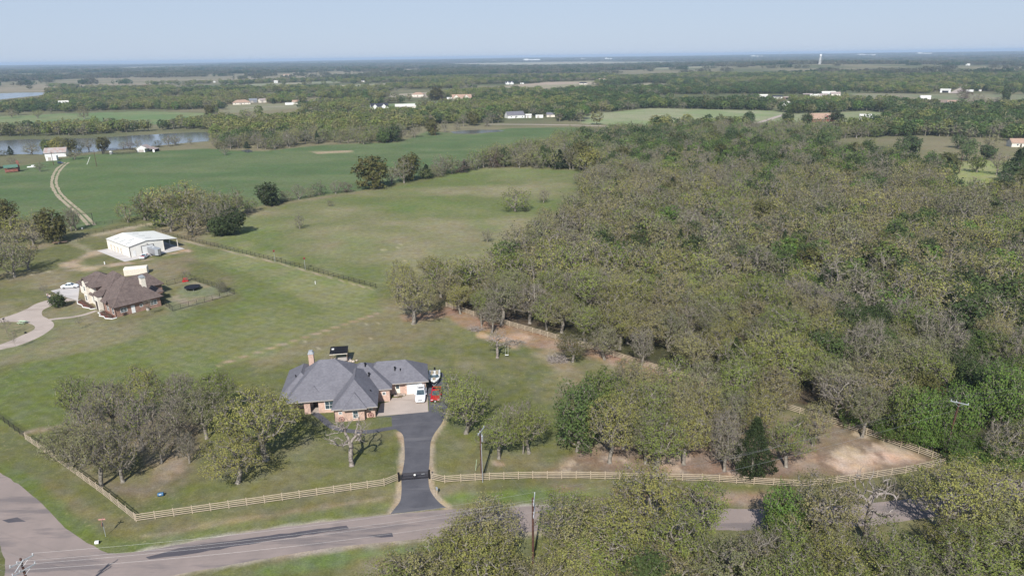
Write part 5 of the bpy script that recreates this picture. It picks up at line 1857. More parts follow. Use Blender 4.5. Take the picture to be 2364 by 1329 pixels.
cb = [canopy_block(500 + i) for i in range(4)]
rows = []
for r0, r1, step in ((2300, 4200, 38), (4200, 8200, 58), (8200, 15000, 120)):
    s = math.tan(R(42)) * r1
    X, Y = jgrid([(-s, 40), (s, 40), (s, r1), (-s, r1)], step)
    r = np.hypot(X, Y)
    k = (r > r0) & (r <= r1) & frame_ok(X, Y)
    X, Y, r = X[k], Y[k], r[k]
    k = allowed(X, Y, 10) & clear_builds(X, Y)
    X, Y, r = X[k], Y[k], r[k]
    cov = fbm(X / 2.6, Y, 520, 203, 4)
    k = (cov > .47) | (RNG.random(len(X)) < .05)
    X, Y, r = X[k], Y[k], r[k]
    gn = fbm(X, Y, 300, 401, 3)
    for x, y, rr_, a in zip(X, Y, r, gn):
        t = np.array((.120, .145, .080)) * (1 - a) + np.array((.190, .172, .120)) * a
        if RNG.random() < .3:
            t = np.array((.065, .110, .045))
        rows.append((rr_, x, y, (step / 38) ** 1.0, RNG.uniform(.85, 1.25), t * RNG.uniform(.85, 1.15)))
objs = []
for i, me in enumerate(cb):
    q = rows.pop(random.randrange(len(rows) // 20))
    o = link('tree_clump', me, None, (q[1], q[2], float(terrain(q[1], q[2]))), 0, (q[3], q[3], q[4]))
    tag(o, 'far clump of mixed trees standing in the hazy distance', 'tree clump', 'far clumps of trees')
    o['tint'] = list(q[5])
    objs.append((None, o))
xs = np.array([q[1] for q in rows]); ys = np.array([q[2] for q in rows])
stuff_field('distant_woodland', None, np.stack([xs, ys, terrain(xs, ys)], -1), RNG.uniform(0, 6.28, len(rows)), [(q[3], q[3], q[4]) for q in rows], [q[5] for q in rows], RNG.integers(0, 4, len(rows)), objs)
print('distant', len(rows))

# ------------------------------------------------------------------ building helpers
def hip_roof(parent, x0, x1, y0, y1, ze, zr, m, rx0=None, rx1=None, axis='x', fascia='trim_grey', vents=()):
    """hipped block: eave rectangle at ze, ridge at zr from rx0 to rx1 along the axis"""
    b = MB()
    t = .16
    if axis == 'x':
        ym = (y0 + y1) / 2
        ridge = [(rx0, ym, zr), (rx1, ym, zr)]
    else:
        xm = (x0 + x1) / 2
        ridge = [(xm, rx0, zr), (xm, rx1, zr)]
    e = [(x0, y0, ze), (x1, y0, ze), (x1, y1, ze), (x0, y1, ze)]
    V = e + ridge + [(x, y, ze - t) for x, y, _ in e]
    if axis == 'x':
        F = [(0, 1, 5, 4), (1, 2, 5), (2, 3, 4, 5), (3, 0, 4)]
    else:
        F = [(0, 1, 4), (1, 2, 5, 4), (2, 3, 5), (3, 0, 4, 5)]
    b.mi(0).add(V, F)
    b.mi(1).add(V, [(6, 7, 1, 0), (7, 8, 2, 1), (8, 9, 3, 2), (9, 6, 0, 3), (9, 8, 7, 6)])
    o = b.build('roof', [m, fascia], parent)
    # ridge caps
    c = MB()
    ends = [(ridge[0], ridge[1])]
    if axis == 'x':
        ends += [(e[0], ridge[0]), (e[3], ridge[0]), (e[1], ridge[1]), (e[2], ridge[1])]
    else:
        ends += [(e[0], ridge[0]), (e[1], ridge[0]), (e[2], ridge[1]), (e[3], ridge[1])]
    for a_, b_ in ends:
        c.tube(a_, b_, .045, .045, 4)
    c.build('ridge_cap', m, o)
    return o


def gable_roof(parent, x0, x1, y0, y1, ze, zr, m, axis='x', fascia='trim_grey', t=.14, wallm=None, inset=.35):
    """ridge along the axis; closed gable ends in the wall's material, set back under the verge"""
    b = MB()
    if axis == 'x':
        ym = (y0 + y1) / 2
        P = [(x0, y0, ze), (x1, y0, ze), (x1, y1, ze), (x0, y1, ze), (x0, ym, zr), (x1, ym, zr)]
        F = [(0, 1, 5, 4), (2, 3, 4, 5)]
        G_ = [[(x0 + inset, y0 + inset, ze - .1), (x0 + inset, y1 - inset, ze - .1), (x0 + inset, ym, zr - .35)], [(x1 - inset, y0 + inset, ze - .1), (x1 - inset, y1 - inset, ze - .1), (x1 - inset, ym, zr - .35)]]
        n1 = (4, 0), (3, 4), (5, 1), (2, 5)
    else:
        xm = (x0 + x1) / 2
        P = [(x0, y0, ze), (x1, y0, ze), (x1, y1, ze), (x0, y1, ze), (xm, y0, zr), (xm, y1, zr)]
        F = [(0, 4, 5, 3), (1, 2, 5, 4)]
        G_ = [[(x0 + inset, y0 + inset, ze - .1), (x1 - inset, y0 + inset, ze - .1), (xm, y0 + inset, zr - .35)], [(x0 + inset, y1 - inset, ze - .1), (x1 - inset, y1 - inset, ze - .1), (xm, y1 - inset, zr - .35)]]
    Q = [(x, y, z - t) for x, y, z in P]
    b.mi(0).add(P, F)
    n = len(P)
    fl = [tuple(i + n for i in f[::-1]) for f in F]
    sides = []
    for f in F:
        k = len(f)
        for i in range(k):
            a, c = f[i], f[(i + 1) % k]
            if {a, c} == {4, 5}:
                continue
            sides.append((c, a, a + n, c + n))
    b.mi(1).add(P + Q, fl + sides)
    o = b.build('roof', [m, fascia], parent)
    if wallm:
        for q in G_:
            w_ = MB()
            if axis == 'x':
                s = .05 if q[0][0] < (x0 + x1) / 2 else -.05
                w_.loft([q, [(x + s, y, z) for x, y, z in q]])
            else:
                s = .05 if q[0][1] < (y0 + y1) / 2 else -.05
                w_.loft([q, [(x, y + s, z) for x, y, z in q]])
            fixn(w_.build('gable_end', wallm, parent))
    return o


def window(parent, x, y, z, w, h, face, muntin=True, frame='white_paint'):
    """face: 's','n','e','w' direction it looks; x,y on the wall's surface; z of the sill"""
    b = MB()
    fw, d = .09, .07
    def bar(cx, cz, sx, sz, dd=d):
        if face in 'sn':
            s = -1 if face == 's' else 1
            b.box(x + cx, y + s * (dd / 2 - .02), z + cz, sx, dd, sz)
        else:
            s = -1 if face == 'w' else 1
            b.box(x + s * (dd / 2 - .02), y + cx, z + cz, dd, sx, sz)
    bar(0, 0, w, fw)
    bar(0, h - fw, w, fw)
    bar(-(w - fw) / 2, fw, fw, h - 2 * fw)
    bar((w - fw) / 2, fw, fw, h - 2 * fw)
    if muntin:
        bar(0, h / 2 - .02, w - 2 * fw, .04, d * .8)
        if w > 1.3:
            bar(0, fw, .06, h - 2 * fw, d * .78)
    o = b.build('window', frame, parent)
    g = MB()
    dd = .03
    if face in 'sn':
        s = -1 if face == 's' else 1
        g.box(x, y + s * (dd / 2 - .012), z + fw, w - 2 * fw, dd, h - 2 * fw)
    else:
        s = -1 if face == 'w' else 1
        g.box(x + s * (dd / 2 - .012), y, z + fw, dd, w - 2 * fw, h - 2 * fw)
    g.build('pane', 'glass', o)
    return o


def wheel(parent, x, y, r, w, axis='x'):
    t = MB()
    a, b_ = ((x - w / 2, y, r), (x + w / 2, y, r)) if axis == 'x' else ((x, y - w / 2, r), (x, y + w / 2, r))
    t.tube(a, b_, r, r, 14)
    o = t.build('wheel', 'rubber', parent)
    q = MB()
    e = .012
    a, b_ = ((x - w / 2 - e, y, r), (x + w / 2 + e, y, r)) if axis == 'x' else ((x, y - w / 2 - e, r), (x, y + w / 2 + e, r))
    q.tube(a, b_, r * .6, r * .6, 10)
    q.build('rim', 'chrome', o)
    return o


# ------------------------------------------------------------------ the grey roofed house
S = 1.05
hs_ = thing('house', 'large tan brick house with grey hipped shingle roofs at the head of the asphalt drive', 'house', (HX, HY, 0), HROT)
ZE = 2.9


def wall(parent, pts, z1=ZE - .12, m='brick_tan', z0=-.2):
    return MB().prism([(x * S, y * S) for x, y in pts], z0, z1).build('wall', m, parent)


wall(hs_, [(-5.1, 0), (0, 0), (0, .7), (1.8, .7), (1.8, 13.0), (-5.1, 13.0)])
wall(hs_, [(1.801, 6.3), (4.2, 6.3), (4.2, 15.6), (1.801, 15.6)])
wall(hs_, [(4.201, 9.0), (7.0, 9.0), (7.0, 8.6), (10.9, 8.6), (10.9, 15.0), (4.201, 15.0)])
wall(hs_, [(-7.5, 3.8), (-5.101, 3.8), (-5.101, 13.0), (-7.5, 13.0)])
wall(hs_, [(-13.2, 6.3), (-7.501, 6.3), (-7.501, 16.5), (-13.2, 16.5)], 2.75)
hip_roof(hs_, -13.9 * S, 2.3 * S, -1.0 * S + 4.4, 14.6 * S, ZE, 8.5, 'shingle_grey', -8.1 * S, -5.3 * S)
# front wing ridge runs back into the main roof
hip_roof(hs_, -5.5 * S, 2.35 * S, -.75 * S, 14.0, ZE + .01, 6.6, 'shingle_grey', 3.3 * S, 8.2 * S, 'y')
hip_roof(hs_, -3.6 * S, .55 * S, -1.05 * S, 6.0, ZE - .02, 5.0, 'shingle_grey', 1.1 * S, 3.6, 'y')
hip_roof(hs_, -5.0 * S, 4.7 * S, 5.75 * S, 16.2 * S, ZE - .01, 6.35, 'shingle_grey', -1.0 * S, -.2 * S)
hip_roof(hs_, -1.0 * S, 11.45 * S, 7.8 * S, 15.6 * S, ZE - .03, 6.0, 'shingle_grey', 2.0 * S, 7.3 * S)
hip_roof(hs_, -15.2 * S, -8.0 * S, 5.8 * S, 17.2 * S, ZE - .04, 5.9, 'shingle_grey', 9.4 * S, 13.4 * S, 'y')
hip_roof(hs_, -10.6 * S, -7.2 * S, 3.6 * S, 9.5, ZE + .4, 5.0, 'shingle_grey', 5.0 * S, 7.5, 'y')
# entry porch with brick arch
pb = MB()
ax, aw, ay = -9.0 * S, 1.5, 4.1 * S
pb.box(ax - aw / 2 - .55, ay, -.2, 1.1, .5, 3.4)
pb.box(ax + aw / 2 + .55, ay, -.2, 1.1, .5, 3.4)
pts = [(ax + aw / 2 * math.cos(t), 2.1 + aw / 2 * math.sin(t)) for t in [math.pi * i / 10 for i in range(11)]]
for i in range(10):
    (xa, za), (xb, zb) = pts[i], pts[i + 1]
    ring0 = [(xa, ay - .25, za), (xb, ay - .25, zb), (xb, ay - .25, 3.2), (xa, ay - .25, 3.2)]
    pb.loft([ring0, [(x, ay + .25, z) for x, y, z in ring0]])
fixn(pb.build('entry_arch', 'brick_tan', hs_))
MB().box(ax, ay + 2.2, 0, 1.1, .08, 2.2).build('door', 'trim_dark', hs_)
MB().box(ax, ay + 1.0, 0, 3.2, 2.2, .12).build('porch_slab', 'concrete', hs_)
# chimney
cx, cy_ = -10.3 * S, 14.2 * S
ch = MB().box(cx, cy_, 2.0, 1.0, 1.0, 5.6).build('chimney', 'brick_tan', hs_)
MB().box(cx, cy_, 7.6, 1.15, 1.15, .12).box(cx, cy_, 7.72, .9, .9, .5, 0, .8).build('chimney_cap', 'galv', ch)
# windows and doors
for x, y, z, w, h, f in ((-4.1, 0, 1.5, .65, .55, 's'), (-1.55, 0, .55, 1.0, 1.5, 's'), (1.0, .7, 1.55, .7, .6, 's'), (3.2, 6.3, 1.45, .7, .65, 's'), (-6.35, 3.8, .7, 1.7, 1.7, 's'), (-11.6, 6.3, .7, 1.6, 1.6, 's'), (-13.2, 9.5, .9, 1.4, 1.3, 'w'), (-13.2, 13.0, .9, 1.4, 1.3, 'w'), (10.9, 11, 1.3, .9, .8, 'e')):
    window(hs_, x * S, y * S, z, w, h, f)
gd = MB()
for i in range(4):
    gd.box(8.75 * S, 8.6 * S - .04, .02 + i * .56, 2.75, .06, .53)
gd = gd.build('garage_door', 'white_paint', hs_)
MB().box(8.75 * S, 8.6 * S - .05, 2.26, 3.0, .1, .14).box(8.75 * S - 1.45, 8.6 * S - .05, 0, .12, .1, 2.26).box(8.75 * S + 1.45, 8.6 * S - .05, 0, .12, .1, 2.26).build('door_frame', 'white_paint', gd)
dr = MB().box(5.6 * S, 9.0 * S - .03, .1, .95, .06, 2.1).build('door', 'stone_cream', hs_)
MB().box(5.6 * S, 9.0 * S - .08, 1.2, .6, .04, .8).build('pane', 'glass', dr)
MB().box(5.9 * S, 8.9 * S - .4, 0, 2.2, 1.1, .1).build('porch_slab', 'concrete', hs_)
for (x, y) in ((.02, 0), (1.82, .7), (-5.12, 0)):
    MB().tube((x * S, y * S - .06, 0), (x * S, y * S - .06, ZE - .1), .05, .05, 5).build('downspout', 'trim_dark', hs_)
for x, y, z, big in ((-.1, 10.2, 5.95, 1), (.6, 8.3, 4.75, 1), (5.3, 10.0, 4.75, 1), (6.3, 9.9, 4.7, 0), (1.1, 3.2, 4.0, 0), (-12.6, 9.3, 5.2, 0)):
    MB().tube((x * S, y * S, z - .5), (x * S, y * S, z + (.55 if big else .3)), .13 if big else .09, None, 7).tube((x * S, y * S, z + (.5 if big else .26)), (x * S, y * S, z + (.68 if big else .36)), .2 if big else .12, None, 7).build('roof_vent', 'dark', hs_)


def h2w(x, y):
    c, s = math.cos(HROT), math.sin(HROT)
    return (HX + x * S * c - y * S * s, HY + x * S * s + y * S * c)


def wagon_wheel(x, y, lb):
    p = h2w(x, y)
    o = thing('wagon_wheel', lb, 'wagon wheel', (p[0], p[1], .55), HROT, 'wagon wheels leaning on the house front')
    rm = MB()
    n = 16
    for i in range(n):
        a, b = 2 * math.pi * i / n, 2 * math.pi * (i + 1) / n
        rm.tube((.5 * math.cos(a), 0, .5 * math.sin(a)), (.5 * math.cos(b), 0, .5 * math.sin(b)), .035, None, 4)
    rm.build('rim', 'barn_red', o)
    for i in range(10):
        a = 2 * math.pi * i / 10
        MB().tube((.07 * math.cos(a), 0, .07 * math.sin(a)), (.48 * math.cos(a), 0, .48 * math.sin(a)), .018, None, 4).build('spoke', 'barn_red', o)
    MB().tube((0, -.07, 0), (0, .07, 0), .08, None, 8).build('hub', 'barn_red', o)


wagon_wheel(-4.0, -.12, 'red wagon wheel against the wide front wall under the small window')
wagon_wheel(1.0, .58, 'red wagon wheel against the narrow set back front wall')
# planter bench by the recess
p = h2w(5.9, 7.2)
o = thing('garden_frame', 'small dark garden trellis on the grass patch before the recessed door', 'trellis', (p[0], p[1], 0), HROT)
for dx in (-.35, .35):
    MB().box(dx, 0, 0, .07, .07, 1.1).build('post', 'wood_old', o)
for z in (.2, .5, .8, 1.05):
    MB().box(0, 0, z, .64, .05, .06).build('slat', 'wood_old', o)
# pavilion behind the house
p = P2([(785, 834)])[0]
pv_ = thing('pavilion', 'small black roofed patio shelter behind the grey house', 'pavilion', (p[0], p[1], 0), HROT)
b = MB()
b.mi(0).add([(-1.9, -1.6, 2.5), (1.9, -1.6, 2.5), (1.9, 1.6, 2.95), (-1.9, 1.6, 2.95)], [(0, 1, 2, 3)])
b.mi(1).add([(-1.9, -1.6, 2.36), (1.9, -1.6, 2.36), (1.9, 1.6, 2.81), (-1.9, 1.6, 2.81), (-1.9, -1.6, 2.5), (1.9, -1.6, 2.5), (1.9, 1.6, 2.95), (-1.9, 1.6, 2.95)], [(3, 2, 1, 0), (0, 1, 5, 4), (1, 2, 6, 5), (2, 3, 7, 6), (3, 0, 4, 7)])
b.build('roof', ['dark', 'stone_cream'], pv_)
for x, y in ((-1.75, -1.45), (1.75, -1.45), (1.75, 1.45), (-1.75, 1.45)):
    MB().box(x, y, 0, .14, .14, 2.38 if y < 0 else 2.78).build('post', 'wood_old', pv_)
MB().box(-1.3, .4, 2.8, .5, .5, .15).build('skylight', 'white_paint', pv_)
hp = P2([(796, 838)])[0]
ht = thing('hot_tub', 'dark hot tub under the black roofed patio shelter', 'hot tub', (hp[0] - .5, hp[1] + .2, 0), HROT)
MB().box(0, 0, 0, 2.0, 2.0, .9).build('shell', 'trim_dark', ht)
MB().box(0, 0, .9, 2.04, 2.04, .08).build('cover', 'trim_grey', ht)
rb = MB()
rr = random.Random(4)
for i, lbx in enumerate(('largest pale boulder beside the patio shelter', 'flat pale boulder beside the patio shelter', 'rounded boulder next to the hot tub', 'small boulder at the patio shelter corner')):
    q = MB().ball((0, 0, .25), .5 - .07 * i, 8, 5, .75, .15, rr).build('boulder', 'rock', None, (p[0] + 2.2 + .6 * i - .3, p[1] - 1.0 + .5 * (i % 2) + .4 * (i // 2), 0))
    tag(q, lbx, 'boulder', 'boulders by the patio shelter')
MB().box(0, 0, 0, 4.6, 3.8, .06).build('patio', 'concrete', pv_)


# ------------------------------------------------------------------ vehicles
def car(name, label, cat, loc, rz, L_, W_, H_, paint, style='suv', group=None):
    """nose towards -y"""
    o = thing(name, label, cat, (loc[0], loc[1], loc[2] if len(loc) > 2 else 0), rz, group)
    hl, hw = L_ / 2, W_ / 2
    zb = H_ * (.56 if style != 'sedan' else .60)
    st = [(-hl, .50, zb * .70, .82), (-hl + .12, .36, zb * .82, .93), (-hl + .5, .30, zb * .93, .99), (-hl * .55, .28, zb * .98, 1.0), (-hl * .42, .28, zb, 1.0), (0, .28, zb, 1.0), (hl * .7, .28, zb, 1.0), (hl - .15, .34, zb * .98, .96), (hl, .46, zb * .9, .88)]
    b = MB()
    rings = []
    for y, z0, z1, k in st:
        w = hw * k
        rings.append([(-w * .92, y, z0), (w * .92, y, z0), (w, y, z0 + (z1 - z0) * .45), (w * .96, y, z0 + (z1 - z0) * .86), (w * .84, y, z1), (-w * .84, y, z1), (-w * .96, y, z0 + (z1 - z0) * .86), (-w, y, z0 + (z1 - z0) * .45)])
    b.loft(rings)
    fixn(b.build('body', paint, o))
    rear = {'suv': (hl - .12, hl - .38), 'sedan': (hl * .62, hl * .30), 'pickup': (hl * .16, hl * .10)}[style]
    y0, y1 = -hl * .40, -hl * .14
    zt = H_
    g = MB()
    wb, wt = hw * .82, hw * .68
    g.add([(-wb, y0, zb - .02), (wb, y0, zb - .02), (wb, rear[0], zb - .02), (-wb, rear[0], zb - .02), (-wt, y1, zt - .06), (wt, y1, zt - .06), (wt, rear[1], zt - .06), (-wt, rear[1], zt - .06)],
          [(0, 1, 5, 4), (1, 2, 6, 5), (2, 3, 7, 6), (3, 0, 4, 7)])
    g.build('glazing', 'glass', o)
    rf = MB().add([(-wt - .02, y1 - .04, zt - .07), (wt + .02, y1 - .04, zt - .07), (wt + .02, rear[1] + .03, zt - .07), (-wt - .02, rear[1] + .03, zt - .07), (-wt * .9, y1 + .12, zt), (wt * .9, y1 + .12, zt), (wt * .9, rear[1] - .08, zt), (-wt * .9, rear[1] - .08, zt)],
                  [(3, 2, 1, 0), (4, 5, 6, 7), (0, 1, 5, 4), (1, 2, 6, 5), (2, 3, 7, 6), (3, 0, 4, 7)]).build('roof', paint, o)
    pl = MB()
    for s in (-1, 1):
        pl.tube((s * (wb + .01), y0, zb - .02), (s * (wt + .01), y1, zt - .05), .045, None, 4)
        pl.tube((s * (wb + .01), rear[0], zb - .02), (s * (wt + .01), rear[1], zt - .05), .07, None, 4)
        ym = (y0 + rear[0]) / 2
        pl.tube((s * (wb + .01), ym, zb - .02), (s * (wt + .01), ym, zt - .05), .05, None, 4)
    pl.build('pillars', paint, o)
    if style == 'suv':
        MB().box(0, y1 + .75, zt + .003, .9, .5, .015).build('sunroof', 'dark', rf)
        for s in (-1, 1):
            MB().tube((s * wt * .88, y1 + .3, zt + .06), (s * wt * .88, rear[1] - .3, zt + .06), .025, None, 5).build('roof_rail', 'chrome', rf)
    for s in (-1, 1):
        for yy in (-hl * .62, hl * .62):
            wheel(o, s * (hw - .13), yy, .36 if style != 'sedan' else .33, .26)
        MB().box(s * hw * .66, -hl + .10, zb * .66, .42, .12, .16).build('headlight', 'lamp_glass', o)
        MB().box(s * hw * .76, hl - .08, zb * .68, .24, .12, .24).build('tail_light', 'car_red', o)
        MB().box(s * (hw + .08), y0 + .22, zb + .02, .2, .12, .15).build('mirror', paint, o)
    MB().box(0, -hl + .05, zb * .52, W_ * .42, .12, zb * .24).build('grille', 'dark' if paint == 'car_red' else 'chrome', o)
    MB().box(0, -hl - .02, .38, W_ * .8, .14, .18).build('bumper', 'dark' if style == 'pickup' and paint == 'car_red' else paint, o)
    MB().box(0, -hl - .1, .42, .32, .03, .16).build('licence_plate', 'white_paint', o)
    if style == 'pickup':
        bed = MB()
        yb0, yb1 = hl * .2, hl - .12
        ym, Lb = (yb0 + yb1) / 2, (yb1 - yb0)
        bed.box(-hw * .84, ym, zb, .12, Lb, .18).box(hw * .84, ym, zb, .12, Lb, .18).box(0, yb1, zb, W_ * .84, .1, .18)
        bed.build('bed_rail', paint, o)
        MB().box(0, ym, zb + .004, W_ * .80, Lb - .15, .02).build('bed_floor', 'dark', o)
    return o


c0 = P2([(971, 922)])[0]
car('suv', 'white full size suv with a dark sunroof parked on the concrete apron', 'suv', (c0[0], c0[1] + .9, .02), R(3), 5.2, 2.02, 1.92, 'car_white', 'suv')
c1 = P2([(1006, 922)])[0]
car('pickup_truck', 'red truck parked on the asphalt beside the garage, half under the oak', 'pickup truck', (c1[0], c1[1] + .9, .012), R(2), 5.1, 1.95, 1.75, 'car_red', 'pickup')
# bed load cover, also red
# boat on its trailer
bp_ = P2([(1001, 888)])[0]
bt = thing('boat', 'white open motor boat stored bow forward beside the garage', 'boat', (bp_[0], bp_[1] + 2.0, 0), R(4))
rings = []
for y, w, z0, z1 in ((-3.0, .15, 1.0, 1.45), (-2.7, .62, .85, 1.42), (-2.2, .95, .72, 1.38), (-1.2, 1.15, .65, 1.3), (0, 1.2, .62, 1.25), (1.6, 1.18, .62, 1.22), (2.6, 1.1, .64, 1.2)):
    rings.append([(-w * .25, y, z0), (w * .25, y, z0), (w * .85, y, z0 + .25), (w, y, z1), (w - .14, y, z1 + .03), (max(w - .22, .05), y, z0 + .4), (-max(w - .22, .05), y, z0 + .4), (-w + .14, y, z1 + .03), (-w, y, z1), (-w * .85, y, z0 + .25)])
fixn(MB().loft(rings).build('hull', 'boat_white', bt))
MB().box(0, -.4, 1.05, .9, .7, .5, 0, .8).build('console', 'boat_white', bt)
ws = MB()
ws.add([(-.95, -.9, 1.3), (-.35, -1.25, 1.3), (.35, -1.25, 1.3), (.95, -.9, 1.3), (-.85, -.7, 1.72), (-.3, -1.0, 1.72), (.3, -1.0, 1.72), (.85, -.7, 1.72)], [(0, 1, 5, 4), (1, 2, 6, 5), (2, 3, 7, 6)])
ws.build('windscreen', 'glass', bt)
for x, y in ((-.5, .4), (.5, .4), (-.5, 1.4), (.5, 1.4), (0, -1.9)):
    MB().box(x, y, 1.04, .55, .5, .14).box(x, y + .22, 1.18, .55, .1, .34).build('seat', 'canvas_tan', bt)
MB().box(0, 2.75, .9, .42, .5, .75, 0, .8).box(0, 2.85, .35, .18, .3, .6).build('outboard_motor', 'dark', bt)
tower = MB()
for s in (-1, 1):
    tower.tube((s * 1.1, .2, 1.25), (s * .95, 0, 2.3), .035, None, 5)
tower.tube((-.95, 0, 2.3), (.95, 0, 2.3), .035, None, 5)
tower.build('tower_arch', 'galv', bt)
tl = thing('boat_trailer', 'low galvanised trailer carrying the white motor boat', 'trailer', (bp_[0], bp_[1] + 2.0, 0), R(4))
fr = MB()
for s in (-1, 1):
    fr.tube((s * .7, 2.4, .5), (s * .7, -1.8, .5), .05, None, 4)
    fr.tube((s * .7, -1.8, .5), (0, -3.5, .5), .05, None, 4)
fr.tube((-.8, 1.2, .45), (.8, 1.2, .45), .05, None, 4)
fr.build('frame', 'galv', tl)
for s in (-1, 1):
    wheel(tl, s * .98, 1.2, .32, .2)

# ------------------------------------------------------------------ neighbour's house
BO = P2([(150 + 1045 / 8.745, 600 + 1160 / 8.745)])[0]
BR = R(48)
bh = thing('house', 'two storey brick and cream stone house with brown hipped roofs in the west', 'house', (BO[0], BO[1], 0), BR)


def b2w(x, y):
    c, s = math.cos(BR), math.sin(BR)
    return (BO[0] + x * c - y * s, BO[1] + x * s + y * c)


def bwall(pts, z1, m='brick_brown'):
    return MB().prism(pts, -.2, z1).build('wall', m, bh)


bwall([(0, 0), (11.4, 0), (11.4, 8.0), (0, 8.0)], 2.75)
bwall([(.6, 8.001), (11.0, 8.001), (11.0, 24), (.6, 24)], 2.78)
bwall([(0.0, 14.0), (.599, 14.0), (.599, 22.8), (0.0, 22.8)], 5.3, 'stone_cream')
bwall([(.6, 14.0), (6.5, 14.0), (6.5, 22.8), (.6, 22.8)], 5.2, 'brick_brown')
bwall([(11.01, 11.0), (16.4, 11.0), (16.4, 16.0), (11.01, 16.0)], 2.7)
bwall([(1.4, 24.001), (9.0, 24.001), (9.0, 31.0), (1.4, 31.0)], 2.7)
hip_roof(bh, -.6, 12.1, -.7, 13.5, 2.85, 8.4, 'shingle_brown', 5.6, 7.8, 'y', 'trim_dark')
hip_roof(bh, -.5, 12.0, 6.0, 21.0, 2.86, 8.6, 'shingle_brown', 11.5, 14.5, 'y', 'trim_dark')
hip_roof(bh, -.5, 7.4, 13.4, 23.4, 5.25, 8.0, 'shingle_brown', 17.0, 19.5, 'y', 'trim_dark')
hip_roof(bh, 4.5, 17.0, 10.4, 16.6, 2.87, 6.2, 'shingle_brown', 8.0, 14.0, 'x', 'trim_dark')
hip_roof(bh, .8, 9.6, 20.5, 31.6, 2.84, 6.0, 'shingle_brown', 25, 27.4, 'y', 'trim_dark')
hip_roof(bh, 9.5, 14.2, 4.0, 9.4, 2.7, 4.4, 'shingle_brown', 11.0, 12.2, 'x', 'trim_dark')
gable_roof(bh, -.95, 4.0, .3, 3.4, 2.95, 4.6, 'shingle_brown', 'x', 'trim_dark', wallm='brick_brown')
gable_roof(bh, -.9, 4.0, 16.6, 20.9, 5.2, 7.3, 'shingle_brown', 'x', 'trim_dark', wallm='stone_cream')
# cream stone entrance tower and portal
for x0, x1, y0, y1, z in ((-1.1, .0, 8.6, 11.2, 4.0), (-.8, -.01, 17.4, 20.2, 6.1)):
    MB().prism([(x0, y0), (x1, y0), (x1, y1), (x0, y1)], 0, z).build('stone_bay', 'stone_cream', bh)
MB().add([(-1.25, 8.4, 4.0), (.3, 8.4, 4.0), (.3, 11.4, 4.0), (-1.25, 11.4, 4.0), (-1.25, 9.9, 5.2), (1.9, 9.9, 5.2)], [(0, 1, 5, 4), (2, 3, 4, 5), (3, 0, 4), (3, 2, 1, 0)]).build('porch_roof', 'shingle_brown', bh)
MB().box(-1.13, 9.9, .1, .08, 1.3, 2.5).build('door', 'trim_dark', bh)
c_ = MB().box(8.9, 3.3, 3.0, 1.1, 1.5, 5.0).build('chimney', 'stone_cream', bh)
MB().box(8.9, 3.3, 8.0, 1.25, 1.65, .35).box(8.9, 3.3, 8.35, .9, 1.2, .25).build('chimney_cap', 'galv', c_)
for x, y, z, w, h, f in ((2.0, 0, .95, 1.7, 1.15, 's'), (6.4, 0, 1.2, .8, .75, 's'), (9.6, 0, .95, 1.7, 1.2, 's'), (0, 1.8, .5, 1.2, 1.9, 'w'), (0, 5.2, .7, 1.3, 1.5, 'w'), (-.8, 18.8, .6, 1.3, 1.6, 'w'), (-.8, 18.8, 3.4, 1.2, 1.4, 'w'), (0, 15.4, .8, 1.1, 1.4, 'w'), (16.4, 13, .9, 1.2, 1.2, 'e')):
    window(bh, x, y, z, w, h, f)
MB().box(4.3, -.02, .1, .9, .08, 2.05).build('door', 'white_paint', bh)
for i in range(2):
    MB().box(1.36, 26 + 3 * i, .02, .1, 2.5, 2.2).build('garage_door', 'stone_cream', bh)
for x, y in ((-.06, 0), (0, 22.82)):
    MB().tube((x, y - .05, 0), (x, y - .05, 2.8 if y < 1 else 5.2), .06, None, 5).build('downspout', 'trim_dark', bh)
# flower beds with white edging
for k, (lb, pts) in enumerate((('flower bed with white scalloped edging right of the stone portal', [(-.3, 8.0), (-1.9, 7.6), (-2.0, 5.6), (-2.6, 4.6), (-2.0, 3.2), (-2.3, 1.4), (-1.2, -.5), (-.1, -.4)]), ('flower bed with white edging under the two storey cream wall', [(-1.2, 23.0), (-2.2, 22.4), (-2.9, 20.0), (-2.6, 17.6), (-3.0, 15.6), (-2.2, 13.2), (-2.2, 12.0), (-1.1, 11.6)]))):
    t = thing('flower_bed', lb, 'flower bed', (*b2w(0, 0), 0), BR)
    MB().prism(pts + ([(-.01, 8.0)] if k == 0 else [(-.82, 15), (-.82, 23)]), .0, .06).build('soil', 'mulch', t)
    e_ = MB()
    for a, b in zip(pts[:-1], pts[1:]):
        e_.tube((a[0], a[1], .1), (b[0], b[1], .1), .12, None, 5)
    e_.build('edging', 'white_paint', t)
    rr = random.Random(9 + k)
    ys = [pts[0][1] + (pts[-1][1] - pts[0][1]) * q for q in (.12, .28, .44, .6, .76, .9)]
    for i, yy in enumerate(ys):
        xx = (-1.1 if k == 0 else -1.7) + rr.uniform(-.2, .3)
        w_ = rr.uniform(.9, 1.3)
        X_, Y_ = b2w(xx, yy)
        o = tree('shrub', X_, Y_, w_, w_ * .8, 'red' if i % 3 else 'deep', ('dark red low bush' if i % 3 else 'dark green low bush') + (' in the bed right of the stone portal' if k == 0 else ' in the bed under the two storey wall'),
                 'bushes in the flower beds', lod=1)
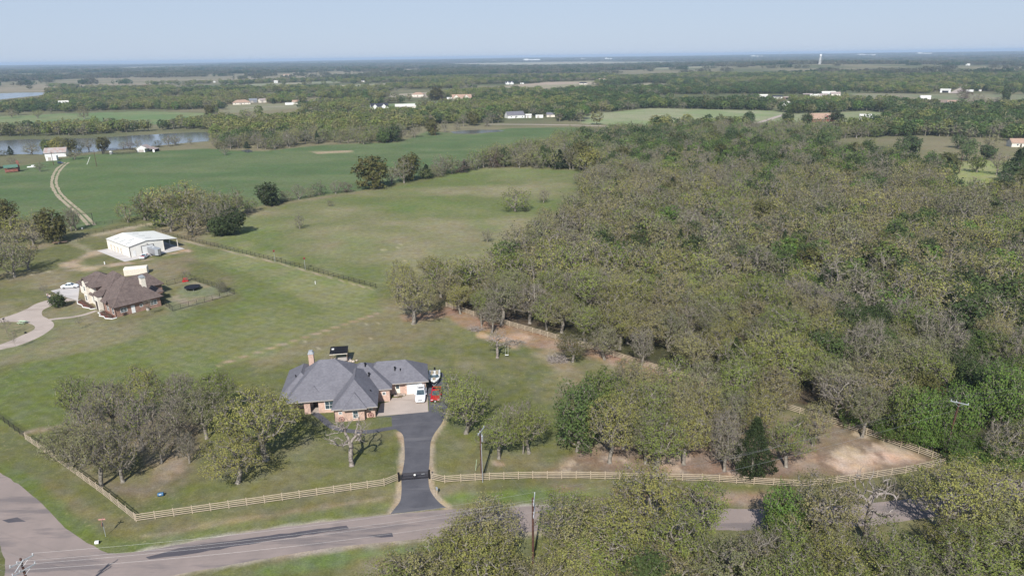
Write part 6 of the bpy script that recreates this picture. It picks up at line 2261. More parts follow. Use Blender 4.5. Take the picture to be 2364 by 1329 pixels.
# wheel leaning on the side wall, drum, small items
t = thing('wagon_wheel', 'dark wheel leaning on the side wall of the brown roofed house', 'wagon wheel', (*b2w(2.0, -.25), .5), BR)
rm = MB()
for i in range(14):
    a, b = 2 * math.pi * i / 14, 2 * math.pi * (i + 1) / 14
    rm.tube((.48 * math.cos(a), 0, .48 * math.sin(a)), (.48 * math.cos(b), 0, .48 * math.sin(b)), .05, None, 4)
rm.build('rim', 'dark', t)
for i in range(6):
    a = math.pi * i / 6
    MB().tube((.46 * math.cos(a), 0, .46 * math.sin(a)), (-.46 * math.cos(a), 0, -.46 * math.sin(a)), .03, None, 4).build('spoke', 'dark', t)
t = thing('air_conditioner', 'dark round air conditioning unit at the brown roofed house side wall', 'air conditioner', (*b2w(7.6, -.7), 0))
MB().tube((0, 0, 0), (0, 0, .75), .42, None, 12).build('casing', 'trim_grey', t)
MB().tube((0, 0, .75), (0, 0, .8), .36, None, 12).build('fan_grille', 'dark', t)

# people
def person(loc, rz, label, shirt, trousers, arms):
    o = thing('person', label, 'person', (*loc, 0.02), rz)
    J = {'pelvis': (0, 0, .95), 'waist': (0, 0, 1.1), 'chest': (0, 0, 1.33), 'neck': (0, 0, 1.5), 'chin': (0, -.02, 1.58), 'head': (0, -.01, 1.68), 'crown': (0, 0, 1.76)}
    Rr = {'pelvis': .15, 'waist': .13, 'chest': .16, 'neck': .06, 'chin': .075, 'head': .1, 'crown': .07}
    E_ = [('pelvis', 'waist'), ('waist', 'chest'), ('chest', 'neck'), ('neck', 'chin'), ('chin', 'head'), ('head', 'crown')]
    for s, n_ in ((-1, 'l'), (1, 'r')):
        el, wr = arms[0 if s < 0 else 1]
        for k, p_, r_ in (('sh', (s * .19, 0, 1.42), .07), ('el', (s * el[0], el[1], el[2]), .048), ('wr', (s * wr[0], wr[1], wr[2]), .035), ('ha', (s * wr[0], wr[1] - .06, wr[2] + .05), .042),
                          ('hip', (s * .1, 0, .9), .11), ('kn', (s * .12, -.02, .5), .075), ('an', (s * .13, 0, .1), .05), ('to', (s * .14, -.16, .04), .045)):
            J[k + n_] = p_
            Rr[k + n_] = r_
        E_ += [('chest', 'sh' + n_), ('sh' + n_, 'el' + n_), ('el' + n_, 'wr' + n_), ('wr' + n_, 'ha' + n_), ('pelvis', 'hip' + n_), ('hip' + n_, 'kn' + n_), ('kn' + n_, 'an' + n_), ('an' + n_, 'to' + n_)]

    def skin(name, keys, m, grow_):
        ks = [k for k in J if k in keys]
        me = bpy.data.meshes.new(name)
        me.from_pydata([J[k] for k in ks], [(ks.index(a), ks.index(b)) for a, b in E_ if a in ks and b in ks], [])
        me.materials.append(M[m])
        q = bpy.data.objects.new(name, me)
        C.objects.link(q)
        q.parent = o
        md = q.modifiers.new('skin', 'SKIN')
        me.skin_vertices or me.attributes
        if not me.skin_vertices:
            bpy.context.view_layer.update()
        for i, k in enumerate(ks):
            sv = me.skin_vertices[0].data[i]
            sv.radius = (Rr[k] + grow_, Rr[k] * (.75 if k in ('pelvis', 'waist', 'chest') else 1) + grow_)
            sv.use_root = k in ('pelvis', 'waist')and i == 0
        q.modifiers.new('sub', 'SUBSURF').levels = 1
        return q
    skin('body', set(J), 'skin', 0)
    skin('shirt', {'waist', 'chest', 'shl', 'shr', 'ell', 'elr'}, shirt, .018)
    skin('trousers', {'pelvis', 'hipl', 'hipr', 'knl', 'knr', 'anl', 'anr'}, trousers, .018)
    MB().ball((0, .015, 1.73), .105, 8, 5, .8).build('hair', 'hair', o)
    return o


pp = P2([(116.5, 693)])[0]
person(pp, R(20), 'person in a white top and dark trousers standing where the drive narrows', 'cloth_white', 'cloth_navy', [((.32, -.1, 1.25), (.25, -.3, 1.45)), ((.33, -.05, 1.2), (.28, -.28, 1.3))])
pp = P2([(114, 691)])[0]
person((pp[0] - .6, pp[1] + .5), R(60), 'person in a pale shirt and grey trousers behind the one in white', 'cloth_white', 'cloth_grey', [((.26, .02, 1.18), (.24, -.1, .95)), ((.26, .02, 1.18), (.24, -.12, .98))])
cp = P2([(163, 664)])[0]
car('car', 'white sedan parked on the pale apron by the brown roofed house', 'car', (cp[0], cp[1], .02), R(100), 4.7, 1.85, 1.45, 'car_white', 'sedan')

# backyard: mesh fence, trampoline, red cart
M['mesh_wire'] = mat('mesh_wire', A(50, 46, 46), .6)


def pipe_fence(name, label, cat, pts, gap, h, rails, m, pr=.045, rr_=.03, mesh_=False, closed=False, base=None):
    ox, oy = pts[0]
    o = thing(name, label, cat, (ox, oy, 0))
    post = MB().tube((0, 0, -.1), (0, 0, h + .06), pr, None, 6).mesh('post', m)
    run = pts + ([pts[0]] if closed else [])
    first = True
    for a, b in zip(run[:-1], run[1:]):
        L_ = math.dist(a, b)
        n = max(1, round(L_ / gap))
        for i in range(0 if first else 1, n + 1):
            t = i / n
            link('post', post, o, (a[0] + (b[0] - a[0]) * t - ox, a[1] + (b[1] - a[1]) * t - oy, 0))
        first = False
        for z in rails:
            MB().tube((a[0] - ox, a[1] - oy, z), (b[0] - ox, b[1] - oy, z), rr_, None, 5).build('rail', m, o)
        if mesh_:
            w = MB()
            k = int(L_ / .22)
            for i in range(1, k):
                t = i / k
                x, y = a[0] + (b[0] - a[0]) * t - ox, a[1] + (b[1] - a[1]) * t - oy
                w.tube((x, y, .05), (x, y, h), .007, None, 3, False)
            for z in np.arange(.2, h, .22):
                w.tube((a[0] - ox, a[1] - oy, z), (b[0] - ox, b[1] - oy, z), .006, None, 3, False)
            q = w.build('wire_mesh', 'mesh_wire', o)
            q['kind'] = 'stuff'
    return o


pipe_fence('yard_fence', 'black mesh yard fence round the backyard of the brown roofed house', 'fence', P2([(372, 698), (399, 718), (542, 679), (442, 645), (386, 659)]), 2.3, 1.5, (.08, 1.5), 'pipe_dark', mesh_=True)
p = P2([(445, 668)])[0]
t = thing('trampoline', 'round black trampoline in the fenced backyard', 'trampoline', (p[0], p[1], 0))
MB().tube((0, 0, .82), (0, 0, .85), 2.0, None, 28).build('mat', 'trampoline', t)
rm = MB()
for i in range(28):
    a, b = 2 * math.pi * i / 28, 2 * math.pi * (i + 1) / 28
    rm.tube((2.15 * math.cos(a), 2.15 * math.sin(a), .85), (2.15 * math.cos(b), 2.15 * math.sin(b), .85), .11, None, 5)
rm.build('rim', 'dark', t)
for i in range(6):
    a = math.pi / 3 * i
    MB().tube((2.1 * math.cos(a), 2.1 * math.sin(a), 0), (2.1 * math.cos(a), 2.1 * math.sin(a), .83), .03, None, 5).build('leg', 'galv', t)
p = P2([(428, 650)])[0]
t = thing('play_car', 'red toy playhouse car under the sapling in the fenced backyard', 'toy', (p[0], p[1], 0), .5)
MB().box(0, 0, .1, 1.7, .8, .4, 0, .85).build('body', 'car_red', t)
MB().box(.1, 0, .95, 1.2, .9, .1).build('roof', 'car_red', t)
for x in (-.4, .6):
    for y in (-.38, .38):
        MB().box(x, y, .6, .06, .06, .36).build('pillar', 'car_red', t)

# picnic table, lime green
p = P2([(53, 747)])[0]
t = thing('picnic_table', 'lime green picnic table with benches by the loop drive', 'picnic table', (p[0], p[1], 0), R(-10))
for i in range(3):
    MB().box(0, -.26 + .26 * i, .72, 1.9, .23, .05).build('top_plank', 'lime', t)
for s in (-1, 1):
    MB().box(0, s * .72, .42, 1.9, .28, .05).build('bench', 'lime', t)
    MB().tube((s * .7, -.7, 0), (s * .7, .25, .72), .045, None, 4).build('leg', 'lime', t)
    MB().tube((s * .7, .7, 0), (s * .7, -.25, .72), .045, None, 4).build('leg', 'lime', t)
    MB().box(s * .7, 0, .36, .06, 1.5, .06).build('brace', 'lime', t)

# ------------------------------------------------------------------ metal shop
MO = P2([(210 + 875 / 9.456, 500 + 890 / 9.456)])[0]
MR = R(50)
sh = thing('workshop', 'large cream metal workshop with a white roof and open lean-to', 'workshop', (MO[0], MO[1], 0), MR)


def m2w(x, y):
    c, s = math.cos(MR), math.sin(MR)
    return (MO[0] + x * c - y * s, MO[1] + x * s + y * c)


WX, WY, EX, ZEV, ZRD = 11.3, 18.4, 16.4, 3.75, 4.75
MB().prism([(0, 0), (WX, 0), (WX, WY), (0, WY)], 0, ZEV - .1).build('wall', 'cladding', sh)
for y0 in (0, WY - .08):
    q = [(0, y0, ZEV - .12), (WX, y0, ZEV - .12), (WX, y0, ZEV - .1), (WX / 2, y0, ZRD - .14), (0, y0, ZEV - .1)]
    fixn(MB().loft([q, [(x, y + .08, z) for x, y, z in q]]).build('gable_end', 'cladding', sh))
rz_ = [(-.25, ZEV - .04), (WX / 2, ZRD), (EX, 3.35)]
b = MB()
for (xa, za), (xb, zb) in zip(rz_[:-1], rz_[1:]):
    b.mi(0).add([(xa, -.25, za), (xb, -.25, zb), (xb, WY + .25, zb), (xa, WY + .25, za)], [(0, 1, 2, 3)])
    b.mi(1).add([(xa, -.25, za - .1), (xb, -.25, zb - .1), (xb, WY + .25, zb - .1), (xa, WY + .25, za - .1), (xa, -.25, za), (xb, -.25, zb), (xb, WY + .25, zb), (xa, WY + .25, za)], [(3, 2, 1, 0), (0, 1, 5, 4), (2, 3, 7, 6)])
b.mi(1).add([(-.25, -.25, ZEV - .14), (-.25, WY + .25, ZEV - .14), (-.25, WY + .25, ZEV - .04), (-.25, -.25, ZEV - .04), (EX, -.25, 3.25), (EX, WY + .25, 3.25), (EX, WY + .25, 3.35), (EX, -.25, 3.35)], [(0, 1, 2, 3), (7, 6, 5, 4)])
rf = b.build('roof', ['roof_metal_y', 'trim_dark'], sh)
for i, (x, y) in enumerate(((1.6, 4.2), (1.6, 9), (1.6, 14), (8.6, 5), (8.6, 10), (8.6, 15), (3.6, 6.5))):
    s = (ZRD - ZEV) / (WX / 2) if x < WX / 2 else -(ZRD - 3.35) / (EX - WX / 2)
    z = (ZEV + s * x) if x < WX / 2 else ZRD + s * (x - WX / 2)
    q = MB().box(0, 0, -.01, 2.0, .75, .03).build('skylight', 'skylight', rf, (x, y, z + .02))
    q.rotation_euler = (0, -math.atan(s), 0)
MB().box(WX / 2 - .4, 3.2, ZRD - .05, .9, 1.1, .22).build('ridge_vent', 'white_paint', rf)
MB().box(5.9, -.05, 0, 3.9, .06, 3.0).build('garage_door', 'white_paint', sh)
MB().box(5.9, -.06, 3.0, 4.3, .1, .14).box(3.85, -.06, 0, .14, .1, 3.0).box(7.95, -.06, 0, .14, .1, 3.0).build('door_trim', 'trim_dark', sh)
MB().box(1.3, -.05, .05, .95, .06, 2.05).build('door', 'white_paint', sh)
MB().box(5.9, -.12, 3.5, .25, .2, .15).build('wall_lamp', 'dark', sh)
for i in range(4):
    yy = 7.2 + 2.7 * i
    d = MB().box(-.03, yy, .1, .06, 1.4, 2.1).build('stable_door', 'stone_cream', sh)
    for a in (-1, 1):
        q = MB().tube((-.07, yy - .62 * a, .2), (-.07, yy + .62 * a, 1.1), .04, None, 4)
        q.tube((-.07, yy - .62 * a, 1.2), (-.07, yy + .62 * a, 2.1), .04, None, 4).build('brace', 'wood_old', d)
for x, y in ((0, 0), (WX, 0), (0, WY), (WX, WY)):
    MB().box(x, y, 0, .16, .16, ZEV - .1).build('corner_trim', 'trim_dark' if (x, y) == (0, 0) else 'stone_cream', sh)
for y in (.1, 6.2, 12.3, 18.3):
    MB().box(16.2, y, 0, .18, .18, 3.3).build('post', 'stone_cream', sh)
sheet('shop_slab', [m2w(*q) for q in ((-3.6, -3.8), (16.8, -3.8), (17.0, WY + .6), (-3.6, WY + .6))], 0.006, 'concrete_new')
# cargo trailer, pickup, ribbed shed
tc_ = m2w(6.6, -3.4)
ct = thing('cargo_trailer', 'silver enclosed cargo trailer with a wedge nose outside the workshop', 'trailer', (tc_[0], tc_[1], 0), MR)
MB().prism([(-1.1, 2.9), (-1.1, -2.5), (-.35, -3.4), (.35, -3.4), (1.1, -2.5), (1.1, 2.9)], .45, 2.5).build('body', 'alu', ct)
MB().prism([(-1.13, 2.93), (-1.13, -2.52), (-.37, -3.43), (.37, -3.43), (1.13, -2.52), (1.13, 2.93)], 2.5, 2.58).build('roof', 'galv', ct)
MB().box(0, .6, 2.58, .5, .5, .12).build('roof_vent', 'white_paint', ct)
MB().prism([(-1.13, -2.45), (-.37, -3.47), (-.33, -3.45), (-1.08, -2.45)], .45, 2.49).build('nose_panel', 'galv', ct)
MB().tube((0, -3.4, .45), (0, -4.5, .45), .06, None, 4).tube((.3, -3.4, .45), (0, -4.3, .45), .04, None, 4).tube((-.3, -3.4, .45), (0, -4.3, .45), .04, None, 4).build('drawbar', 'dark', ct)
for s in (-1, 1):
    for y in (-.2, .7):
        wheel(ct, s * 1.05, y, .34, .2)
tk = m2w(2.6, -4.4)
t = car('pickup_truck', 'white pickup with a red bed parked nose to the workshop wall', 'pickup truck', (tk[0], tk[1], .01), MR + R(135), 4.9, 1.9, 1.5, 'car_white', 'pickup')
for ch in t.children:
    if ch.name.startswith('bed_floor'):
        ch.data.materials[0] = M['car_red']
        ch.name = 'bed_cover'
MB().box(0, -1.55, .86, 1.3, 1.0, .03).build('bonnet_stripe', 'car_red', t)
a_ = P2([(290, 634)])[0]
b_ = P2([(343, 629)])[0]
ang = math.atan2(b_[1] - a_[1], b_[0] - a_[0])
cs = thing('storage_shed', 'long cream ribbed storage container behind the brown roofed house', 'shed', ((a_[0] + b_[0]) / 2 - .1, (a_[1] + b_[1]) / 2, 0), ang)
Ls = math.dist(a_, b_)
q = [(-Ls / 2, -1.5, 0), (-Ls / 2, -1.5, 2.0), (-Ls / 2, -1.1, 2.25), (-Ls / 2, 1.1, 2.25), (-Ls / 2, 1.5, 2.0), (-Ls / 2, 1.5, 0)]
fixn(MB().loft([q, [(Ls / 2, y, z) for x, y, z in q]]).build('shell', 'stone_cream', cs))
n_r = 18
for i in range(n_r):
    MB().box(-Ls / 2 + .3 + (Ls - .6) * i / (n_r - 1), -1.53, .1, .14, .06, 1.85).build('rib', 'stone_cream', cs)

# swing on its limb
sp_ = P2([(1148, 826)])[0]
sw = thing('swing', 'white rope swing hanging from the bare tree in the backyard', 'swing', (sp_[0] + 2.1, sp_[1] + .4, 0))
MB().tube((-.3, 0, .55), (-.3, 0, 2.9), .02, None, 4).tube((.3, 0, .55), (.3, 0, 2.9), .02, None, 4).build('rope', 'white_paint', sw)
MB().box(0, 0, .48, .75, .28, .07).build('seat', 'white_paint', sw)


def brush_pile(px, py, w, h, n, label, m='bark_pale', cat='brush pile', name='brush_pile'):
    p = P2([(px, py)])[0]
    rr = random.Random(int(px))
    b = MB()
    for i in range(n):
        a = rr.uniform(0, 6.28)
        r = w / 2 * math.sqrt(rr.random())
        x, y = r * math.cos(a), r * math.sin(a) * .7
        z = h * (1 - (r / (w / 2)) ** 2) * rr.random()
        d = Vector((rr.gauss(0, 1), rr.gauss(0, 1), rr.gauss(0, .3))).normalized() * rr.uniform(.5, 1.4)
        rad = rr.uniform(.02, .07)
        b.tube((x - d.x, y - d.y, max(.03, z - d.z)), (x + d.x, y + d.y, max(.05, z + d.z)), rad, rad * .5, 4)
    o = b.build(name, m, None, (p[0], p[1], 0))
    tag(o, label, cat)
    o['kind'] = 'stuff'


brush_pile(1288, 832, 4.5, 1.5, 170, 'large grey brush pile on the sand beside the brown brushy oak')
brush_pile(1100, 762, 3.2, .9, 60, 'low grey log pile near the back fence')
brush_pile(1188, 792, 4.5, .9, 80, 'spread of brown branches behind the swing tree', 'twigs')

# rail fences of tan boards
def board_fence(label, pts, gap=2.44, h=1.38, rails=(.28, .60, .92, 1.24)):
    ox, oy = pts[0]
    o = thing('rail_fence', label, 'fence', (ox, oy, 0))
    pm = [MB().box(0, 0, -.1, .11, .11, h + .1 + .03 * k, R(3 * k)).mesh('post', 'wood_tan') for k in range(2)]
    rm = MB().box(.5, 0, -.055, 1.0, .04, .11).mesh('rail', 'wood_tan')
    rr = random.Random(len(pts))
    k0 = 0
    for a, b in zip(pts[:-1], pts[1:]):
        L_ = math.dist(a, b)
        n = max(1, round(L_ / gap))
        ang = math.atan2(b[1] - a[1], b[0] - a[0])
        nx, ny = math.sin(ang) * .09, -math.cos(ang) * .09
        for i in range(n):
            t = i / n
            x, y = a[0] + (b[0] - a[0]) * t - ox, a[1] + (b[1] - a[1]) * t - oy
            if i or k0 == 0 or True:
                link('post', pm[rr.random() < .4], o, (x, y, 0), ang + rr.uniform(-.03, .03))
            for z in rails:
                q = link('rail', rm, o, (x + nx, y + ny, z + rr.uniform(-.015, .015)), ang, (L_ / n * .998, 1, 1))
                q.rotation_euler = (0, rr.uniform(-.008, .008), ang)
        k0 += 1
    link('post', pm[0], o, (pts[-1][0] - ox, pts[-1][1] - oy, 0), 0)
    return o


board_fence('tan four board fence along the road west of the gate', P2([(315, 1203), (887, 1121), (919, 1108)]))
board_fence('tan four board fence climbing the west side past the oak clump', P2([(60, 1014), (150, 1076), (240, 1142), (312, 1200)]))
fr_ = P2([(996, 1107), (1027, 1114), (1064, 1111), (1130, 1107), (1230, 1104), (1330, 1104), (1430, 1106), (1530, 1108), (1620, 1110), (1740, 1117), (1830, 1123), (1900, 1120), (1990, 1107), (2090, 1092), (2181, 1072)])
board_fence('tan four board fence along the road east of the gate', fr_)
bk = P2([(2183, 1070), (2120, 1046), (2040, 1018), (1960, 990), (1880, 966), (1780, 935), (1700, 908), (1620, 884), (1540, 862), (1440, 831), (1370, 808), (1300, 788), (1230, 768), (1160, 748), (1110, 735), (1060, 718), (1030, 708)])
board_fence('tan four board fence running along the foot of the wood', bk)

# gate
ga, gb = P2([(922, 1110)])[0], P2([(991, 1104)])[0]
gl = math.dist(ga, gb)
gt = thing('gate', 'dark steel driveway gate with a round white plate', 'gate', (ga[0], ga[1], 0), math.atan2(gb[1] - ga[1], gb[0] - ga[0]))
for x in (.12, gl / 2 - .03, gl / 2 + .03, gl - .12):
    MB().box(x, 0, .15, .06, .05, 1.15).build('upright', 'pipe_dark', gt)
for z in (.2, .42, .64, .86, 1.08, 1.27):
    MB().box(gl / 2, 0, z, gl - .3, .04, .07).build('rail', 'pipe_dark', gt)
MB().tube((gl / 2 + .1, -.04, .95), (gl / 2 + .1, -.07, .95), .17, None, 14).build('plate', 'white_paint', gt)
MB().box(gl * .8, -.05, .95, .5, .03, .08).build('latch_plate', 'galv', gt)
for x, lb in ((-.05, 'black steel gate post on the west side of the drive'), (gl + .05, 'black steel gate post on the east side of the drive')):
    c, s = math.cos(gt.rotation_euler.z), math.sin(gt.rotation_euler.z)
    q = MB().box(0, 0, 0, .28, .28, 1.45).box(0, 0, 1.45, .34, .34, .08).build('gate_post', 'dark', None, (ga[0] + x * c, ga[1] + x * s, 0), gt.rotation_euler.z)
    tag(q, lb, 'gate post', 'driveway gate posts')
kp = P2([(1009, 1141)])[0]
t = thing('mailbox', 'small pale mailbox at the mouth of the asphalt drive', 'mailbox', (kp[0], kp[1], 0), .3)
MB().box(0, 0, 0, .12, .12, .95).build('post', 'wood_tan', t)
MB().box(0, 0, .95, .25, .55, .26).build('box', 'galv', t)

# dark pipe fences of the west
pipe_fence('pipe_fence', 'long dark pipe fence between the old field and the lawn', 'fence', P2([(411, 549), (640, 604), (868, 665)]), 2.4, 1.35, (.35, .8, 1.3), 'pipe_dark', .06, .05)
pipe_fence('pipe_fence', 'dark pipe fence along the lawn at the west road', 'fence', P2([(-60, 935), (0, 968), (58, 1011)]), 2.4, 1.35, (.3, .65, 1.0, 1.3), 'pipe_dark')
pipe_fence('pipe_fence', 'dark pipe fence north of the metal workshop', 'fence', P2([(180, 560), (204, 543), (240, 537), (300, 524), (330, 521)]), 3.0, 1.3, (.5, .9, 1.25), 'pipe_dark')
pipe_fence('pipe_fence', 'dark pipe fence at the pasture edge above the workshop', 'fence', P2([(205, 521), (260, 516), (320, 507)]), 3.0, 1.3, (.5, .9, 1.25), 'pipe_dark')
pipe_fence('pipe_fence', 'dark pipe fence behind the shop grove', 'fence', P2([(330, 521), (400, 545), (411, 549)]), 3.0, 1.3, (.5, .9, 1.25), 'pipe_dark')
pipe_fence('corral', 'dark board corral west of the open white barn', 'fence', P2([(236, 356), (240, 349), (300, 346), (318, 349), (317, 354), (283, 357)]), 4, 1.6, (.4, .8, 1.2, 1.55), 'pipe_dark', .09, .08, closed=True)
gp = P2([(216, 517)])[0]
t = thing('ranch_gate', 'tall dark ranch gateway with a crossbar over the pasture track', 'gate', (gp[0], gp[1], 0), math.atan2(-.02, -1))
MB().tube((0, 0, 0), (0, 0, 4.6), .12, None, 6).build('post', 'pipe_dark', t)
MB().tube((6.6, 0, 0), (6.6, 0, 4.6), .12, None, 6).build('post', 'pipe_dark', t)
MB().tube((-.1, 0, 4.4), (6.7, 0, 4.4), .09, None, 6).build('crossbar', 'pipe_dark', t)
p = P2([(190, 529)])[0]
tag(MB().ball((0, 0, .35), .35, 8, 5, 1.0).build('white_drum', 'white_paint', None, (p[0], p[1], 0)), 'small white drum in tree shade at the pasture gate', 'drum')
p = P2([(242, 610)])[0]
tag(MB().tube((0, 0, 0), (0, 0, .9), .16, None, 8).build('marker_post', 'white_paint', None, (p[0], p[1], 0)), 'short white marker post on the lawn below the shop slab', 'post')
p = P2([(729, 655)])[0]
tag(MB().tube((0, 0, 0), (0, 0, 1.0), .1, None, 8).build('marker_post', 'white_paint', None, (p[0], p[1] - .4, 0)), 'short white marker post beside the long pipe fence', 'post')
p = P2([(139, 562)])[0]
t = thing('flatbed_trailer', 'low wooden flatbed trailer under the trees west of the workshop', 'trailer', (p[0], p[1], 0), R(25))
MB().box(0, 0, .5, 4.6, 1.9, .12).build('deck', 'wood_old', t)
for s in (-1, 1):
    wheel(t, -.3, s * .95, .32, .2, 'y')
MB().tube((2.3, 0, .5), (3.5, 0, .45), .06, None, 4).build('drawbar', 'dark', t)
p = P2([(142, 550)])[0]
t = thing('cable_reel', 'pale green spray rig standing in the shade west of the workshop', 'farm implement', (p[0], p[1], 0))
MB().box(0, 0, .4, .9, .7, .7).build('tank', 'lime', t)
MB().box(0, 0, .6, 3.4, .08, .08).build('boom', 'galv', t)
wheel(t, -.5, 0, .25, .15)
wheel(t, .5, 0, .25, .15)

# bird house poles by the pipe fence
for px, py, lb in ((635, 604, 'west red martin house on a thin pole by the pipe fence'), (705, 622, 'east red martin house on a thin pole by the pipe fence')):
    p = P2([(px, py)])[0]
    t = thing('bird_house', lb, 'bird house', (p[0], p[1], 0), .4, 'martin houses by the pipe fence')
    MB().tube((0, 0, 0), (0, 0, 3.4), .05, None, 6).build('pole', 'galv', t)
    q = MB().box(0, 0, 3.4, .55, .55, .45).build('box', 'barn_red', t)
    MB().box(0, 0, 3.85, .66, .66, .2, 0, .15).build('roof', 'barn_red', q)
    for s in (-1, 1):
        MB().tube((s * .13, -.278, 3.62), (s * .13, -.29, 3.62), .05, None, 6).build('hole', 'dark', q)

# road signs, culvert, blue drum, stones
p = P2([(244.3, 1237.7)])[0]
t = thing('street_sign', 'street name blades above a stop sign at the road corner', 'sign', (p[0], p[1], 0), R(-72))
MB().tube((0, 0, 0), (0, 0, 2.75), .035, None, 6).build('pole', 'galv', t)
q = [(.36 * math.cos(math.pi / 8 + math.pi / 4 * i), .36 * math.sin(math.pi / 8 + math.pi / 4 * i)) for i in range(8)]
st_ = thing('x', 'x', 'x')
bpy.data.objects.remove(st_)
sb = MB()
sb.mi(0).loft([[(x, -.05, 2.1 + z) for x, z in q], [(x, -.07, 2.1 + z) for x, z in q]])
sb.k = 1
sb.add([(x, -.0495, 2.1 + z) for x, z in q], [tuple(range(8))])
fixn(sb.build('stop_plate', ['sign_red', 'galv'], t))


def letters(txt, size, m, parent, loc, rot):
    cu = bpy.data.curves.new('lettering', 'FONT')
    cu.body = txt
    cu.size = size
    cu.extrude = .002
    cu.align_x = 'CENTER'
    cu.align_y = 'CENTER'
    cu.materials.append(M[m])
    o = bpy.data.objects.new('lettering', cu)
    C.objects.link(o)
    bpy.context.view_layer.update()
    me = bpy.data.meshes.new_from_object(o.evaluated_get(bpy.context.evaluated_depsgraph_get()))
    bpy.data.objects.remove(o)
    if not me.materials:
        me.materials.append(M[m])
    o = bpy.data.objects.new('lettering', me)
    C.objects.link(o)
    o.parent = parent
    o.location = loc
    o.rotation_euler = rot
    return o


letters('STOP', .26, 'white_paint', t, (0, -.073, 2.1), (R(90), 0, 0))
MB().box(-.3, 0, 2.55, .95, .03, .2, R(0)).build('name_blade', 'sign_back', t)
MB().box(0, 0, 2.76, .9, .03, .2, R(80)).build('name_blade', 'sign_back', t)
p = P2([(224, 1254)])[0]
t = thing('culvert_pipe', 'white rimmed culvert pipe end in the ditch by the street sign', 'pipe', (p[0], p[1], 0), R(10))
MB().tube((-.2, 0, .22), (.3, 0, .22), .25, None, 12, True).build('barrel', 'white_paint', t)
MB().tube((-.21, 0, .22), (-.22, 0, .22), .2, None, 12).build('mouth', 'white_paint', t)
MB().tube((.305, 0, .22), (.32, 0, .22), .22, None, 12).build('mouth', 'dark', t)
p = P2([(372, 1144)])[0]
t = thing('drum', 'blue drum lying on the grass behind the west road fence', 'drum', (p[0], p[1], 0), R(12))
MB().tube((-.4, 0, .3), (.4, 0, .3), .3, None, 12).build('barrel', 'barrel_blue', t)
MB().box(0, -.27, .38, .35, .12, .12).build('label_plate', 'lamp_glass', t)
p = P2([(59, 769)])[0]
tag(MB().ball((0, 0, .15), .28, 8, 5, .9).build('ball', 'dark', None, (p[0], p[1], .05)), 'small dark ball on the island of the loop drive', 'ball')
p = P2([(10, 744)])[0]
t = thing('mailbox', 'small dark mailbox at the north edge of the loop island', 'mailbox', (p[0], p[1], 0))
MB().box(0, 0, 0, .1, .1, .9).build('post', 'dark', t)
MB().box(0, 0, .9, .25, .5, .25).build('box', 'dark', t)
p = P2([(1093, 1104)])[0]

# ------------------------------------------------------------------ power line
def utility_pole(x, y, h, rz, label, style='cross', cross_z=(.35,), guy=None, group='utility poles along the road'):
    o = thing('utility_pole', label, 'utility pole', (x, y, 0), rz, group)
    MB().tube((0, 0, -.3), (0, 0, h), .17, .12, 8).build('pole', 'creosote', o)
    pts = []
    for cz in cross_z:
        z = h - cz
        MB().box(0, -.16, z - .06, 2.5, .1, .13).build('crossarm', 'galv', o)
        MB().tube((-.75, -.14, z - .05), (0, -.14, z - .65), .02, None, 4).tube((.75, -.14, z - .05), (0, -.14, z - .65), .02, None, 4).build('brace', 'galv', o)
        for dx in (-1.15, -.45 if style != 'end' else .3, 1.15):
            MB().tube((dx, -.16, z + .07), (dx, -.16, z + .30), .045, .07, 6).build('insulator', 'lamp_glass', o)
            pts.append((dx, -.16, z + .32))
    if style == 'transformer':
        q = MB().tube((.38, 0, h - 2.3), (.38, 0, h - 1.35), .27, None, 12).build('transformer', 'galv', o)
        MB().tube((.38, 0, h - 1.35), (.38, 0, h - 1.27), .22, .1, 10).tube((.38, -.1, h - 1.3), (.38, -.1, h - 1.0), .05, None, 6).build('bushing', 'lamp_glass', q)
    c, s = math.cos(rz), math.sin(rz)
    return o, [(x + a * c - b * s, y + a * s + b * c, z) for a, b, z in pts]


def wire(a, b, sag, label, group='power lines above the road', r=.008):
    w = MB()
    n = 24
    P_ = []
    for i in range(n + 1):
        t = i / n
        P_.append(Vector((a[0] + (b[0] - a[0]) * t, a[1] + (b[1] - a[1]) * t, a[2] + (b[2] - a[2]) * t - 4 * sag * t * (1 - t))))
    for p_, q_ in zip(P_[:-1], P_[1:]):
        w.tube(p_, q_, r, None, 4, False)
    o = w.build('power_line', 'wire')
    return tag(o, label, 'power line', group)


U2 = G(1230, 1148, 10.2)
U1 = G(47, 1288, 10.4)
U3 = P2([(2178, 1056)])[0]
U4 = P2([(1112, 1107)])[0]
o1, w1 = utility_pole(U1[0], U1[1], 10.4, R(58), 'utility pole at the road junction with two angled crossarms', cross_z=(.35, 1.5))
MB().tube((-.9, -.2, 9.2), (.2, -.2, 10.2), .06, None, 5).build('strut', 'galv', o1)
o2, w2 = utility_pole(U2[0], U2[1], 10.2, R(84), 'brown utility pole rising from the oaks south of the road', cross_z=(.3, 2.1))
o3, w3 = utility_pole(U3[0], U3[1], 10.5, R(-28), 'leaning brown utility pole at the fence corner by the creek', cross_z=(.3,))
o3.rotation_euler = (R(0), R(3.2), R(-28))
o4, w4 = utility_pole(U4[0], U4[1], 9.0, R(70), 'transformer pole behind the road fence east of the gate', 'transformer', cross_z=(.3,))
MB().tube((-.55, -.4, -.1), (-.5, -.35, 6.8), .06, None, 6).build('conduit', 'galv', o4)
gy = P2([(1098, 1085)])[0]
c, s = math.cos(-R(70)), math.sin(-R(70))
dx, dy = gy[0] - U4[0], gy[1] - U4[1]
MB().tube((dx * c - dy * s, dx * s + dy * c, 0), ((dx * c - dy * s) * .75, (dx * s + dy * c) * .75, 2.4), .05, None, 5).build('guy_guard', 'lime', o4)
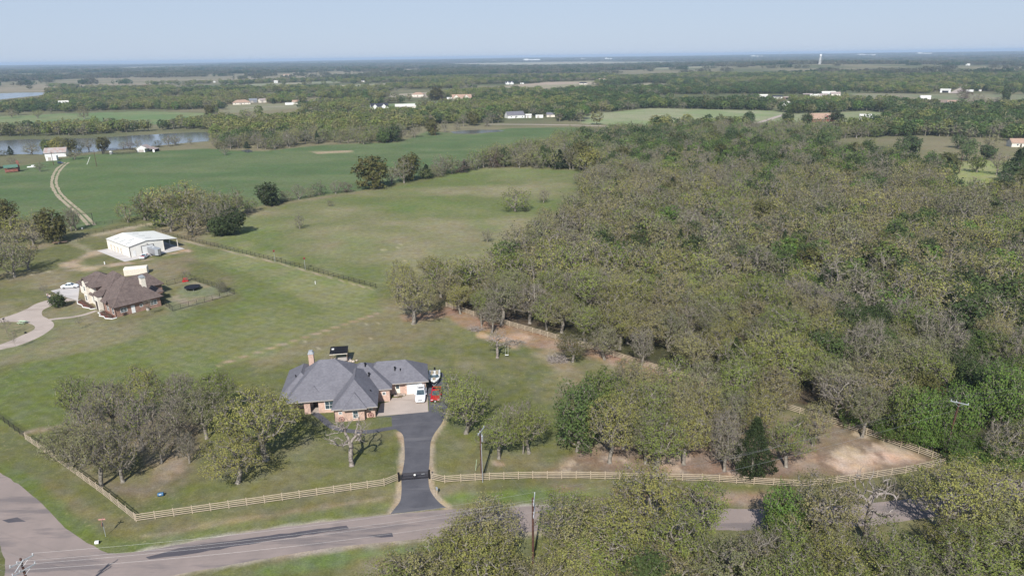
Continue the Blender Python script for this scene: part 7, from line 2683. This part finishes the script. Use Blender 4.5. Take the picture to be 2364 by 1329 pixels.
dn = ['first', 'second', 'third']
for k in range(3):
    wire(w1[k], w2[k], .9, f'{["northern", "middle", "southern"][k]} upper power line between the junction pole and the pole in the oaks')
wire(w1[4], w2[4], 1.0, 'lower power line between the junction pole and the pole in the oaks')
for k in range(3):
    wire(w2[k], w3[k], .9, f'{["northern", "middle", "southern"][k]} upper power line from the pole in the oaks to the creek corner pole')
wire((U2[0], U2[1], 8.1), (U3[0], U3[1], 8.6), 1.1, 'lower twisted power line crossing the bare yard to the creek corner pole', r=.015)
e5 = (U3[0] + 75, U3[1] + 26)
for k in range(3):
    wire(w3[k], (e5[0] + .8 * k, e5[1] - .6 * k, 10.2), .8, f'{["northern", "middle", "southern"][k]} power line leaving the creek corner pole eastward')
wire((U3[0], U3[1], 8.6), (e5[0], e5[1], 8.3), .9, 'lowest power line leaving the creek corner pole eastward')
e0 = (U1[0] - 40, U1[1] + 14)
for k in range(3):
    wire(w1[3 + k], (e0[0] + .6 * k, e0[1] + 1.2 * k, 9.8), .7, f'{["northern", "middle", "southern"][k]} power line leaving the junction pole westward')
wire((w2[0]), w4[1], .7, 'power line crossing from the pole in the oaks to the transformer pole')
for px, py, h, lb in ((223.5, 384, 10, 'dark utility pole standing in the green pasture'), (124, 381, 8.5, 'dark utility pole by the white barn yard'), (1005 + 0, 313, 9, 'small pole before the round brown tree by the pond'), (1942, 302, 9, 'utility pole in the farm lot'), (2214, 400, 9, 'pole at the edge of the east clearing')):
    p = P2([(px, py)])[0]
    t = thing('utility_pole', lb, 'utility pole', (p[0], p[1], 0), 0, 'utility poles in the pastures')
    MB().tube((0, 0, 0), (0, 0, h), .2, .15, 6).build('pole', 'creosote', t)
    MB().box(0, -.2, h - .5, 1.8, .12, .14).build('crossarm', 'creosote', t)

# ------------------------------------------------------------------ pasture buildings
def w_of(px, width_px):
    return width_px


def simple_house(x, y, w, d, h, rz, wallm, roofm, style, label, cat, name, z=0.0):
    o = thing(name, label, cat, (x, y, z), rz)
    big = max(w, d)
    MB().box(0, 0, -.2, w, d, h + .15).build('wall', wallm, o)
    if style == 'flat':
        MB().box(0, 0, h, w + .3, d + .3, .25).build('roof', roofm, o)
    elif style == 'hip':
        rr_ = min(w, d) / 2
        if w > d:
            hip_roof(o, -w / 2 - .5, w / 2 + .5, -d / 2 - .5, d / 2 + .5, h, h + d * .28, roofm, -w / 2 + rr_ * .95, w / 2 - rr_ * .95)
        else:
            hip_roof(o, -w / 2 - .5, w / 2 + .5, -d / 2 - .5, d / 2 + .5, h, h + w * .3, roofm, -d * .05, d * .05, 'y')
    elif style == 'open':
        gable_roof(o, -w / 2 - .3, w / 2 + .3, -d / 2 - .3, d / 2 + .3, h, h + d * .2, roofm, 'x', 'trim_grey', wallm=wallm)
        MB().box(0, -d / 2 - .03, .1, w * .62, .08, h * .72).build('opening', 'dark', o)
    else:
        gable_roof(o, -w / 2 - .4, w / 2 + .4, -d / 2 - .4, d / 2 + .4, h, h + d * .34, roofm, 'x', 'trim_grey', wallm=wallm)
        if style in ('gables', 'dormer'):
            k = w * (.16 if style == 'gables' else .09)
            for xx in ((-w * .3, w * .22) if style == 'gables' else (w * .05,)):
                z0 = h if style == 'gables' else h + d * .10
                if style == 'gables':
                    MB().box(xx, -d / 2 - .6, -.2, k * 1.7, 2.4, h + .15).build('front_wing', wallm, o)
                gable_roof(o, xx - k, xx + k, -d / 2 - (2.2 if style == 'gables' else -.8), 0, z0, z0 + k * 1.05, roofm, 'y', 'white_paint', wallm=wallm)
    if style in ('hip', 'gables', 'gable', 'dormer') and name in ('house', 'mobile_home'):
        n = max(2, int(w / 6))
        for i in range(n):
            window(o, -w / 2 + w * (i + .5) / n + .6, -d / 2, .9, 1.2, 1.2, 's')
        MB().box(-w * .03, -d / 2 - .03, 0, .95, .08, 2.1).build('door', 'trim_dark', o)
    elif name in ('barn', 'shed') and style != 'open':
        MB().box(-w * .15, -d / 2 - .03, 0, min(3.2, w * .3), .08, min(3.2, h * .8)).build('door', 'trim_grey', o)
    return o


for b in FAR_B:
    x, y = P2([(b[0], b[1])])[0]
    face = math.atan2(-x, y) * .0
    k_ = 1.0 if b[1] > 244 else .82 if b[1] > 215 else .7
    simple_house(x, y, b[2] * k_, b[3] * k_, b[4] * (.9 if b[1] > 215 else .75), R(b[5]) - math.atan2(x, y) * .6, b[6], b[7], b[8], b[9], b[10], b[11], float(terrain(x, y)))

# white barn and its lean-to, brick cabin, open barn
p = P2([(132, 361)])[0]
rz = R(20)
wb = thing('barn', 'white walled barn with a weathered grey tin roof by the river', 'barn', (p[0], p[1], 0), rz)
MB().box(0, 0, 0, 13, 8, 3.0).build('wall', 'white_paint', wb)
gable_roof(wb, -7, 7, -4.6, 4.6, 3.0, 6.2, 'rust_roof', 'x', 'galv', wallm='white_paint')
q = P2([(121, 370)])[0]
simple_house(q[0], q[1], 6.4, 4.5, 3.0, rz, 'white_paint', 'white_paint', 'flat', 'boxy white shed in front of the white barn', 'shed', 'shed')
p = P2([(27, 397)])[0]
bc = thing('cabin', 'small orange brick cabin with a green roof in the pasture', 'cabin', (p[0], p[1], 0), R(38))
MB().box(0, 0, .4, 6.4, 5.0, 1.5).build('wall', 'brick_red', bc)
for x in (-3, -1, 1, 3):
    for y in (-2.3, 2.3):
        MB().box(x, y, 0, .3, .3, 3.0).build('post', 'brick_red', bc)
gable_roof(bc, -3.7, 3.7, -3.1, 3.1, 3.0, 4.4, 'green_roof', 'x', 'trim_dark')
MB().box(3.9, 1.2, 0, 1.3, 1.1, 6.4).build('chimney', 'brick_red', bc)
p = P2([(73, 386)])[0]
tag(MB().box(0, 0, 0, 4.5, 2.0, .5).box(.8, .3, .5, 1.6, 1.2, .7).build('white_slab', 'white_paint', None, (p[0], p[1], 0), .3), 'white stone slab and box on the grass beside the round bare tree', 'slab')
p = P2([(340, 350)])[0]
ob = thing('barn', 'white gabled open barn with a rusty tin roof and side lean-to', 'barn', (p[0], p[1], 0), R(2))
MB().box(-2.6, 0, 0, 5.6, 8, 2.8).build('wall', 'white_paint', ob)
gable_roof(ob, -6.2, 2.4, -4.4, 4.4, 2.8, 5.0, 'rust_roof', 'y', 'white_paint', wallm='white_paint')
MB().box(-2.4, -4.05, .1, 3.6, .1, 1.9).build('opening', 'trim_grey', ob)
b = MB()
b.add([(2.2, -4.4, 3.1), (7.4, -4.4, 1.9), (7.4, 4.4, 1.9), (2.2, 4.4, 3.1)], [(0, 1, 2, 3)]).build('lean_to_roof', 'rust_roof', ob)
MB().box(6.6, -4.1, 0, 1.4, .2, 1.9).build('wall', 'white_paint', ob)
MB().box(4.0, 4.0, 0, 6, .2, 2.1).build('back_wall', 'dark', ob)
p = P2([(140, 378)])[0]
car('car', 'dark blue car at the end of the pasture track', 'car', (p[0], p[1], .03), R(60), 4.6, 1.8, 1.5, 'car_blue', 'suv')
p = P2([(257, 356)])[0]
tag(MB().box(0, 0, 0, 1.6, 1.4, 2.2).build('water_tank', 'white_paint', None, (p[0], p[1], 0)), 'small white tank at the corral rails', 'tank')
p = P2([(201, 381)])[0]
t = MB().tube((0, 0, .3), (2.2, 1.2, 5.0), .12, None, 5).build('leaning_post', 'white_paint', None, (p[0], p[1], 0))
tag(t, 'pale leaning post in the green pasture', 'post')
p = P2([(1302, 286)])[0]

# water tower and horizon buildings
z0 = float(terrain(*WT))
wt_ = thing('water_tower', 'white water tower standing above the eastern horizon', 'water tower', (WT[0], WT[1], z0))
wt_.scale = (.72, .72, .86)
for i in range(6):
    a = math.pi / 3 * i
    MB().tube((6.5 * math.cos(a), 6.5 * math.sin(a), 0), (4.4 * math.cos(a), 4.4 * math.sin(a), 34), .5, .45, 6).build('leg', 'white_paint', wt_)
MB().tube((0, 0, 0), (0, 0, 36), 1.5, None, 10).build('riser', 'white_paint', wt_)
rings = [[(r * math.cos(2 * math.pi * i / 18), r * math.sin(2 * math.pi * i / 18), z) for i in range(18)] for r, z in ((1.8, 33), (4.6, 35), (5.4, 37), (5.4, 41), (4.2, 43.5), (.7, 44.8))]
fixn(MB().loft(rings).build('tank', 'white_paint', wt_))
HB = [(1232, 139, 220, 40, 16, 'long white plant on the horizon, left of centre'), (1345, 139, 60, 40, 12, 'small white plant on the horizon near the centre'), (1725, 137, 150, 40, 14, 'white plant on the horizon left of the water tower'), (1965, 134, 240, 40, 14, 'long pale plant on the horizon right of the water tower'),
      (2092, 131, 190, 40, 18, 'white plant far right on the horizon'), (1400, 138, 90, 40, 12, 'pale shed on the horizon east of centre'), (1150, 141, 60, 30, 10, 'tiny white shed on the horizon west of centre')]
for px, py, w, d, h, lb in HB:
    D_ = 9500.0
    u = (px - PW / 2) / FPX * D_
    z0 = float(terrain(u, D_))
    o = thing('plant_building', lb, 'industrial building', (u, D_, z0), 0, 'white plants on the horizon')
    rr = random.Random(px)
    MB().box(0, 0, 0, w, d, h).build('hall', 'white_paint', o)
    MB().box(-w * .3, -4, 0, w * .25, d, h * 1.4).build('annexe', 'white_paint', o)
for px, h, lb in ((1776, 60, 'thin radio mast on the horizon left of the water tower'), (2240, 90, 'thin radio mast far right on the horizon')):
    D_ = 5200.0
    u = (px - PW / 2) / FPX * D_
    o = MB().tube((0, 0, 0), (0, 0, h + 20), 1.2, .5, 4).build('radio_mast', 'galv', None, (u, D_, float(terrain(u, D_))))
    tag(o, lb, 'radio mast', 'radio masts on the horizon')

# ------------------------------------------------------------------ give look-alike trees their own place words
from collections import defaultdict
_same = defaultdict(list)
for o in bpy.data.objects:
    if o.get('category') in ('tree', 'shrub') and o.get('label') and not o.parent:
        _same[o['label']].append(o)
_ORD = ['first', 'second', 'third', 'fourth', 'fifth', 'sixth', 'seventh', 'eighth', 'ninth', 'tenth', 'eleventh', 'twelfth', 'thirteenth', 'fourteenth', 'fifteenth', 'sixteenth', 'seventeenth', 'eighteenth', 'nineteenth', 'twentieth']
for lb, os_ in _same.items():
    if 1 < len(os_) <= 20 and len(lb.split()) <= (14 if len(os_) == 2 else 13):
        os_.sort(key=lambda q: q.location.x / q.location.y)
        for i, o in enumerate(os_):
            o['label'] = lb + (', ' + ('west', 'east')[i] + ' one' if len(os_) == 2 else ', ' + _ORD[i] + ' from west')

# ------------------------------------------------------------------ haze
hz = MB().box(0, 0, -1.0, 140000, 140000, 79.0).mesh('haze', [])
hm = bpy.data.materials.new('haze')
hm.use_nodes = True
hn = hm.node_tree.nodes
hn.remove(hn['Principled BSDF'])
pv = hn.new('ShaderNodeVolumePrincipled')
pv.inputs['Color'].default_value = (.62, .79, 1.0, 1)
pv.inputs['Density'].default_value = HAZE_DENSITY
pv.inputs['Anisotropy'].default_value = 0.0
hm.node_tree.links.new(pv.outputs[0], hn['Material Output'].inputs['Volume'])
hz.materials.append(hm)
ho = bpy.data.objects.new('haze', hz)
C.objects.link(ho)
ho['kind'] = 'stuff'
